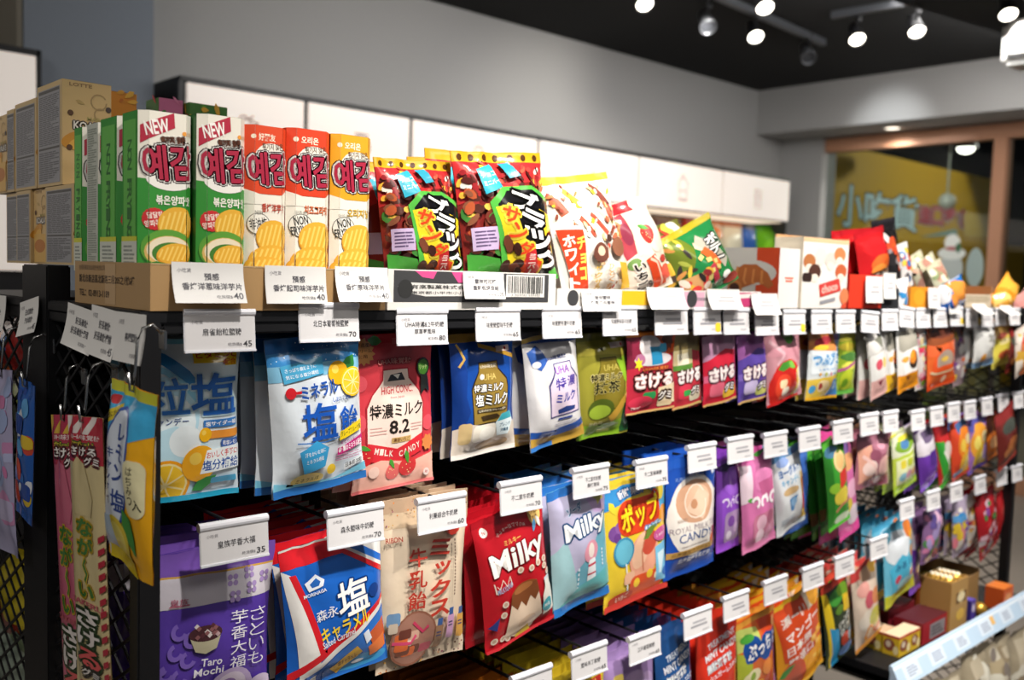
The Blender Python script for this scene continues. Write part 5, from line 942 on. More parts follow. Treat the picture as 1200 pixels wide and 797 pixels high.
def yegam(main, low, flav, badge, txt, new=False, bcol='#e7e2d4', mid=None):
    def f(A):
        A.base = bcol
        if new:
            A.poly([(0, 41), (100, 45), (100, 100), (0, 100)], main)
            A.poly([(4, 9), (60, 0), (62, 9), (4, 20)], '#b01e3a'); A.t('NEW', 11, 5, 52, 14, '#f4f0ea', .05, -12)
            A.disc(78, 12, 4, '#e89a3a'); A.t('오리온', 82, 10.6, 98, 13.4, '#c89a5a', .01)
            A.t('튀기지 않은', 38, 14.5, 80, 19, '#6a3a24', .02, -6, [('#f4f2ea', 2)])
            A.ell(54, 41, 40, 7, '#efece4')
        else:
            A.rect(0, 0, 100, 45, main); A.poly([(0, 42), (40, 46), (60, 48), (100, 42), (100, 52), (0, 52)], bcol); A.ell(56, 24, 38, 13, bcol)
            A.disc(18, 7.5, 5, '#f0e0c8'); A.t(flav[2], 28, 5, 64, 10, '#f4e6d0', .03); A.t('튀기지 않은', 36, 11, 80, 15.6, '#5a3a24', .02, -4)
        A.t('예감', 8, 20 if new else 17, 98, 42 if new else 39, '#a81c3c', .07, -5, [('#2a1a1c', 6), ('#f4f0ea', 3.6)])
        A.t(flav[0], 30 if new else 36, 51, 92 if new else 88, 57, '#f0eee0' if new else flav[1], .03)
        if badge == 'red':
            A.star(28, 66, 21, '#c4282c', 18, .95); A.t('달달한', 16, 61.5, 42, 65.5, '#f4e6da', .02, -8); A.t('양파콕콕', 12, 66.5, 46, 70.6, '#f4e6da', .02, -8)
            chip(A, 66, 69, 34, 11); A.ell(50, 84, 44, 12, '#5a9a34'); A.ell(52, 86, 40, 10, '#d8b46a'); A.ell(52, 85, 36, 8.6, '#e8dcc0'); A.ell(56, 87, 33, 7, '#3f7a2a'); chip(A, 62, 88, 32, 7, -8); A.ell(24, 98, 18, 4, '#a83a2a')
        else:
            A.disc(30, 65, 24, '#3a3a34'); A.disc(30, 65, 22.6, '#e8e4d8'); 
            if badge == 'zh': A.t('非油炸', 12, 61, 48, 68.6, '#2a2a28', .03, -10); A.t('烘焙', 20, 71, 40, 74, '#6a6a60', .0); A.t('NON', 22, 56, 38, 59, '#6a6a60', .0)
            else: A.t('NON', 16, 58.4, 44, 64.6, '#2a2a28', .035, -10); A.t('FRYING', 11, 65, 50, 71, '#2a2a28', .035, -10); A.t('튀기지 않은', 18, 55, 42, 57.4, '#6a6a60', .0)
            chip(A, 62, 74, 38, 12); chip(A, 54, 88, 44, 9, -8); chip(A, 48, 94, 46, 7, 5); A.ell(90, 96, 9, 4, '#c8502c')
        if new: A.poly([(0, 95), (30, 92), (100, 97), (100, 100), (0, 100)], '#2f7a2a')
    return f
def yside(main, white=False):
    def f(A):
        if white: A.base = '#b9bdb2'; A.lines(10, 3, 90, 97, 60, '#8d9488', 3, .5, 3); return
        A.base = main; A.rect(10, 5, 90, 77, '#5fae4a' if main.startswith('#2') or main.startswith('#3') else main)
        for k, ch in enumerate('NON FRYING'):
            if ch != ' ': A.t(ch, 36, 17 + k * 6, 64, 24 + k * 6, '#2f6a30', .02, 90)
        A.rect(0, 77, 100, 80, '#c8c83a'); A.rect(0, 80, 100, 100, '#c8ccc0'); A.lines(14, 82, 86, 97, 6, '#8a9088', 2, .5, 2)
    return f
YB = 1.03
def xat(px, py, Y=YB): return P(px, py, Y).x
hc = P(200, 309, 1.0).z - ZS; ZY = ZS + hc - .012
xl = max(xat(165, 220), P(176, 340, 1.0).x + .006); hb = P(198, 130, YB).z - ZY
green = yegam('#2f8a30', '', ('볶은양파맛', '', ''), 'red', '', True)
gside = yside('#2f8c30')
dep = [PX(px_, 220, xl).y for px_ in (165, 142, 118, 101, 88)]
names = ['front green potato chip box of the leftmost row, its whole NEW face in view', 'second green potato chip box of the leftmost row, right behind the front one', 'third green potato chip box of the leftmost row, showing a pale ingredients side', 'rearmost green potato chip box of the leftmost row, nearest the beige boxes']
wbx = xat(232, 220) - xl
for k in range(4):
    d = (dep[k + 1] - dep[k]) * .93
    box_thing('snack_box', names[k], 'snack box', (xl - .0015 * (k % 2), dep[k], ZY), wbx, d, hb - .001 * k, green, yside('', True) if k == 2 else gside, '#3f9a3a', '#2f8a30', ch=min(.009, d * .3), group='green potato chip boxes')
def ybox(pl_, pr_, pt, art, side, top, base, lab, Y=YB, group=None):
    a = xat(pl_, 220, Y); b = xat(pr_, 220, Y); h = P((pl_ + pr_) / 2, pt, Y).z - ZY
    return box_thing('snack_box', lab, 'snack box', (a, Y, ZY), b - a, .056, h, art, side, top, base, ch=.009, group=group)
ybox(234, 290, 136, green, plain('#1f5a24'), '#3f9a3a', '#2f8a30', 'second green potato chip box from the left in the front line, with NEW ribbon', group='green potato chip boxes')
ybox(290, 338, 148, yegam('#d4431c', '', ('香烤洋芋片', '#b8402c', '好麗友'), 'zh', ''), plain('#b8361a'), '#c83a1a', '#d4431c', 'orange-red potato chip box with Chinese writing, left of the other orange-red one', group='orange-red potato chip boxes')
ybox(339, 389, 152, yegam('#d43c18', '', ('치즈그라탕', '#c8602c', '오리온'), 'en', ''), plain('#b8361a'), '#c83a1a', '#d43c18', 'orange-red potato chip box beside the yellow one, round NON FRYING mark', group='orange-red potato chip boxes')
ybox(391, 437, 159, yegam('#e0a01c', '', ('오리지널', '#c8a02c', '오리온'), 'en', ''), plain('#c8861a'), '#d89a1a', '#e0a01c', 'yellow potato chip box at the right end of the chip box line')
for (pl_, pr_, pt, c, lab) in ((240, 292, 141, '#2f8a30', 'green chip box in the back line behind the second green box'), (294, 340, 154, '#b8361a', 'orange chip box in the back line behind the Chinese-lettered one')):
    ybox(pl_ - 9, pr_ - 10, pt - 2, plain(c), plain(c), c, c, lab, YB + .066)
# brown carton that holds the chip boxes
hc = P(200, 309, 1.0).z - ZS; xc0 = P(176, 340, 1.0).x; xc1 = P(452, 340, 1.0).x; yc1 = PX(88, 340, xc0).y
def a_cfront(A): A.base = '#b08c5e'; A.t('E17', 90, 22, 95, 34, '#5a4630', .0); A.rect(0, 0, 100, 3, '#c4a478')
def a_cside(A):
    A.base = '#ab8a60'; A.rect(44, 4, 58, 96, '#b99a74'); A.t('新北市新店區北新路三段205之1號6樓', 7, 30, 82, 50, '#4a3a2a', .02); A.t('TEL：02-8913-1189', 7, 66, 50, 82, '#4a3a2a', .02); A.t('台灣好麗友食品股份有限公司', 7, 8, 44, 20, '#6a5844', .0)
carton('cardboard_tray', 'brown cardboard tray holding the potato chip boxes', xc0, xc1 - .001, 1.0, min(yc1, 1.29), ZS, hc, a_cfront, a_cside, pad=hc - .0125)
# beige biscuit boxes stacked on the rear half of the rack
def a_grey(A): A.base = '#c3a878'; A.rect(5, 5, 92, 97, '#8f8f93'); A.rect(8, 6, 90, 9, '#4a4846'); A.lines(9, 11, 88, 60, 26, '#5c5c60', 5, .55, 5); A.rect(8, 62, 90, 64, '#4a4846'); A.lines(9, 66, 88, 95, 14, '#606064', 6, .55, 4)
def a_koala(A): A.base = '#cfae78'; A.t('LOTTE', 14, 2, 60, 5.5, '#8a6a48', .02); A.arcs(74, 18, 16, 0, 330, 3, '#a88a5c'); A.arcs(78, 30, 13, 20, 300, 3, '#a88a5c'); A.leaf(36, 20, 10, 4, 20, '#b89a60'); A.t("KOALA'S", 22, 38, 98, 46, '#ece4d8', .05, 0, [('#8f7f78', 2.6)]); A.t('MARCH', 50, 33, 96, 37, '#b0a060', .02); A.ell(30, 56, 34, 8, '#c88a2c', 20, -20); A.ell(36, 60, 24, 6, '#dca848', 20, -15); A.disc(16, 31, 6, '#5a3a20'); A.disc(94, 24, 6, '#4a3a34'); A.disc(14, 64, 6, '#5a3a20'); A.rect(30, 86, 100, 97, '#b8b0a0'); A.rect(60, 84, 90, 92, '#4a3a4c'); A.lines(34, 92, 90, 96, 2, '#8a7a68', 2)
def a_koala2(A): a_koala(A); A.rect(8, 60, 96, 98, '#d4a858'); A.ell(50, 76, 40, 9, '#b8722a')
xk = X0 + .022; ykc = PX(73, 160, xk).y
zk1 = ZT + .0455
y0k = PX(88, 280, xk).y; zk0 = ZT + .046; zk0 = max(zk0, PX(73, 335, xk).z)
hk = PX(60, 218, xk).z - zk0; htop = PX(60, 97, xk).z - PX(60, 218, xk).z
yb = [PX(p_, 280, xk).y for p_ in (87, 52, 36, 19, 4)]
bl = ['lower beige biscuit box nearest the chip boxes, grey ingredients side out', 'lower beige biscuit box with the pictured side out, second from the chip boxes', 'lower beige biscuit box with grey ingredients side, third from the chip boxes', 'lower beige biscuit box cut by the left picture edge']
for k in range(4): box_thing('biscuit_box', bl[k], 'biscuit box', (xk + (.004 if k % 2 else 0), yb[k], zk0), .062, (yb[k + 1] - yb[k]) * .96, hk - .001, a_koala, a_koala2 if k == 1 else a_grey, '#c3a878', '#c3a878', group='beige biscuit boxes')
yt_ = [PX(p_, 160, xk).y for p_ in (73, 43, 17, 8, -6)]
tl = ['tallest upper beige biscuit box with grey side and pictured side meeting at the corner', 'upper beige biscuit box behind the tallest one, grey side out', 'upper biscuit box showing only a thin grey strip', 'upper beige biscuit box at the left picture edge']
for k in range(4):
    hh = htop - (0, .012, .016, .02)[k]
    box_thing('biscuit_box', tl[k], 'biscuit box', (xk, yt_[k], zk0 + hk), .062, (yt_[k + 1] - yt_[k]) * .96, hh, a_koala, a_koala2 if k == 3 else a_grey, '#c3a878', '#c3a878', group='beige biscuit boxes')
# colourful biscuit boxes behind, on the rear half
def a_col(cols, seed):
    def f(A):
        A.base = cols[0]; rd = random.Random(seed)
        for k in range(26): A.leaf(rd.uniform(0, 100), rd.uniform(0, 100), rd.uniform(8, 22), rd.uniform(4, 9), rd.uniform(0, 180), cols[1 + k % (len(cols) - 1)])
    return f
def backbox(pl_, pr_, pt, Y, d, art, side, top, lab, h=.2, lfx=None):
    a = P(pl_, 160, Y); b = P(pr_, 160, Y); zt_ = P((pl_ + pr_) / 2, pt, Y).z
    return box_thing('biscuit_box', lab, 'biscuit box', (a.x, Y, zt_ - h), b.x - a.x, d, h, art, side, top, top, group='colourful biscuit boxes behind the chip boxes')
zb_ = ZT + .0455
for (pl_, pr_, pt, Y, d, cols, lab) in ((121, 160, 108, 1.48, .05, ['#d88a1e', '#e8b03a', '#c8701a', '#e0a030', '#d8c040'], 'orange and blue biscuit box with leaf pattern right of the beige boxes'), (186, 214, 116, 1.46, .05, ['#c86a94', '#d880a4', '#3f8a34', '#cf7a9c'], 'pink and green patterned biscuit box behind the front chip box'), (222, 266, 123, 1.45, .05, ['#3f7a2c', '#d8a82a', '#5a9a34', '#e0762a', '#8aa82c'], 'green and yellow patterned biscuit box behind the second chip box')):
    backbox(pl_, pr_, pt, Y, d, a_col(cols, pl_), a_col(['#2458a8', '#d8c83a', '#3f8a34', '#d8d0b0', '#2f6ab8'], pl_ + 1) if pl_ == 121 else a_col(['#3a6a2c', '#b02a34', '#d8b83a', '#4f8a34'], pl_), cols[0], lab, h=P(150, pt, Y).z - zb_)
# ------------------------------------------------------------------ price tags on hooks
CARDW = .083
TAGS = []
def fold_card(mb, w, h, asp, A):
    art_on_plane(mb, A, (-w / 2, 0, 0), (w, 0, 0), (0, 0, -h), (0, -1, 0), base=False)
def tag_art(A, t1, t2, price, near):
    A.base = '#d6d4d5'; g = '#3c3b40'
    if near:
        A.t('小吃貨', 8, 22, 25, 31, '#8a888c', .0)
        n = len(t1); wd = min(60, n * 8.8 + 3)
        if t2: A.t(t1, 50 - min(78, len(t1) * 7.2) / 2 + 4, 32, 50 + min(78, len(t1) * 7.2) / 2 + 4, 49, g, .003); A.t(t2, 54 - len(t2) * 4.2, 54, 54 + len(t2) * 4.2, 69, g, .003)
        else: A.t(t1, 52 - wd / 2, 42, 52 + wd / 2, 60, g, .003)
        A.t('吃貨價$', 60, 78, 80, 87, '#77757a', .0); A.t(price, 82, 74, 95, 89, g, .01)
    else:
        A.rect(30, 38, 78, 46, '#a3a2a8'); A.rect(22 if t2 else 34, 54, 82, 62, '#97969c'); A.rect(64, 78, 88, 84, '#b9b8bc')
        if t2 == 'y': A.rr(78, 56, 98, 92, 5, '#e8c42a')
def price_tag(px, py, t1, t2, price, desc, Y=1.0, near=True, w=CARDW, h=.045, tilt=5, roll=0.0, hook=True, hz=-.003, yaw=0.0):
    p = P(px, py, Y); root = empty('price_tag', p, (math.radians(-tilt) , roll, yaw))
    m = MB(); m.box((-w / 2 - .001, .0006, -h), (w / 2 + .001, .0022, 0), '#ddd', .0004); m.tube([(-w / 2 - .001, .003, -.001), (w / 2 + .001, .003, -.001)], .0052, '#ddd', 12); m.box((-w / 2 - .001, -.0012, -h - .001), (w / 2 + .001, .002, -h + .002), '#ddd', .0004)
    m.build('tag_holder', PLAST, root)
    A = Art(w / h); tag_art(A, t1, t2, price, near); m = MB(); m.add([(-w / 2, 0, -.004), (w / 2, 0, -.004), (w / 2, 0, -h + .001), (-w / 2, 0, -h + .001), (-w / 2, .0005, -.004), (w / 2, .0005, -.004), (w / 2, .0005, -h + .001), (-w / 2, .0005, -h + .001)], [(0, 3, 2, 1), (4, 5, 6, 7), (0, 1, 5, 4), (2, 3, 7, 6), (1, 2, 6, 5), (0, 4, 7, 3)], '#d6d4d5')
    fold_card(m, w, h, w / h, A); m.build('price_card', PAPER, root)
    lab = 'white price tag ' + desc
    tag(root, lab, 'price tag', 'price tags hanging on the rack hooks')
    if hook:
        hk_ = empty('display_hook', (p.x, YM - .004, p.z)); tag(hk_, 'black hook of tag ' + desc, 'hook', 'wire display hooks in the rack')
        L = p.y - (YM - .004)
        MB().tube([(0, 0, hz), (0, L + .008, hz), ], .0022, '#222', 8).build('label_arm', BLACK, hk_)
        MB().tube([(0, 0, hz - .022), (0, L + .035, hz - .022), (0, L + .024, hz - .016)], .0028, '#222', 8).build('prong', BLACK, hk_)
    return root
R1 = [(258, 365, '扇雀飴粒鹽糖', '', '45', 'reading 扇雀飴粒鹽糖 45 above the pale blue lemon candy bag'), (386, 357, '北日本葡萄柚鹽糖', '', '70', 'reading 北日本葡萄柚鹽糖 70 above the blue and white salt candy bag'), (495, 364, 'UHA特濃8.2牛奶糖', '厚草莓風味', '80', 'reading 80 above the coral red bag'), (584, 362, '味覺糖鹽味牛奶糖', '', '65', 'above the dark blue and gold milk candy bag'), (659, 361, '味覺糖特濃牛奶糖', '', '65', 'above the white and blue milk candy bag'), (727, 360, '味覺糖抹茶牛奶糖', '', '65', 'above the olive green tea candy bag')]
for a in R1: price_tag(*a)
R1F = [(787, 361, '', 'two', 'above the crimson gummy bag with cloud shape'), (829, 362, '', 'y', 'with yellow spot above the peach gummy bag'), (863, 363, '', 'x', 'above the purple gummy pouch in the top row'), (899, 365, '', 'x', 'above the pink and red fruit pouch in the top row'), (931, 365, '', 'y', 'with yellow corner beside the pale soda gummy bag'), (963, 365, '', 'x', 'above the blue and white soda gummy bag'), (991, 365, '', 'x', 'above the green grape pouch in the top row'), (1020, 366, '', 'x', 'tilted, above the slim white and pink packet'), (1043, 364, '', 'x', 'above the yellow-footed white packet'), (1063, 361, '', 'x', 'tilted, above the white and orange packet'), (1082, 362, '', 'x', 'above the many-coloured packet'), (1102, 362, '', 'x', 'above the big orange bag in the top row'), (1121, 361, '', 'y', 'with yellow corner right of the orange bag'), (1139, 363, '', 'x', 'above the left grey milk packet in the top row'), (1157, 363, '', 'x', 'above the right grey milk packet in the top row'), (1173, 362, '', 'x', 'above the yellow packet in the top row'), (1189, 362, '', 'x', 'above the brown packet at the right edge of the top row')]
WF = {787: .088, 1020: .08}
for a in R1F: price_tag(a[0], a[1], a[2], a[3], '', a[4], near=False, roll=.06 if a[0] in (1063, 1020) else 0, w=WF.get(a[0], .08) if a[0] < 1030 else .076)
R2 = [(275, 612, '皇族芋香大福', '', '35', 'reading 皇族芋香大福 35 above the purple taro mochi bag'), (417, 597, '森永鹽味牛奶糖', '', '70', 'reading 森永鹽味牛奶糖 70 above the blue and red caramel bag'), (518, 583, '利豪綜合牛奶糖', '', '60', 'reading 利豪綜合牛奶糖 60 above the beige mixed milk candy bag'), (611, 564, '不二家牛奶糖', '', '70', 'above the red milk candy bag in the second row'), (693, 548, '不二家牛奶糖', '蘇打風味', '75', 'above the pale blue soda milk candy bag'), (764, 539, '不二家棒棒糖', '', '75', 'above the yellow and red lollipop bag')]
for a in R2: price_tag(*a, roll=0.0)
R2F = [(823, 522, 'above the royal blue milk tea bag'), (868, 513, 'between the purple and the pink fruit candy bags'), (909, 508, 'above the white yogurt candy bag'), (949, 502, 'above the row of green bags in the second row'), (988, 494, 'above the long magenta bag in the second row'), (1019, 486, 'left of the pair above the clear pink pouch'), (1044, 483, 'right of the pair, beside the lime bag'), (1076, 482, 'between the lime bag and the violet bag'), (1098, 478, 'above the green and red packet in the second row'), (1118, 473, 'above the left fruit-shaped packet in the second row'), (1137, 471, 'above the right fruit-shaped packet in the second row'), (1157, 467, 'above the orange packet at the right of the second row'), (1176, 463, 'above the brown nut packet in the second row'), (1194, 460, 'last at the right edge of the second row')]
for a in R2F: price_tag(a[0], a[1], '不二家奶茶糖' if a[0] < 830 else '', '', '', a[2], near=False, w=.083 if a[0] < 1030 else .072)
RB = [(624, 788, '不二家', '', '', 'cut by the bottom edge below the beige bag'), (691, 760, '鹽味布丁軟糖', '', '65', 'above the yellow bag tops near the bottom edge'), (756, 743, '江戶葡萄軟糖', '', '65', 'above the lilac bag near the bottom edge'), (818, 716, '無糖薄荷', '薄荷涼糖', '', 'between the navy and the red mint bags')]
for a in RB: price_tag(*a, near=a[0] < 800 and a[0] > 650)
RBF = [(863, 697, 'left of the round blue logo on the orange bag'), (909, 679, 'above the orange mango candy bag'), (953, 664, 'above the mango bag right corner, beside the jungle bag'), (990, 651, 'above the black and green jungle gummy bag'), (1030, 631, 'above the white fruit candy bag')]
for a in RBF: price_tag(a[0], a[1], '', '', '', a[2], near=False)
RA = [(1063, 586, 'above the light blue and white milk gummy bag'), (1094, 576, 'above the clear purple toy candy bag'), (1121, 567, 'above the rainbow stick packet'), (1149, 559, 'above the red packet with coloured dots'), (1174, 550, 'second from the right edge in the third row'), (1192, 546, 'last at the right edge of the third row')]
for a in RA: price_tag(a[0], a[1], '', '', '', a[2], near=False, w=.074)
# ------------------------------------------------------------------ bags on the hooks, first row
bag([(163, 394), (281, 399), (288, 578), (168, 592)], a_grain, 'pale blue lemon salt candy bag right beside the black post', Y=1.055, n=4, behind='pale blue lemon bag stacked behind the first, only edges showing', lean=.02)
bag([(309, 395), (420, 391), (434, 561), (325, 581)], a_sio, 'blue and white salt candy bag with lemons, full front in view', Y=1.025, n=6, pitch=.03, behind='blue and white salt candy bag stacked behind the front one, edge only', t=.034, shift=-.002)
bag([(409, 391), (505, 390), (512, 562), (413, 580)], a_straw, 'coral red strawberry milk candy bag with a pink milk can shape', Y=1.04, n=4, behind='coral red strawberry bag stacked behind, pink lower edge showing', t=.018, st=.07, sb=.02, style='pillow')
bag([(527, 386), (600, 392), (609, 525), (534, 536)], a_shio_milk, 'dark blue and gold salted milk candy bag', Y=1.03, n=5, behind='dark blue and gold milk candy bag behind the front one', t=.034)
bag([(610, 389), (674, 391), (692, 508), (630, 524)], a_tokunou, 'white and silver rich milk candy bag with blue top', Y=1.025, n=4, behind='white and silver milk candy bag tucked behind the front one', t=.036)
bag([(673, 390), (736, 389), (737, 508), (680, 512)], a_matcha, 'olive green tea milk candy bag', Y=1.035, n=4, behind='olive green tea bag behind the front one', t=.034)
bag([(735, 388), (791, 390), (793, 480), (735, 483)], a_gummy1, 'crimson gummy bag with a pale cloud shape and blue strip', Y=1.02, n=4, behind='crimson gummy bag behind the one with the cloud shape', t=.016)
bag([(786, 391), (820, 391), (826, 473), (793, 477)], a_gummy2, 'dull red apple gummy bag half hidden at right of the crimson one', Y=1.03, n=3, behind='dull red apple gummy bag behind the front one', t=.016)
bag([(822, 391), (861, 391), (867, 468), (828, 473)], a_gummy3, 'bright red peach gummy bag between the apple and purple ones', Y=1.025, n=3, behind='bright red peach gummy bag behind the front one', t=.018)
bag([(863, 391), (899, 390), (902, 466), (868, 471)], a_gummy4, 'purple grape gummy bag in the top row', Y=1.025, n=3, behind='purple grape gummy bag behind the front one', t=.018)
bag([(898, 388), (934, 388), (946, 465), (902, 469)], a_redpouch, 'pink pouch with a big red fruit in the top row', Y=1.02, n=3, behind='pink pouch with red fruit behind the front one', t=.03)
bag([(948, 389), (983, 387), (981, 469), (945, 466)], a_tsubu, 'pale soda gummy bag with blue lettering and yellow foot', Y=1.02, near=False, n=4, behind='soda gummy bag with yellow edge behind the front one')
bag([(982, 388), (1004, 388), (1000, 460), (981, 462)], a_green, 'green grape pouch right of the soda gummy bag', Y=1.03, near=False, n=3, behind='green grape pouch behind the front one')
bag([(1001, 388), (1018, 388), (1021, 460), (1000, 461)], a_mauve, 'dull mauve packet half in shade right of the green pouch', Y=1.05, near=False, n=2, behind='dull mauve packet behind the front one')
bag([(1015, 386), (1034, 384), (1046, 457), (1025, 463)], a_slim, 'slim white and pink packet hanging askew in the top row', Y=1.01, near=False, n=2, behind='slim white and pink packet behind the front one')
bag([(1036, 384), (1052, 383), (1057, 453), (1042, 455)], a_sausage('#e8b82a', '#d86a2a'), 'white packet with yellow foot, left of the orange-footed one', Y=1.025, near=False, n=2, behind='white and yellow packet behind the front one')
bag([(1049, 382), (1075, 382), (1079, 452), (1057, 455)], a_sausage('#e8961e', '#e0862a'), 'white packet with orange foot in the top row', Y=1.01, near=False, n=2, behind='white and orange packet behind the front one')
bag([(1071, 380), (1089, 382), (1090, 452), (1077, 454)], a_confetti('#d8d2cc', ['#c83a5a', '#8ab83a', '#e0a0b0', '#a8c8d8', '#e8d0a0', '#c84a3a'], 40, (6, 16), 3), 'many-coloured packet squeezed beside the big orange bag', Y=1.03, near=False, n=2, behind='many-coloured packet behind the front one')
bag([(1085, 380), (1120, 380), (1120, 450), (1090, 452)], a_orange, 'big orange bag with round window in the top row', Y=1.015, near=False, n=3, behind='big orange bag behind the front one')
bag([(1117, 381), (1131, 381), (1132, 449), (1119, 451)], a_confetti('#a08a90', ['#d8b84a', '#7a4a8a', '#e0dcd8', '#c8602c', '#5a4a6a'], 26, (8, 22), 5), 'narrow purple, white and yellow packet behind the orange bag', Y=1.04, near=False, n=2, behind='narrow purple and yellow packet behind the front one')
bag([(1128, 384), (1143, 384), (1144, 428), (1133, 430)], a_greypack, 'left grey milk candy packet in the top row', Y=1.03, near=False, n=1, behind='left grey milk packet behind the front one')
bag([(1141, 382), (1166, 380), (1164, 428), (1140, 430)], a_greypack, 'right grey milk candy packet with blue foot in the top row', Y=1.01, near=False, n=1, behind='right grey milk packet behind the front one')
bag([(1163, 380), (1181, 379), (1184, 427), (1163, 429)], a_yellowpack, 'yellow packet near the right end of the top row', Y=1.02, near=False, n=2, behind='yellow packet behind the front one')
bag([(1179, 382), (1193, 384), (1194, 433), (1181, 434)], a_brownred, 'brown-red packet near the right end of the top row', Y=1.03, near=False)
bag([(1187, 381), (1214, 380), (1216, 431), (1194, 433)], a_confetti('#d8c8bc', ['#c84a34', '#e0b040', '#7a4a34', '#e8dcd0', '#d87a4a'], 26, (8, 22), 8), 'packet cut by the right picture edge in the top row', Y=.962, near=False)
# ------------------------------------------------------------------ second row
bag([(170, 655), (322, 631), (316, 818), (168, 842)], a_taro, 'purple and silver taro mochi bag with a bowl of taro', Y=1.045, n=6, behind='purple taro bag stacked behind the front one', t=.03)
bag([(322, 642), (449, 618), (456, 772), (345, 812)], a_caramel, 'blue and white salted caramel bag with red stripes', Y=1.025, n=8, behind='blue and red caramel bag stacked behind, dark red top edge showing', t=.03, back='#6a1420', st=.05, pitch=.027)
bag([(449, 585), (544, 574), (549, 763), (443, 786)], a_milkmix, 'beige mixed milk candy bag with dotted ends and red lettering', Y=1.03, n=6, behind='beige dotted milk candy bag stacked behind the front one', t=.026, st=.16, sb=.07)
bag([(548, 610), (637, 582), (650, 722), (577, 764)], a_milkyred, 'red milk candy bag with large white script', Y=1.02, n=6, behind='red milk candy bag behind the large one, left edge showing', t=.03)
bag([(640, 575), (707, 557), (720, 693), (652, 720)], a_milkyblue, 'pale blue soda milk candy bag with white script', Y=1.02, n=5, behind='pale blue soda bag behind the front one', t=.03)
bag([(706, 569), (778, 553), (787, 690), (711, 712)], a_pop, 'yellow and red lollipop candy bag with a round blue lollipop', Y=1.02, n=5, behind='yellow and red lollipop bag behind the front one, red foot showing', t=.026)
bag([(780, 540), (839, 527), (842, 665), (786, 669)], a_tea, 'royal blue milk tea candy bag with a white cup', Y=1.015, n=4, behind='royal blue milk tea bag behind the front one', t=.03, style='pouch')
bag([(839, 530), (865, 526), (871, 638), (844, 645)], a_purple, 'purple fruit candy bag left of the pink one', Y=1.03, n=4, behind='purple fruit candy bag behind the front one')
bag([(868, 532), (902, 527), (916, 629), (874, 645)], a_pink, 'pink fruit candy bag in the second row', Y=1.015, n=4, behind='pink fruit candy bag behind the front one')
bag([(904, 531), (936, 523), (948, 607), (913, 625)], a_yogurt, 'white yogurt candy bag in the second row', Y=1.02, n=2, behind='white yogurt candy bag behind the front one')
bag([(918, 535), (944, 530), (951, 612), (918, 628)], plain('#3a62b0', '#4a72c0'), 'plain blue bag foot showing under the yogurt bag', Y=1.055, near=False, n=3, behind='plain blue bag behind the yogurt bag')
bag([(940, 524), (964, 519), (985, 610), (962, 617)], a_greenedge, 'dark green bag leftmost of the green row', Y=1.06, near=False, n=3, behind='dark green bag deeper in the green row', shift=-.004)
bag([(952, 520), (975, 516), (992, 608), (972, 616)], a_greenedge, 'middle green bag between the dark and the pictured green bags', Y=1.035, near=False)
bag([(962, 515), (989, 513), (1001, 603), (979, 614)], a_greenbag, 'front green bag with a red and yellow print', Y=1.01, near=False, lean=-.02)
bag([(972, 505), (996, 508), (1021, 607), (1000, 611)], a_pinklong, 'long magenta bag behind the pictured green bag', Y=1.03, near=False, n=3, behind='long magenta bag behind the front one')
bag([(1001, 507), (1047, 505), (1038, 574), (1006, 566)], a_clearpink, 'clear pink pouch in the second row', Y=1.02, near=False, n=2, behind='clear pink pouch behind the front one')
bag([(1045, 508), (1069, 503), (1078, 565), (1051, 571)], a_lime, 'lime green and white bag in the second row', Y=1.015, near=False, n=3, behind='lime green bag behind the front one')
bag([(1072, 503), (1092, 498), (1106, 557), (1086, 560)], a_violet, 'violet and white packet right of the lime bag', Y=1.015, near=False, n=3, behind='violet packet behind the front one')
bag([(1094, 498), (1110, 495), (1123, 556), (1108, 561)], a_greenred, 'green and red packet right of the violet one', Y=1.02, near=False, n=2, behind='green and red packet behind the front one')
bag([(1113, 492), (1133, 489), (1140, 551), (1120, 556)], a_fruit1, 'orange packet with round fruits, left of the purple-edged one', Y=1.01, near=False, n=2, behind='orange round-fruit packet behind the front one')
bag([(1132, 489), (1156, 486), (1159, 543), (1138, 550)], a_fruit2, 'purple-edged packet with round yellow fruits', Y=1.01, near=False, n=2, behind='purple round-fruit packet behind the front one')
bag([(1152, 486), (1168, 484), (1169, 535), (1155, 538)], plain('#d8742a', '#b8382c', ((50, 60, 30, 14, '#e8b07a'),)), 'orange packet at right of the round-fruit packets', Y=1.04, near=False)
bag([(1166, 480), (1187, 478), (1197, 531), (1176, 537)], a_brownred, 'brown nut packet at right of the second row', Y=.972, near=False)
# ------------------------------------------------------------------ third row, near bays
def stackbag(c, art, lab, beh, Y=1.03, n=9, **k): return bag(c, art, lab, Y=Y, n=n, behind=beh, **k)
stackbag([(556, 838), (640, 806), (650, 960), (575, 990)], plain('#a8581c', '#b8661e'), 'rust orange bag of the stack at the bottom edge', 'rust orange bag top in the stack under the beige bag', n=10, near=False)
stackbag([(636, 796), (708, 770), (716, 905), (645, 935)], a_plainyellow, 'yellow bag with a small red badge, front of its stack at the bottom edge', 'yellow bag top in the stack under the red bag', n=10)
stackbag([(707, 765), (766, 744), (774, 870), (716, 890)], a_lilac, 'lilac bag at the bottom edge, front of its stack', 'lilac bag top in the stack behind the lilac one', n=10)
stackbag([(768, 745), (806, 730), (822, 850), (778, 866)], a_mint('#1e4a82', '無糖薄荷糖', ('#2f66a4', '#7aa0c8', '#3a78b4', '#9a8ac0')), 'navy blue sugar-free mint bag', 'navy blue mint bag top in the stack behind', n=9, style='pouch')
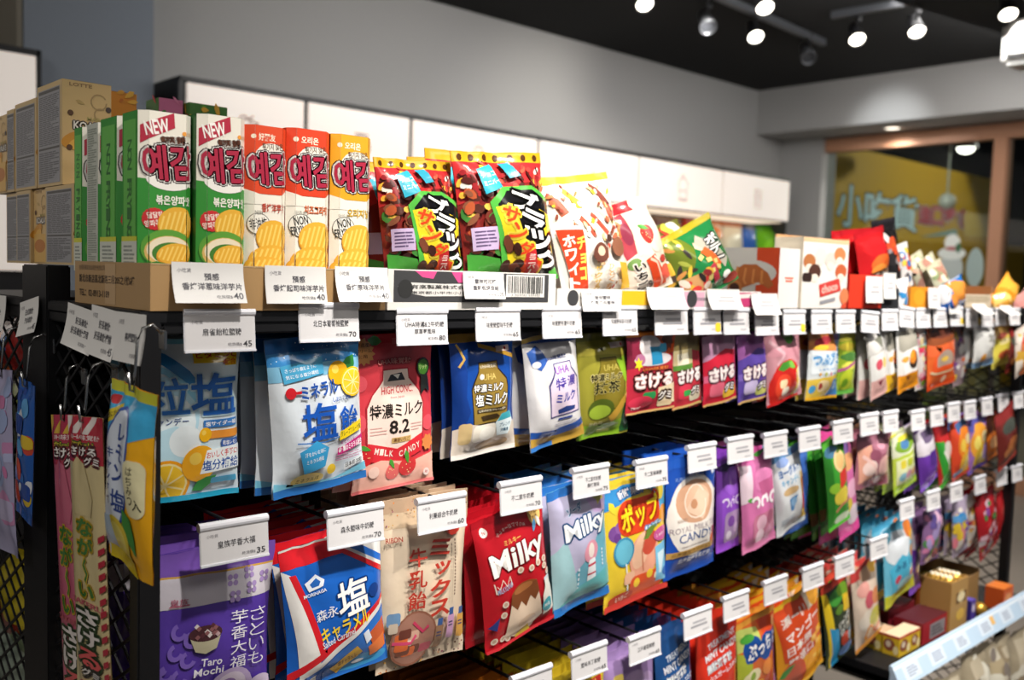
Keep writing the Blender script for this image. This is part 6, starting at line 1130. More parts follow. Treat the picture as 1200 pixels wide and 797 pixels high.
stackbag([(815, 733), (862, 715), (870, 835), (822, 850)], a_mint('#c8301f', '無糖薄荷糖', ('#d8503a', '#e8a090', '#c83a2c', '#e0c0b4')), 'red sugar-free mint bag', 'red mint bag top in the stack behind', n=8, style='pouch')
stackbag([(862, 728), (906, 712), (914, 806), (870, 822)], a_puccho, 'orange and green fruit chew bag with round blue logo', 'orange fruit chew bag top in the stack behind', n=8, near=False)
stackbag([(906, 707), (957, 684), (975, 778), (920, 801)], a_mango, 'orange mango candy bag with white lettering', 'orange mango candy bag top in the stack behind', n=7)
stackbag([(960, 686), (994, 671), (1001, 758), (975, 779)], a_jungle, 'black and green jungle gummy bag with yellow side', 'black and green jungle bag top in the stack behind', n=6, near=False)
stackbag([(995, 669), (1027, 652), (1037, 738), (1010, 755)], a_fruitwhite, 'white fruit candy bag with pink and orange print', 'white fruit candy bag top in the stack behind', n=6, near=False)
stackbag([(1034, 615), (1067, 606), (1077, 687), (1042, 702)], a_whitetop, 'light blue and white milk gummy bag', 'light blue milk gummy bag top in the dotted stack behind', n=6, near=False)
bag([(1062, 606), (1075, 602), (1084, 684), (1072, 690)], a_violet, 'violet bag peeping out right of the light blue milk gummy bag', Y=1.05, near=False, n=2, behind='violet bag behind the light blue milk gummy bag')
bag([(1080, 598), (1106, 593), (1099, 655), (1082, 660)], a_confetti('#7a5a84', ['#b06aa8', '#4a7a4a', '#d8b0c8', '#5a4a8a', '#c87aa0', '#9a8ab8'], 30, (6, 18), 11), 'clear purple bag of toy candy in the third row', Y=1.02, near=False, n=2, behind='clear purple toy candy bag behind the front one')
bag([(1099, 594), (1113, 590), (1115, 640), (1102, 644)], a_confetti('#3a3a7a', ['#b03a7a', '#5a5aa8', '#8a3a4a', '#2a4a8a'], 20, (8, 20), 12), 'dark blue and pink packet behind the clear purple bag', Y=1.06, near=False)
bag([(1116, 587), (1132, 583), (1137, 642), (1119, 648)], a_confetti('#a89ab0', ['#3a8ac8', '#e0c03a', '#d87a8a', '#5a9ad0', '#8a5aa8', '#e0d8d0'], 34, (8, 22), 13), 'rainbow stick candy packet in the third row', Y=1.015, near=False, n=2, behind='rainbow stick packet behind the front one')
bag([(1131, 580), (1142, 577), (1150, 627), (1139, 633)], a_confetti('#d8cfc4', ['#c84a3a', '#e0b04a', '#b03a4a', '#e8e0d8', '#d88a4a'], 26, (8, 22), 14), 'white and red packet right of the rainbow packet', Y=1.03, near=False)
bag([(1143, 580), (1164, 575), (1178, 629), (1156, 637)], a_confetti('#b0202a', ['#d8d0d4', '#3a8a4a', '#c8303a', '#e0b8c8', '#8a4a9a', '#b8242c'], 40, (4, 12), 15), 'red packet with coloured dots in the third row', Y=1.015, near=False, n=2, behind='red dotted packet behind the front one')
bag([(1166, 577), (1178, 574), (1182, 622), (1172, 627)], plain('#b0262a', '#8a1c20', ((50, 40, 24, 12, '#c8504a'),)), 'plain red packet at the right end of the third row', Y=1.03, near=False)
# ------------------------------------------------------------------ top of the rack: bags in their cartons
def paper_label(px, py, w, h, desc, t=(), price='', Y=.997, bend=.012, roll=0.0, near=True, X=None, tilt=0.0, name='price_label'):
    """a paper price slip stuck at its top edge, curling away at its foot"""
    p = P(px, py, Y) if X is None else PX(px, py, X); A = Art(w / h); A.base = '#dddbd8'; g = '#55545a'
    if near:
        A.t('小吃貨', 7, 14, 26, 25, '#8a888c', .0); ys = (26, 50) if len(t) > 1 else (40,)
        for k, s in enumerate(t): wd = min(84, len(s) * 10.5); A.t(s, 54 - wd / 2, ys[k], 54 + wd / 2, ys[k] + 18, g, .015)
        A.t('吃貨價$', 58, 80, 80, 89, '#77757a', .0); A.t(price, 82, 74, 96, 90, g, .01)
    else:
        A.rect(36, 36, 78, 45, '#b4b2b6'); A.rect(28, 55, 80, 63, '#a8a6ac'); A.rect(64, 78, 88, 84, '#c2c0c4')
    m = MB(); gv = [12.5 * k for k in range(1, 8)]
    def mp(V, off): v = V[:, 1] / 100; return np.stack([(V[:, 0] / 100 - .5) * w, -bend * v ** 2 - off, -v * h + .0], 1)
    for (vs, fs, col, k, off) in [(np.array([(0, 0), (100, 0), (100, 100), (0, 100)], float), [(0, 1, 2, 3)], hexc(A.base), 's', 0), (np.array([(0, 0), (100, 0), (100, 100), (0, 100)], float), [(3, 2, 1, 0)], hexc(A.base), 's', -.0003)] + [(*L, .0003 + i * .00005) for i, L in enumerate(A.L)]:
        V, F2 = cut(np.clip(vs, 0, 100), fs, [], gv)
        if len(V): m.add(mp(V, off), F2, col)
    o = m.build(name, PAPER, None, True); o.location = p; o.rotation_euler = (tilt, roll, 0 if X is None else -math.pi / 2)
    return tag(o, 'white paper price slip ' + desc, 'price slip', 'paper price slips stuck on cartons and boxes')
paper_label(244, 308, .083, .044, 'reading 預感 香烤洋蔥味洋芋片 40 on the brown tray', ('預感', '香烤洋蔥味洋芋片'), '40')
paper_label(347, 312, .081, .044, 'reading 預感 香烤起司味洋芋片 40 on the brown tray', ('預感', '香烤起司味洋芋片'), '40', bend=.006)
paper_label(424, 313, .078, .043, 'reading 預感 香烤原味洋芋片 40 on the brown tray', ('預感', '香烤原味洋芋片'), '40', bend=.012)
def tbag(c, art, label, Y=1.06, lean=-.12, **k): return bag(c, art, label, Y=Y, lean=lean, name='snack_bag', cat='snack bag', **k)
tbag([(438, 184), (526, 190), (531, 330), (438, 334)], a_thunder, 'left black and red chocolate bar bag with yellow top band', Y=1.075, t=.05, n=2, pitch=.045, behind='black and red chocolate bar bag behind the left one', sb=.03)
tbag([(529, 166), (628, 190), (646, 330), (537, 332)], a_thunder, 'right black and red chocolate bar bag, standing taller, yellow top band', Y=1.065, t=.05, n=2, pitch=.045, behind='black and red chocolate bar bag behind the taller one', sb=.03)
tbag([(629, 197), (708, 214), (731, 345), (652, 345)], a_whitechoco, 'white chocolate snack bag with orange side strip', Y=1.065, t=.05, n=1, pitch=.05, behind='white chocolate snack bag behind the front one', sb=.03, lean=-.2)
tbag([(707, 234), (745, 240), (790, 338), (716, 339)], a_strawpack, 'red and cream strawberry snack bag slumped to the right', Y=1.06, t=.05, n=1, pitch=.06, behind='strawberry snack bag behind the slumped one', sb=.03, lean=-.25)
tbag([(752, 262), (790, 266), (818, 345), (768, 345)], a_confetti('#6a6a30', ['#d8a83a', '#2c3a20', '#c84a34', '#e0d8c8', '#4a3a30', '#c8c04a', '#b03a3c'], 50, (6, 18), 21), 'mixed nut snack bag between strawberry bag and green bag', Y=1.075, t=.05, lean=-.25)
tbag([(777, 268), (822, 263), (864, 337), (788, 338)], a_greensnack, 'green potato stick bag leaning with a gold top band', Y=1.05, t=.05, n=1, pitch=.06, behind='green potato stick bag behind the leaning one', lean=-.3)
def a_blackcarton(A):
    A.base = '#d9d6d0'; A.rect(3, 3, 95, 80, '#3a3a3c'); A.poly([(14, 3), (26, 3), (24, 22), (18, 18)], '#cf4a84'); A.poly([(34, 3), (54, 3), (52, 30), (38, 30)], '#cf4a84'); A.poly([(5, 42), (12, 32), (30, 34), (54, 32), (54, 64), (20, 66), (8, 56)], '#cfccc8'); A.disc(9, 48, 4, '#2a2a2a'); A.t('有楽製菓株式会社', 12, 37, 46, 48, '#2a2a2a', .03); A.t('東京都小平市小川東町', 12, 53, 50, 61, '#4a4a4a', .01)
    A.rect(67, 6, 92, 66, '#e2dfda'); rd = random.Random(4); x = 68
    while x < 90: wd = rd.uniform(.25, .8); A.rect(x, 9, x + wd, 56, '#2c2c2c'); x += wd + rd.uniform(.3, .8)
    A.t('4 903032 240343', 70, 58, 89, 63, '#3a3a3a', .0)
cx1 = P(652, 340, 1.0).x; cx2 = P(775, 340, 1.0).x; cx3 = P(893, 345, 1.0).x
carton('cardboard_tray', 'white and black printed tray under the black and red chocolate bags', xc1 + .003, cx1 - .002, 1.0, 1.285, ZS, P(552, 318, 1.0).z - ZS, a_blackcarton, None, '#d9d6d0')
def a_wcart(A): A.base = '#d6d2cc'; A.disc(14, 45, 5, '#3a3a3c'); A.rect(46, 12, 58, 70, '#d8d6d0'); A.rect(60, 6, 92, 80, '#e0ae1e'); A.t('有楽製菓', 20, 36, 44, 54, '#4a4a4c', .02); A.lines(48, 20, 58, 62, 4, '#6a6a70', 2, .5, 2)
carton('cardboard_tray', 'white tray with a yellow patch under the white chocolate bag', cx1 + .002, cx2 - .002, 1.0, 1.285, ZS, P(710, 339, 1.0).z - ZS, a_wcart, None, '#d6d2cc')
def a_pcart(A): A.base = '#d8d2ce'; A.rect(14, 8, 40, 90, '#d8a8bc'); A.disc(28, 46, 5, '#3a3a3c'); A.rect(62, 8, 96, 90, '#c03a70'); A.poly([(64, 20), (92, 12), (92, 36), (66, 44)], '#e4dcd8'); A.lines(32, 38, 60, 56, 2, '#6a6a70', 2, .5, 2)
carton('cardboard_tray', 'white and pink tray under the green potato stick bag', cx2 + .002, cx3 - .004, 1.0, 1.285, ZS, P(840, 341, 1.0).z - ZS, a_pcart, None, '#d8d2ce')
paper_label(567, 319, .075, .037, 'reading 雷神可可棒 on the black printed tray', ('雷神可可棒', '量販包經濟組'), '120', bend=.006)
paper_label(704, 340, .088, .033, 'on the white tray left of the yellow patch', ('迷你雷神', '巧克力白雷神'), '', bend=.006)
paper_label(780, 337, .1, .036, 'curling on the tray between strawberry and green bags', bend=.013, near=False)
paper_label(848, 339, .1, .036, 'curling on the pink tray below the green bag', bend=.013, near=False)
paper_label(896, 344, .09, .04, 'curling in front of the croissant box', bend=.013, near=False)
# croissant box, chocolate snack carton, red and black boxes
def a_croissant(A):
    A.base = '#d8d4ce'; A.rect(62, 0, 100, 100, '#d8481c'); A.ell(48, 42, 48, 22, '#d8d4ce'); A.poly([(14, 60), (22, 40), (40, 28), (62, 28), (82, 42), (92, 62), (84, 68), (66, 58), (44, 66), (26, 74)], '#b8642c')
    for k in range(4): A.stroke([(30 + k * 14, 32 + k * 2), (26 + k * 15, 52 + k * 3), (30 + k * 15, 64 - k * 2)], 4, '#d88a48')
    A.ell(26, 68, 13, 13, '#c87a3c'); A.ell(25, 69, 9, 9, '#4a2418'); A.ell(62, 84, 18, 11, '#e0b078'); A.ell(62, 85, 10, 7, '#6a2a18'); A.rect(0, 96, 100, 100, '#c8c0b8')
def a_whiteside(A): A.base = '#d9d4d0'; A.rect(28, 48, 70, 51, '#d8705a'); A.rect(32, 53, 66, 56, '#d8705a')
cb = P(912, 340, 1.005); cw = P(936, 340, 1.005).x - cb.x; cd = min(PX(845, 320, cb.x).y - 1.005, .27); chh = P(912, 290, 1.005).z - ZS
box_thing('snack_box', 'white and orange box printed with a croissant', 'snack box', (cb.x, 1.005, ZS), cw, cd, chh, a_whiteside, a_croissant, '#d9d4d0', '#d9d4d0')
def a_mush(A):
    A.base = '#dcd6d0'; A.rect(0, 0, 100, 6, '#d8b48c')
    for (x, y, c) in ((14, 34, '#a8683a'), (38, 24, '#d8d0c4'), (60, 30, '#c8c0b8'), (80, 22, '#d87a4a'), (26, 48, '#4a2a20'), (84, 46, '#b85a34')): A.ell(x, y, 13, 11, c); A.ell(x, y + 9, 8, 6, '#e0d4c4')
    A.rr(0, 50, 20, 62, 4, '#2c1a16'); A.poly([(36, 66), (80, 56), (86, 74), (40, 84)], '#c03a34'); A.t('choco', 42, 64, 78, 76, '#e4b8ac', .03, -8); A.stroke([(40, 92), (74, 86)], 4, '#8a8a90'); A.ell(94, 82, 10, 12, '#d0764c'); A.poly([(88, 96), (100, 90), (100, 100), (88, 100)], '#c84a30')
m0 = P(939, 340, 1.0).x; m1 = P(992, 340, 1.0).x
carton('snack_carton', 'open white carton printed with chocolate snacks and a red badge', m0, m1, 1.0, 1.065, ZS, P(960, 279, 1.0).z - ZS, a_mush, plain('#d8cdb8'), '#c79a6c', hb=P(960, 279, 1.0).z - ZS + .006, cat='carton')
r0 = P(995, 340, 1.0).x; r1 = P(1033, 340, 1.0).x; r2 = P(1054, 340, 1.0).x
carton('snack_carton', 'bright red open carton right of the chocolate snack carton', r0, r1, 1.0, 1.2, ZS, P(1010, 322, 1.0).z - ZS, plain('#d2341c'), plain('#b01a18'), '#b82418', cat='carton')
box_thing('snack_carton', 'small black carton between red carton and white pouches', 'carton', (r1 + .003, 1.0, ZS), r2 - r1 - .004, .15, P(1045, 338, 1.0).z - ZS, plain('#232428'), plain('#1a1a1c'), '#2a2a2c', '#232428')
def tb(c, art, label, Y, n=0, beh=None, lean=-.1, **k): return bag(c, art, label, Y=Y, lean=lean, name='snack_bag', cat='snack bag', near=False, n=n, behind=beh, **k)
def a_redcorn(A): A.base = '#b41a1e'; A.rect(0, 0, 100, 10, '#a01820'); A.ell(50, 30, 40, 16, '#c02024'); A.ell(60, 60, 36, 14, '#d8622a'); A.ell(50, 70, 26, 9, '#e08a3a'); A.poly([(10, 74), (96, 70), (96, 92), (14, 94)], '#2a1c18'); A.t('カラムー', 14, 75, 90, 90, '#d8d0c8', .04, -3)
tb([(1000, 270), (1033, 268), (1040, 334), (1004, 336)], a_redcorn, 'red spicy snack bag standing in the red carton', 1.04, 2, 'red spicy snack bag behind the front one', t=.04)
tb([(1030, 266), (1046, 264), (1056, 340), (1038, 340)], a_confetti('#1c1a1c', ['#d8d4d0', '#2a2628', '#c84a2a', '#8a8488', '#d8622a'], 20, (10, 26), 31), 'black and white snack bag right of the red spicy one', 1.07, t=.04)
tb([(1020, 258), (1048, 256), (1050, 300), (1022, 300)], plain('#18161a', '#2a282c'), 'black bag top standing highest behind the red spicy bag', 1.14)
tb([(934, 286), (962, 280), (966, 340), (940, 345)], plain('#b8181c', '#c82a28', ((50, 30, 40, 12, '#c83430'),)), 'left red bag rising out of the chocolate snack carton', 1.1, t=.05)
tb([(960, 283), (985, 278), (986, 340), (962, 340)], plain('#c42420', '#8a1418', ((60, 24, 30, 8, '#e0483a'),)), 'right red bag rising out of the chocolate snack carton', 1.12, t=.05)
tb([(975, 277), (1002, 274), (1004, 335), (980, 335)], plain('#cf2a1c', '#7a1a20', ((70, 20, 22, 8, '#e8604a'), (30, 14, 20, 8, '#2a1418'))), 'red and dark bag leaning against the red spicy bag', 1.13, t=.05)
tb([(1047, 287), (1062, 285), (1068, 335), (1051, 337)], a_confetti('#d8d8d8', ['#e0e0e0', '#3a78b8', '#d84a3a', '#e0c04a', '#c8d0d8', '#5a5a60'], 16, (10, 22), 33), 'white and blue pouch in the rear right of the black carton', 1.08, t=.04)
tb([(1050, 326), (1065, 326), (1066, 363), (1052, 363)], a_confetti('#dcdcdc', ['#e4e2e0', '#d8a03a', '#3a88c0', '#e8e6e4'], 12, (12, 24), 34), 'small white pouch with blue and gold print beside the orange carton', 1.02, t=.03)
for k, (c, Y) in enumerate(([(1062, 300), (1078, 296), (1088, 345), (1068, 348)], 1.12), ([(1076, 300), (1092, 302), (1104, 345), (1086, 348)], 1.1), ([(1086, 306), (1100, 310), (1112, 350), (1094, 350)], 1.08)) if False else enumerate((([(1062, 300), (1078, 296), (1088, 345), (1068, 348)], 1.12), ([(1076, 300), (1092, 302), (1104, 345), (1086, 348)], 1.1), ([(1086, 306), (1100, 310), (1112, 350), (1094, 350)], 1.08))):
    tb(c, a_confetti('#b8b49a', ['#d0cab8', '#8a9a70', '#c8a08a', '#dcd6c4', '#a87a6a'], 20, (10, 22), 36 + k), ('left pale beige bag of the three behind the orange carton', 'middle pale beige bag of the three behind the orange carton', 'right pale beige bag of the three, lowest, near the blue bag')[k], Y, t=.05, lean=-.3)
o0 = P(1067, 345, 1.0).x; o1 = P(1087, 345, 1.0).x; o2 = P(1100, 345, 1.0).x
carton('snack_carton', 'small orange open carton on the rack top', o0, o2, 1.0, 1.15, ZS, P(1076, 336, 1.0).z - ZS, lambda A: (setattr(A, 'base', '#d88a1a'), A.rect(60, 0, 100, 100, '#b8643a'), A.ell(30, 50, 20, 40, '#e09a24')), plain('#c87a1a'), '#c88a3a', cat='carton')
tb([(1100, 333), (1126, 324), (1132, 362), (1101, 364)], a_confetti('#2a78b8', ['#3a90d0', '#d8d8dc', '#2458a8', '#d88a3a', '#1f6ab0'], 14, (14, 34), 41), 'blue snack bag lying askew on the rack top', 1.01, t=.04)
w0 = P(1132, 345, 1.0).x; w1 = P(1162, 345, 1.0).x
carton('snack_carton', 'open brown carton with a tall back near the right end of the rack top', w0, w1, 1.0, 1.14, ZS, P(1146, 345, 1.0).z - ZS, lambda A: (setattr(A, 'base', '#c8b8a0'), A.lines(4, 10, 96, 60, 3, '#a89a80', 2, .6, 3)), plain('#b0875c'), '#b07848', cat='carton', hb=P(1146, 327, 1.13).z - ZS)
tb([(1160, 334), (1180, 334), (1192, 352), (1164, 353)], a_confetti('#d8932a', ['#e8b04a', '#f0c870', '#d0801e', '#e0a03a'], 16, (14, 30), 43), 'yellow-orange snack bag at the right end of the rack top', 1.04, t=.05, lean=-.25)
tb([(1186, 344), (1206, 342), (1208, 362), (1190, 362)], plain('#c88a84', '#d8a098'), 'pink bag cut by the right picture edge on the rack top', 1.04, t=.04)
for (x, y, w_, h_, d_, b_) in ((1025, 324, .078, .058, 'on the red carton', .004), (1043, 320, .06, .058, 'beside the one on the red carton, over the black carton', .004), (1095, 337, .066, .05, 'on the orange carton', .004), (1119, 340, .066, .06, 'stuck on the blue snack bag', .004), (1147, 356, .09, .026, 'lying flat before the brown carton', .03), (1178, 358, .08, .024, 'lying before the yellow-orange bag', .03)):
    paper_label(x, y, w_, h_, d_, near=False, bend=b_, Y=.994)
# ------------------------------------------------------------------ end panel: things facing left
XE = .335
def hang(c, art, label, X=XE, n=0, beh=None, **k): return bag(c, art, label, X=X, name=k.pop('name', 'gummy_packet'), cat=k.pop('cat', 'gummy packet'), near=True, **k)
hang([(62, 486), (90, 486), (94, 840), (62, 850)], a_longgummy('#c8637e', '#b0304c', '#d8b040'), 'long pink gummy packet hanging behind the cream one on the mesh end', X=.376, style='flat', t=.01, st=.02, sb=.02)
hang([(81, 487), (119, 490), (118, 812), (79, 820)], a_longgummy('#d8c694', '#b8283c', '#e8dcd8'), 'long cream gummy packet with green and red lettering on the mesh end', X=.366, style='flat', t=.01, st=.02, sb=.02)
hang([(134, 446), (180, 460), (177, 676), (121, 650)], a_lemonbag, 'yellow and blue lemon candy bag twisted on its hook at the mesh end', X=.37, name='candy_bag', cat='candy bag', t=.03)
hang([(-14, 436), (14, 430), (16, 648), (-10, 640)], a_confetti('#a8a4c4', ['#b8b0d0', '#c87aa8', '#9aa8d0', '#c48ab4', '#b4b8dc'], 24, (6, 22), 51), 'lilac flowered bag cut by the left picture edge', X=.368, name='candy_bag', cat='candy bag', t=.02)
hang([(26, 448), (38, 446), (34, 604), (10, 596)], a_confetti('#2a5aa8', ['#2f6ab8', '#c84a3a', '#d8dce4', '#2a4a98', '#5aa0d8', '#d8b83a'], 22, (10, 30), 52), 'narrow blue candy packet twisted on the left hook', X=.368, name='candy_bag', cat='candy bag', t=.015)
def wire_hook(px, py, X, label):
    q = PX(px, py, X); root = empty('mesh_hook', (X0 + .01, q.y, q.z)); tag(root, label, 'hook', 'bright wire hooks on the mesh end'); dx = q.x - X0 - .01
    MB().tube([(.0, 0, .05), (dx * .4, 0, .062), (dx * .75, 0, .058), (dx * .92, 0, .045), (dx, 0, .01), (dx * 1.04, 0, -.006), (dx * 1.16, 0, -.004), (dx * 1.22, 0, .014)], .0016, '#ccc', 8).build('prong', STEEL, root, True)
    m = MB(); m.box((-.003, -.008, .036), (.0, .008, .056), '#ccc', .001); m.build('hook_plate', STEEL, root)
for a in ((76, 487, .376, 'steel wire hook holding the long pink gummy packet'), (100, 489, .366, 'steel wire hook holding the long cream gummy packet'), (158, 452, .37, 'steel wire hook holding the twisted lemon bag'), (32, 448, .368, 'steel wire hook holding the narrow blue packet'), (2, 436, .368, 'steel wire hook holding the lilac bag at the left edge')): wire_hook(*a)
XT = X0 - .004
paper_label(96, 360, .098, .05, 'leftmost of three on the near mesh end', ('好長軟糖', '好長軟糖葡萄'), '45', X=XT, bend=.008, roll=.08)
paper_label(123, 361, .082, .055, 'middle of three on the near mesh end', ('好長軟糖', '好長軟糖櫻桃'), '45', X=XT - .003, bend=.008, roll=.06)
paper_label(154, 367, .078, .052, 'rightmost of three on the near mesh end, beside the post', ('檸檬鹽糖',), '', X=XT - .005, bend=.006)
paper_label(34, 351, .082, .047, 'tilted on the rear mesh end beside the central post', ('日式軟糖', '汽水軟糖'), '45', X=XT, bend=.008, roll=-.15)
paper_label(0, 346, .06, .05, 'cut by the left picture edge on the rear mesh end', ('軟糖',), '', X=XT, bend=.006)
# goods seen through the rear mesh end
def inside(c, art, label, X): return bag(c, art, label, X=X, near=False, t=.04)
inside([(-20, 372), (46, 374), (48, 432), (-16, 436)], a_confetti('#b8301c', ['#d86a2a', '#c84a1e', '#e08a3a', '#a81e18', '#3a6ab0'], 26, (12, 34), 61), 'red and orange bag seen through the rear mesh', .45)
inside([(-20, 434), (46, 436), (46, 560), (-18, 560)], plain('#243018', '#6a7a2a', ((50, 20, 40, 10, '#7a8a2c'),)), 'dark green bag seen through the rear mesh', .47)
inside([(-20, 636), (44, 640), (44, 756), (-16, 768)], a_confetti('#b8a41a', ['#c8b020', '#2a2818', '#8a2c20', '#d0bc30', '#a8921a'], 20, (10, 30), 62), 'yellow bag seen through the rear mesh', .46)
inside([(-20, 700), (30, 760), (30, 880), (-20, 860)], plain('#9aa898', '#7a8a6a'), 'pale green bag at the bottom left corner behind the mesh', .44)
# ------------------------------------------------------------------ tray goods
zt0 = ZR - .03 + .0005
def tray_box(name, label, cat, px, py, pxr, pxl, h, front, left, top, base, **k):
    q = PZ(px, py, zt0); w_ = max(P(pxr, py, q.y).x - q.x, .02); d_ = max(min(PX(pxl, py, q.x).y, YM - .03) - q.y, .02)
    return box_thing(name, label, cat, (q.x, q.y, zt0), w_, d_, h, front, left, top, base, **k), q, w_, d_
def a_ybox(A): A.base = '#d8b428'; A.ell(40, 50, 34, 30, '#8a4a34'); A.ell(36, 46, 16, 16, '#d8c8b0'); A.rect(0, 0, 100, 12, '#c03a34'); A.ell(80, 70, 16, 22, '#e8d8a0')
(bx_, q_, w_, d_) = tray_box('caramel_box', 'small yellow candy box at the near end of the tray, front one', 'candy box', 1053, 771, 1066, 1033, .05, a_ybox, a_ybox, '#d8c0a0', '#d8b428')
box_thing('caramel_box', 'small yellow candy box at the near end of the tray, right one', 'candy box', (q_.x + w_ + .002, q_.y, zt0), w_ * .8, d_, .049, a_ybox, a_ybox, '#d8c0a0', '#d8b428')
box_thing('caramel_box', 'small yellow candy box at the near end of the tray, rear one', 'candy box', (q_.x + .004, q_.y + d_ + .004, zt0), w_, .05, .048, a_ybox, a_ybox, '#c8a888', '#b89428')
(bx_, q_, w_, d_) = tray_box('chocolate_box', 'dark red chocolate box with bright red rim in the tray', 'chocolate box', 1080, 757, 1108, 1046, .055, lambda A: (setattr(A, 'base', '#9a1a24'), A.rect(30, 20, 90, 90, '#8a8488'), A.lines(36, 30, 84, 80, 3, '#4a4448', 2, .5, 2)), plain('#8a1420'), '#4a0f1c', '#7a1420')
box_thing('chocolate_box', 'second dark red chocolate box behind the first one in the tray', 'chocolate box', (q_.x - .02, q_.y + d_ + .006, zt0), w_, .06, .07, plain('#6a0f1c'), lambda A: (setattr(A, 'base', '#5a1018'), A.rect(20, 20, 60, 70, '#a89a9c')), '#5a101c', '#6a0f1c')
q = PZ(1112, 742, zt0); cwx = P(1131, 742, q.y).x - q.x
def gold_carton():
    h = PX(1112, 678, q.x).z - zt0; dd = min(PX(1076, 735, q.x).y - q.y, .22)
    c = carton('display_carton', 'brown carton full of gold wrapped chocolate balls in the tray', q.x, q.x + cwx, q.y, q.y + dd, zt0, h * .92, lambda A: (setattr(A, 'base', '#b08a52'), A.ell(60, 36, 26, 14, '#e0c080'), A.rect(30, 26, 90, 48, '#6a4a24'), A.ell(60, 36, 22, 10, '#ecdcb0'), A.ell(60, 72, 24, 12, '#d8b050')), plain('#a97f45'), '#a9824a', cat='carton')
    gm_ = mat('gold_foil', '#d8a848', rough=.25, metal=.7, bump=.3, scale=60); i = 0
    nb_ = ('front left', 'front right', 'second row left', 'second row right', 'third row left', 'third row right', 'rear left', 'rear right')
    for yy in range(4):
        for xx in range(2):
            r = min(cwx / 4.4, .02); m = MB(); m.ball((0, 0, 0), r, '#d8a848', 2); o = m.build('chocolate_ball', gm_, None, True); o.location = (q.x + cwx * (.28 + .44 * xx), q.y + .022 + yy * (dd - .04) / 3.2, zt0 + h * .92 - r * .4)
            m = MB(); m.lathe([(0, r * .96), (r * .45, r * .9), (r * .62, r * .72), (r * .6, r * .7)], (0, 0, 0), (0, 0, 1), '#e8e0cc', 12); m.build('paper_seal', PAPER, o); tag(o, 'gold wrapped chocolate ball, %s in the brown carton' % nb_[i], 'chocolate ball', 'gold wrapped chocolate balls'); i += 1
gold_carton()
q2 = PZ(1150, 712, zt0)
carton('display_carton', 'large open brown carton lying behind the gold balls in the tray', q2.x - .15, q2.x + .05, q2.y + .03, YM - .03, zt0, .085, plain('#9a7a4c'), plain('#c8622a'), '#8a6c44', cat='carton', hb=.11)
box_thing('candy_carton', 'orange printed candy carton near the far end of the tray', 'carton', (q2.x + .02, q2.y - .05, zt0), .07, .05, .06, lambda A: (setattr(A, 'base', '#d8622a'), A.ell(50, 50, 30, 24, '#e8a060')), plain('#c8521c'), '#d8742a', '#d8622a')
box_thing('candy_carton', 'small purple candy carton beside the gold balls', 'carton', (q.x + cwx + .03, q.y + .0, zt0), .03, .05, .055, lambda A: (setattr(A, 'base', '#4a3a9a'), A.ell(50, 40, 30, 20, '#d8d0e4')), plain('#3a2c80'), '#5a4aa8', '#4a3a9a')
m = MB(); m.ball((0, 0, 0), .02, '#d8a848', 2); o = m.build('chocolate_ball', MAT['gold_foil'], None, True); o.location = (q.x + cwx + .09, q.y, zt0 + .0205); tag(o, 'single gold chocolate ball lying on the tray', 'chocolate ball', 'gold wrapped chocolate balls')
m = MB(); rd = random.Random(3)
for k in range(140): m.ball((rd.uniform(-.075, .075), rd.uniform(-.06, .08), rd.uniform(.011, .05)), rd.uniform(.008, .013), rd.choice(['#a8a02c', '#6a7a20', '#c8b83a', '#3a4418', '#d8cc70']), 1, (1.4, 1, .7))
o = m.build('wrapped_sweets', FOIL, None, True); o.location = (X1 - .125, 1.16, zt0); o['kind'] = 'stuff'; tag(o, 'loose green and yellow wrapped sweets at the far end of the tray', 'sweets')
def standing(px0, px1, pyt, Y, zb, art, label, group, t):
    h = P((px0 + px1) / 2, pyt, Y).z - zb - .001; h = min(h, szb - .03 - zb) if zb > 1 else h; a = P(px0, pyt, Y); b = P(px1, pyt, Y); A0 = Art((b.x - a.x) / h); art(A0)
    o = obj('snack_bag', bag_parts(A0, b.x - a.x, h, t, .07, .06, 6, 9, int(px0), 'pillow', split=False, near=False)['mid'], FOIL); o.location = ((a.x + b.x) / 2, Y, zb + h + .001); tag(o, label, 'snack bag', group)
# clear bags on the low shelf
for k, (x0_, x1_, yt_2) in enumerate(((1062, 1100, 806), (1098, 1130, 790), (1128, 1158, 760), (1154, 1182, 748), (1178, 1216, 738))):
    for q_ in range(2 if k < 2 else 1):
        standing(x0_, x1_, yt_2, .93 + .12 * q_, .1805, a_confetti('#a89c84', ['#c8bca4', '#d8d0bc', '#9a8a70', '#b8a888', '#e0dccc', '#8a8078'], 26, (10, 30), 70 + k), (('cream clear snack bag on the low shelf, nearest the rail end', 'cream clear snack bag, second on the low shelf', 'cream clear snack bag, third on the low shelf', 'cream clear snack bag on the low shelf beside the far leg', 'cream clear snack bag on the low shelf at the right edge')[k] if q_ == 0 else 'cream clear snack bag deeper on the low shelf'), 'cream clear snack bags on the low shelf', .06)
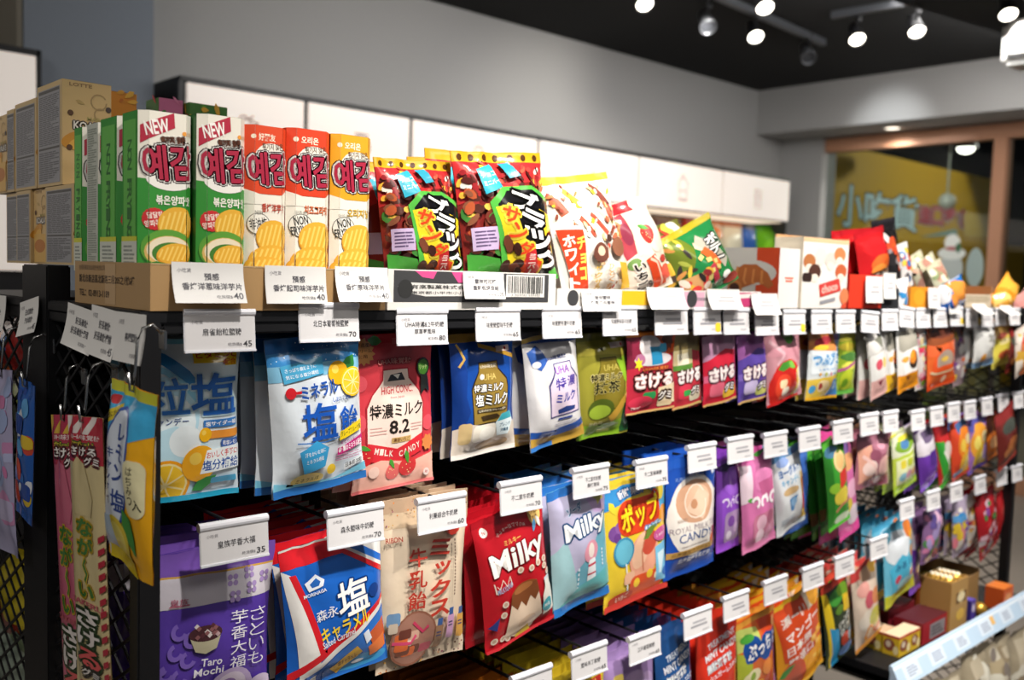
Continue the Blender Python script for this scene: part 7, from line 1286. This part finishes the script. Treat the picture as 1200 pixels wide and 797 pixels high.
# goods on the far side of the back mesh, seen through it at the far end
for k, (x0_, x1_, y0_, y1_, c) in enumerate(((1082, 1112, 428, 470, '#5a6a2c'), (1108, 1136, 426, 468, '#6a6258'), (1134, 1160, 424, 466, '#7a7440'), (1158, 1172, 424, 466, '#5c5044'))):
    bag([(x0_, y0_), (x1_, y0_), (x1_, y1_ + 20), (x0_, y1_ + 22)], plain(c, '#3a3a30', ((50, 40, 30, 16, '#8a8a60'), (40, 70, 24, 10, '#4a4a34'))), ('olive bag', 'grey bag', 'khaki bag', 'brown bag')[k] + ' seen dimly through the back mesh below the top row', Y=1.46, near=False)
# ------------------------------------------------------------------ goods on the wall shelves
def wallbag(px0, px1, pyt, c, label): standing(px0, px1, pyt, 4.04, 1.46, c, label, 'snack bags on the wall shelf', .09)
for (a, b, t_, c, l) in ((700, 728, 246, plain('#6a3a24', '#8a5a34'), 'dark brown bag on the wall shelf behind the strawberry bag'), (730, 764, 250, plain('#3a2c24', '#7a6a4a', ((50, 40, 40, 14, '#8a7a34'),)), 'dark bag with yellow band on the wall shelf above the nut snack bag'), (764, 800, 252, plain('#5a2c20', '#6a4a2c', ((50, 40, 36, 14, '#a83a2c'),)), 'dark red bag on the wall shelf above the green bag'), (800, 828, 250, plain('#b8301c', '#a83420', ((50, 30, 36, 14, '#7a2a1c'),)), 'red bag on the wall shelf left of the orange one'), (824, 848, 251, plain('#d8cbb0', '#d8742a', ((50, 22, 44, 12, '#d8783a'), (50, 60, 36, 14, '#e8e0d0'))), 'orange topped white bag on the wall shelf'), (846, 872, 252, plain('#d8c8a8', '#c86a34', ((50, 40, 40, 18, '#e4dcc0'), (40, 70, 24, 10, '#d88a4a'))), 'cream and orange bag on the wall shelf'), (870, 888, 256, plain('#2a5aa8', '#1a2a4a', ((50, 60, 36, 14, '#b8c4d8'),)), 'blue bag on the wall shelf left of the green one'), (886, 920, 255, plain('#6ab01e', '#4a9a1c', ((55, 45, 40, 22, '#86cc2a'),)), 'bright lime green bag at the right end of the wall shelf')):
    wallbag(a, b, t_, c, l)
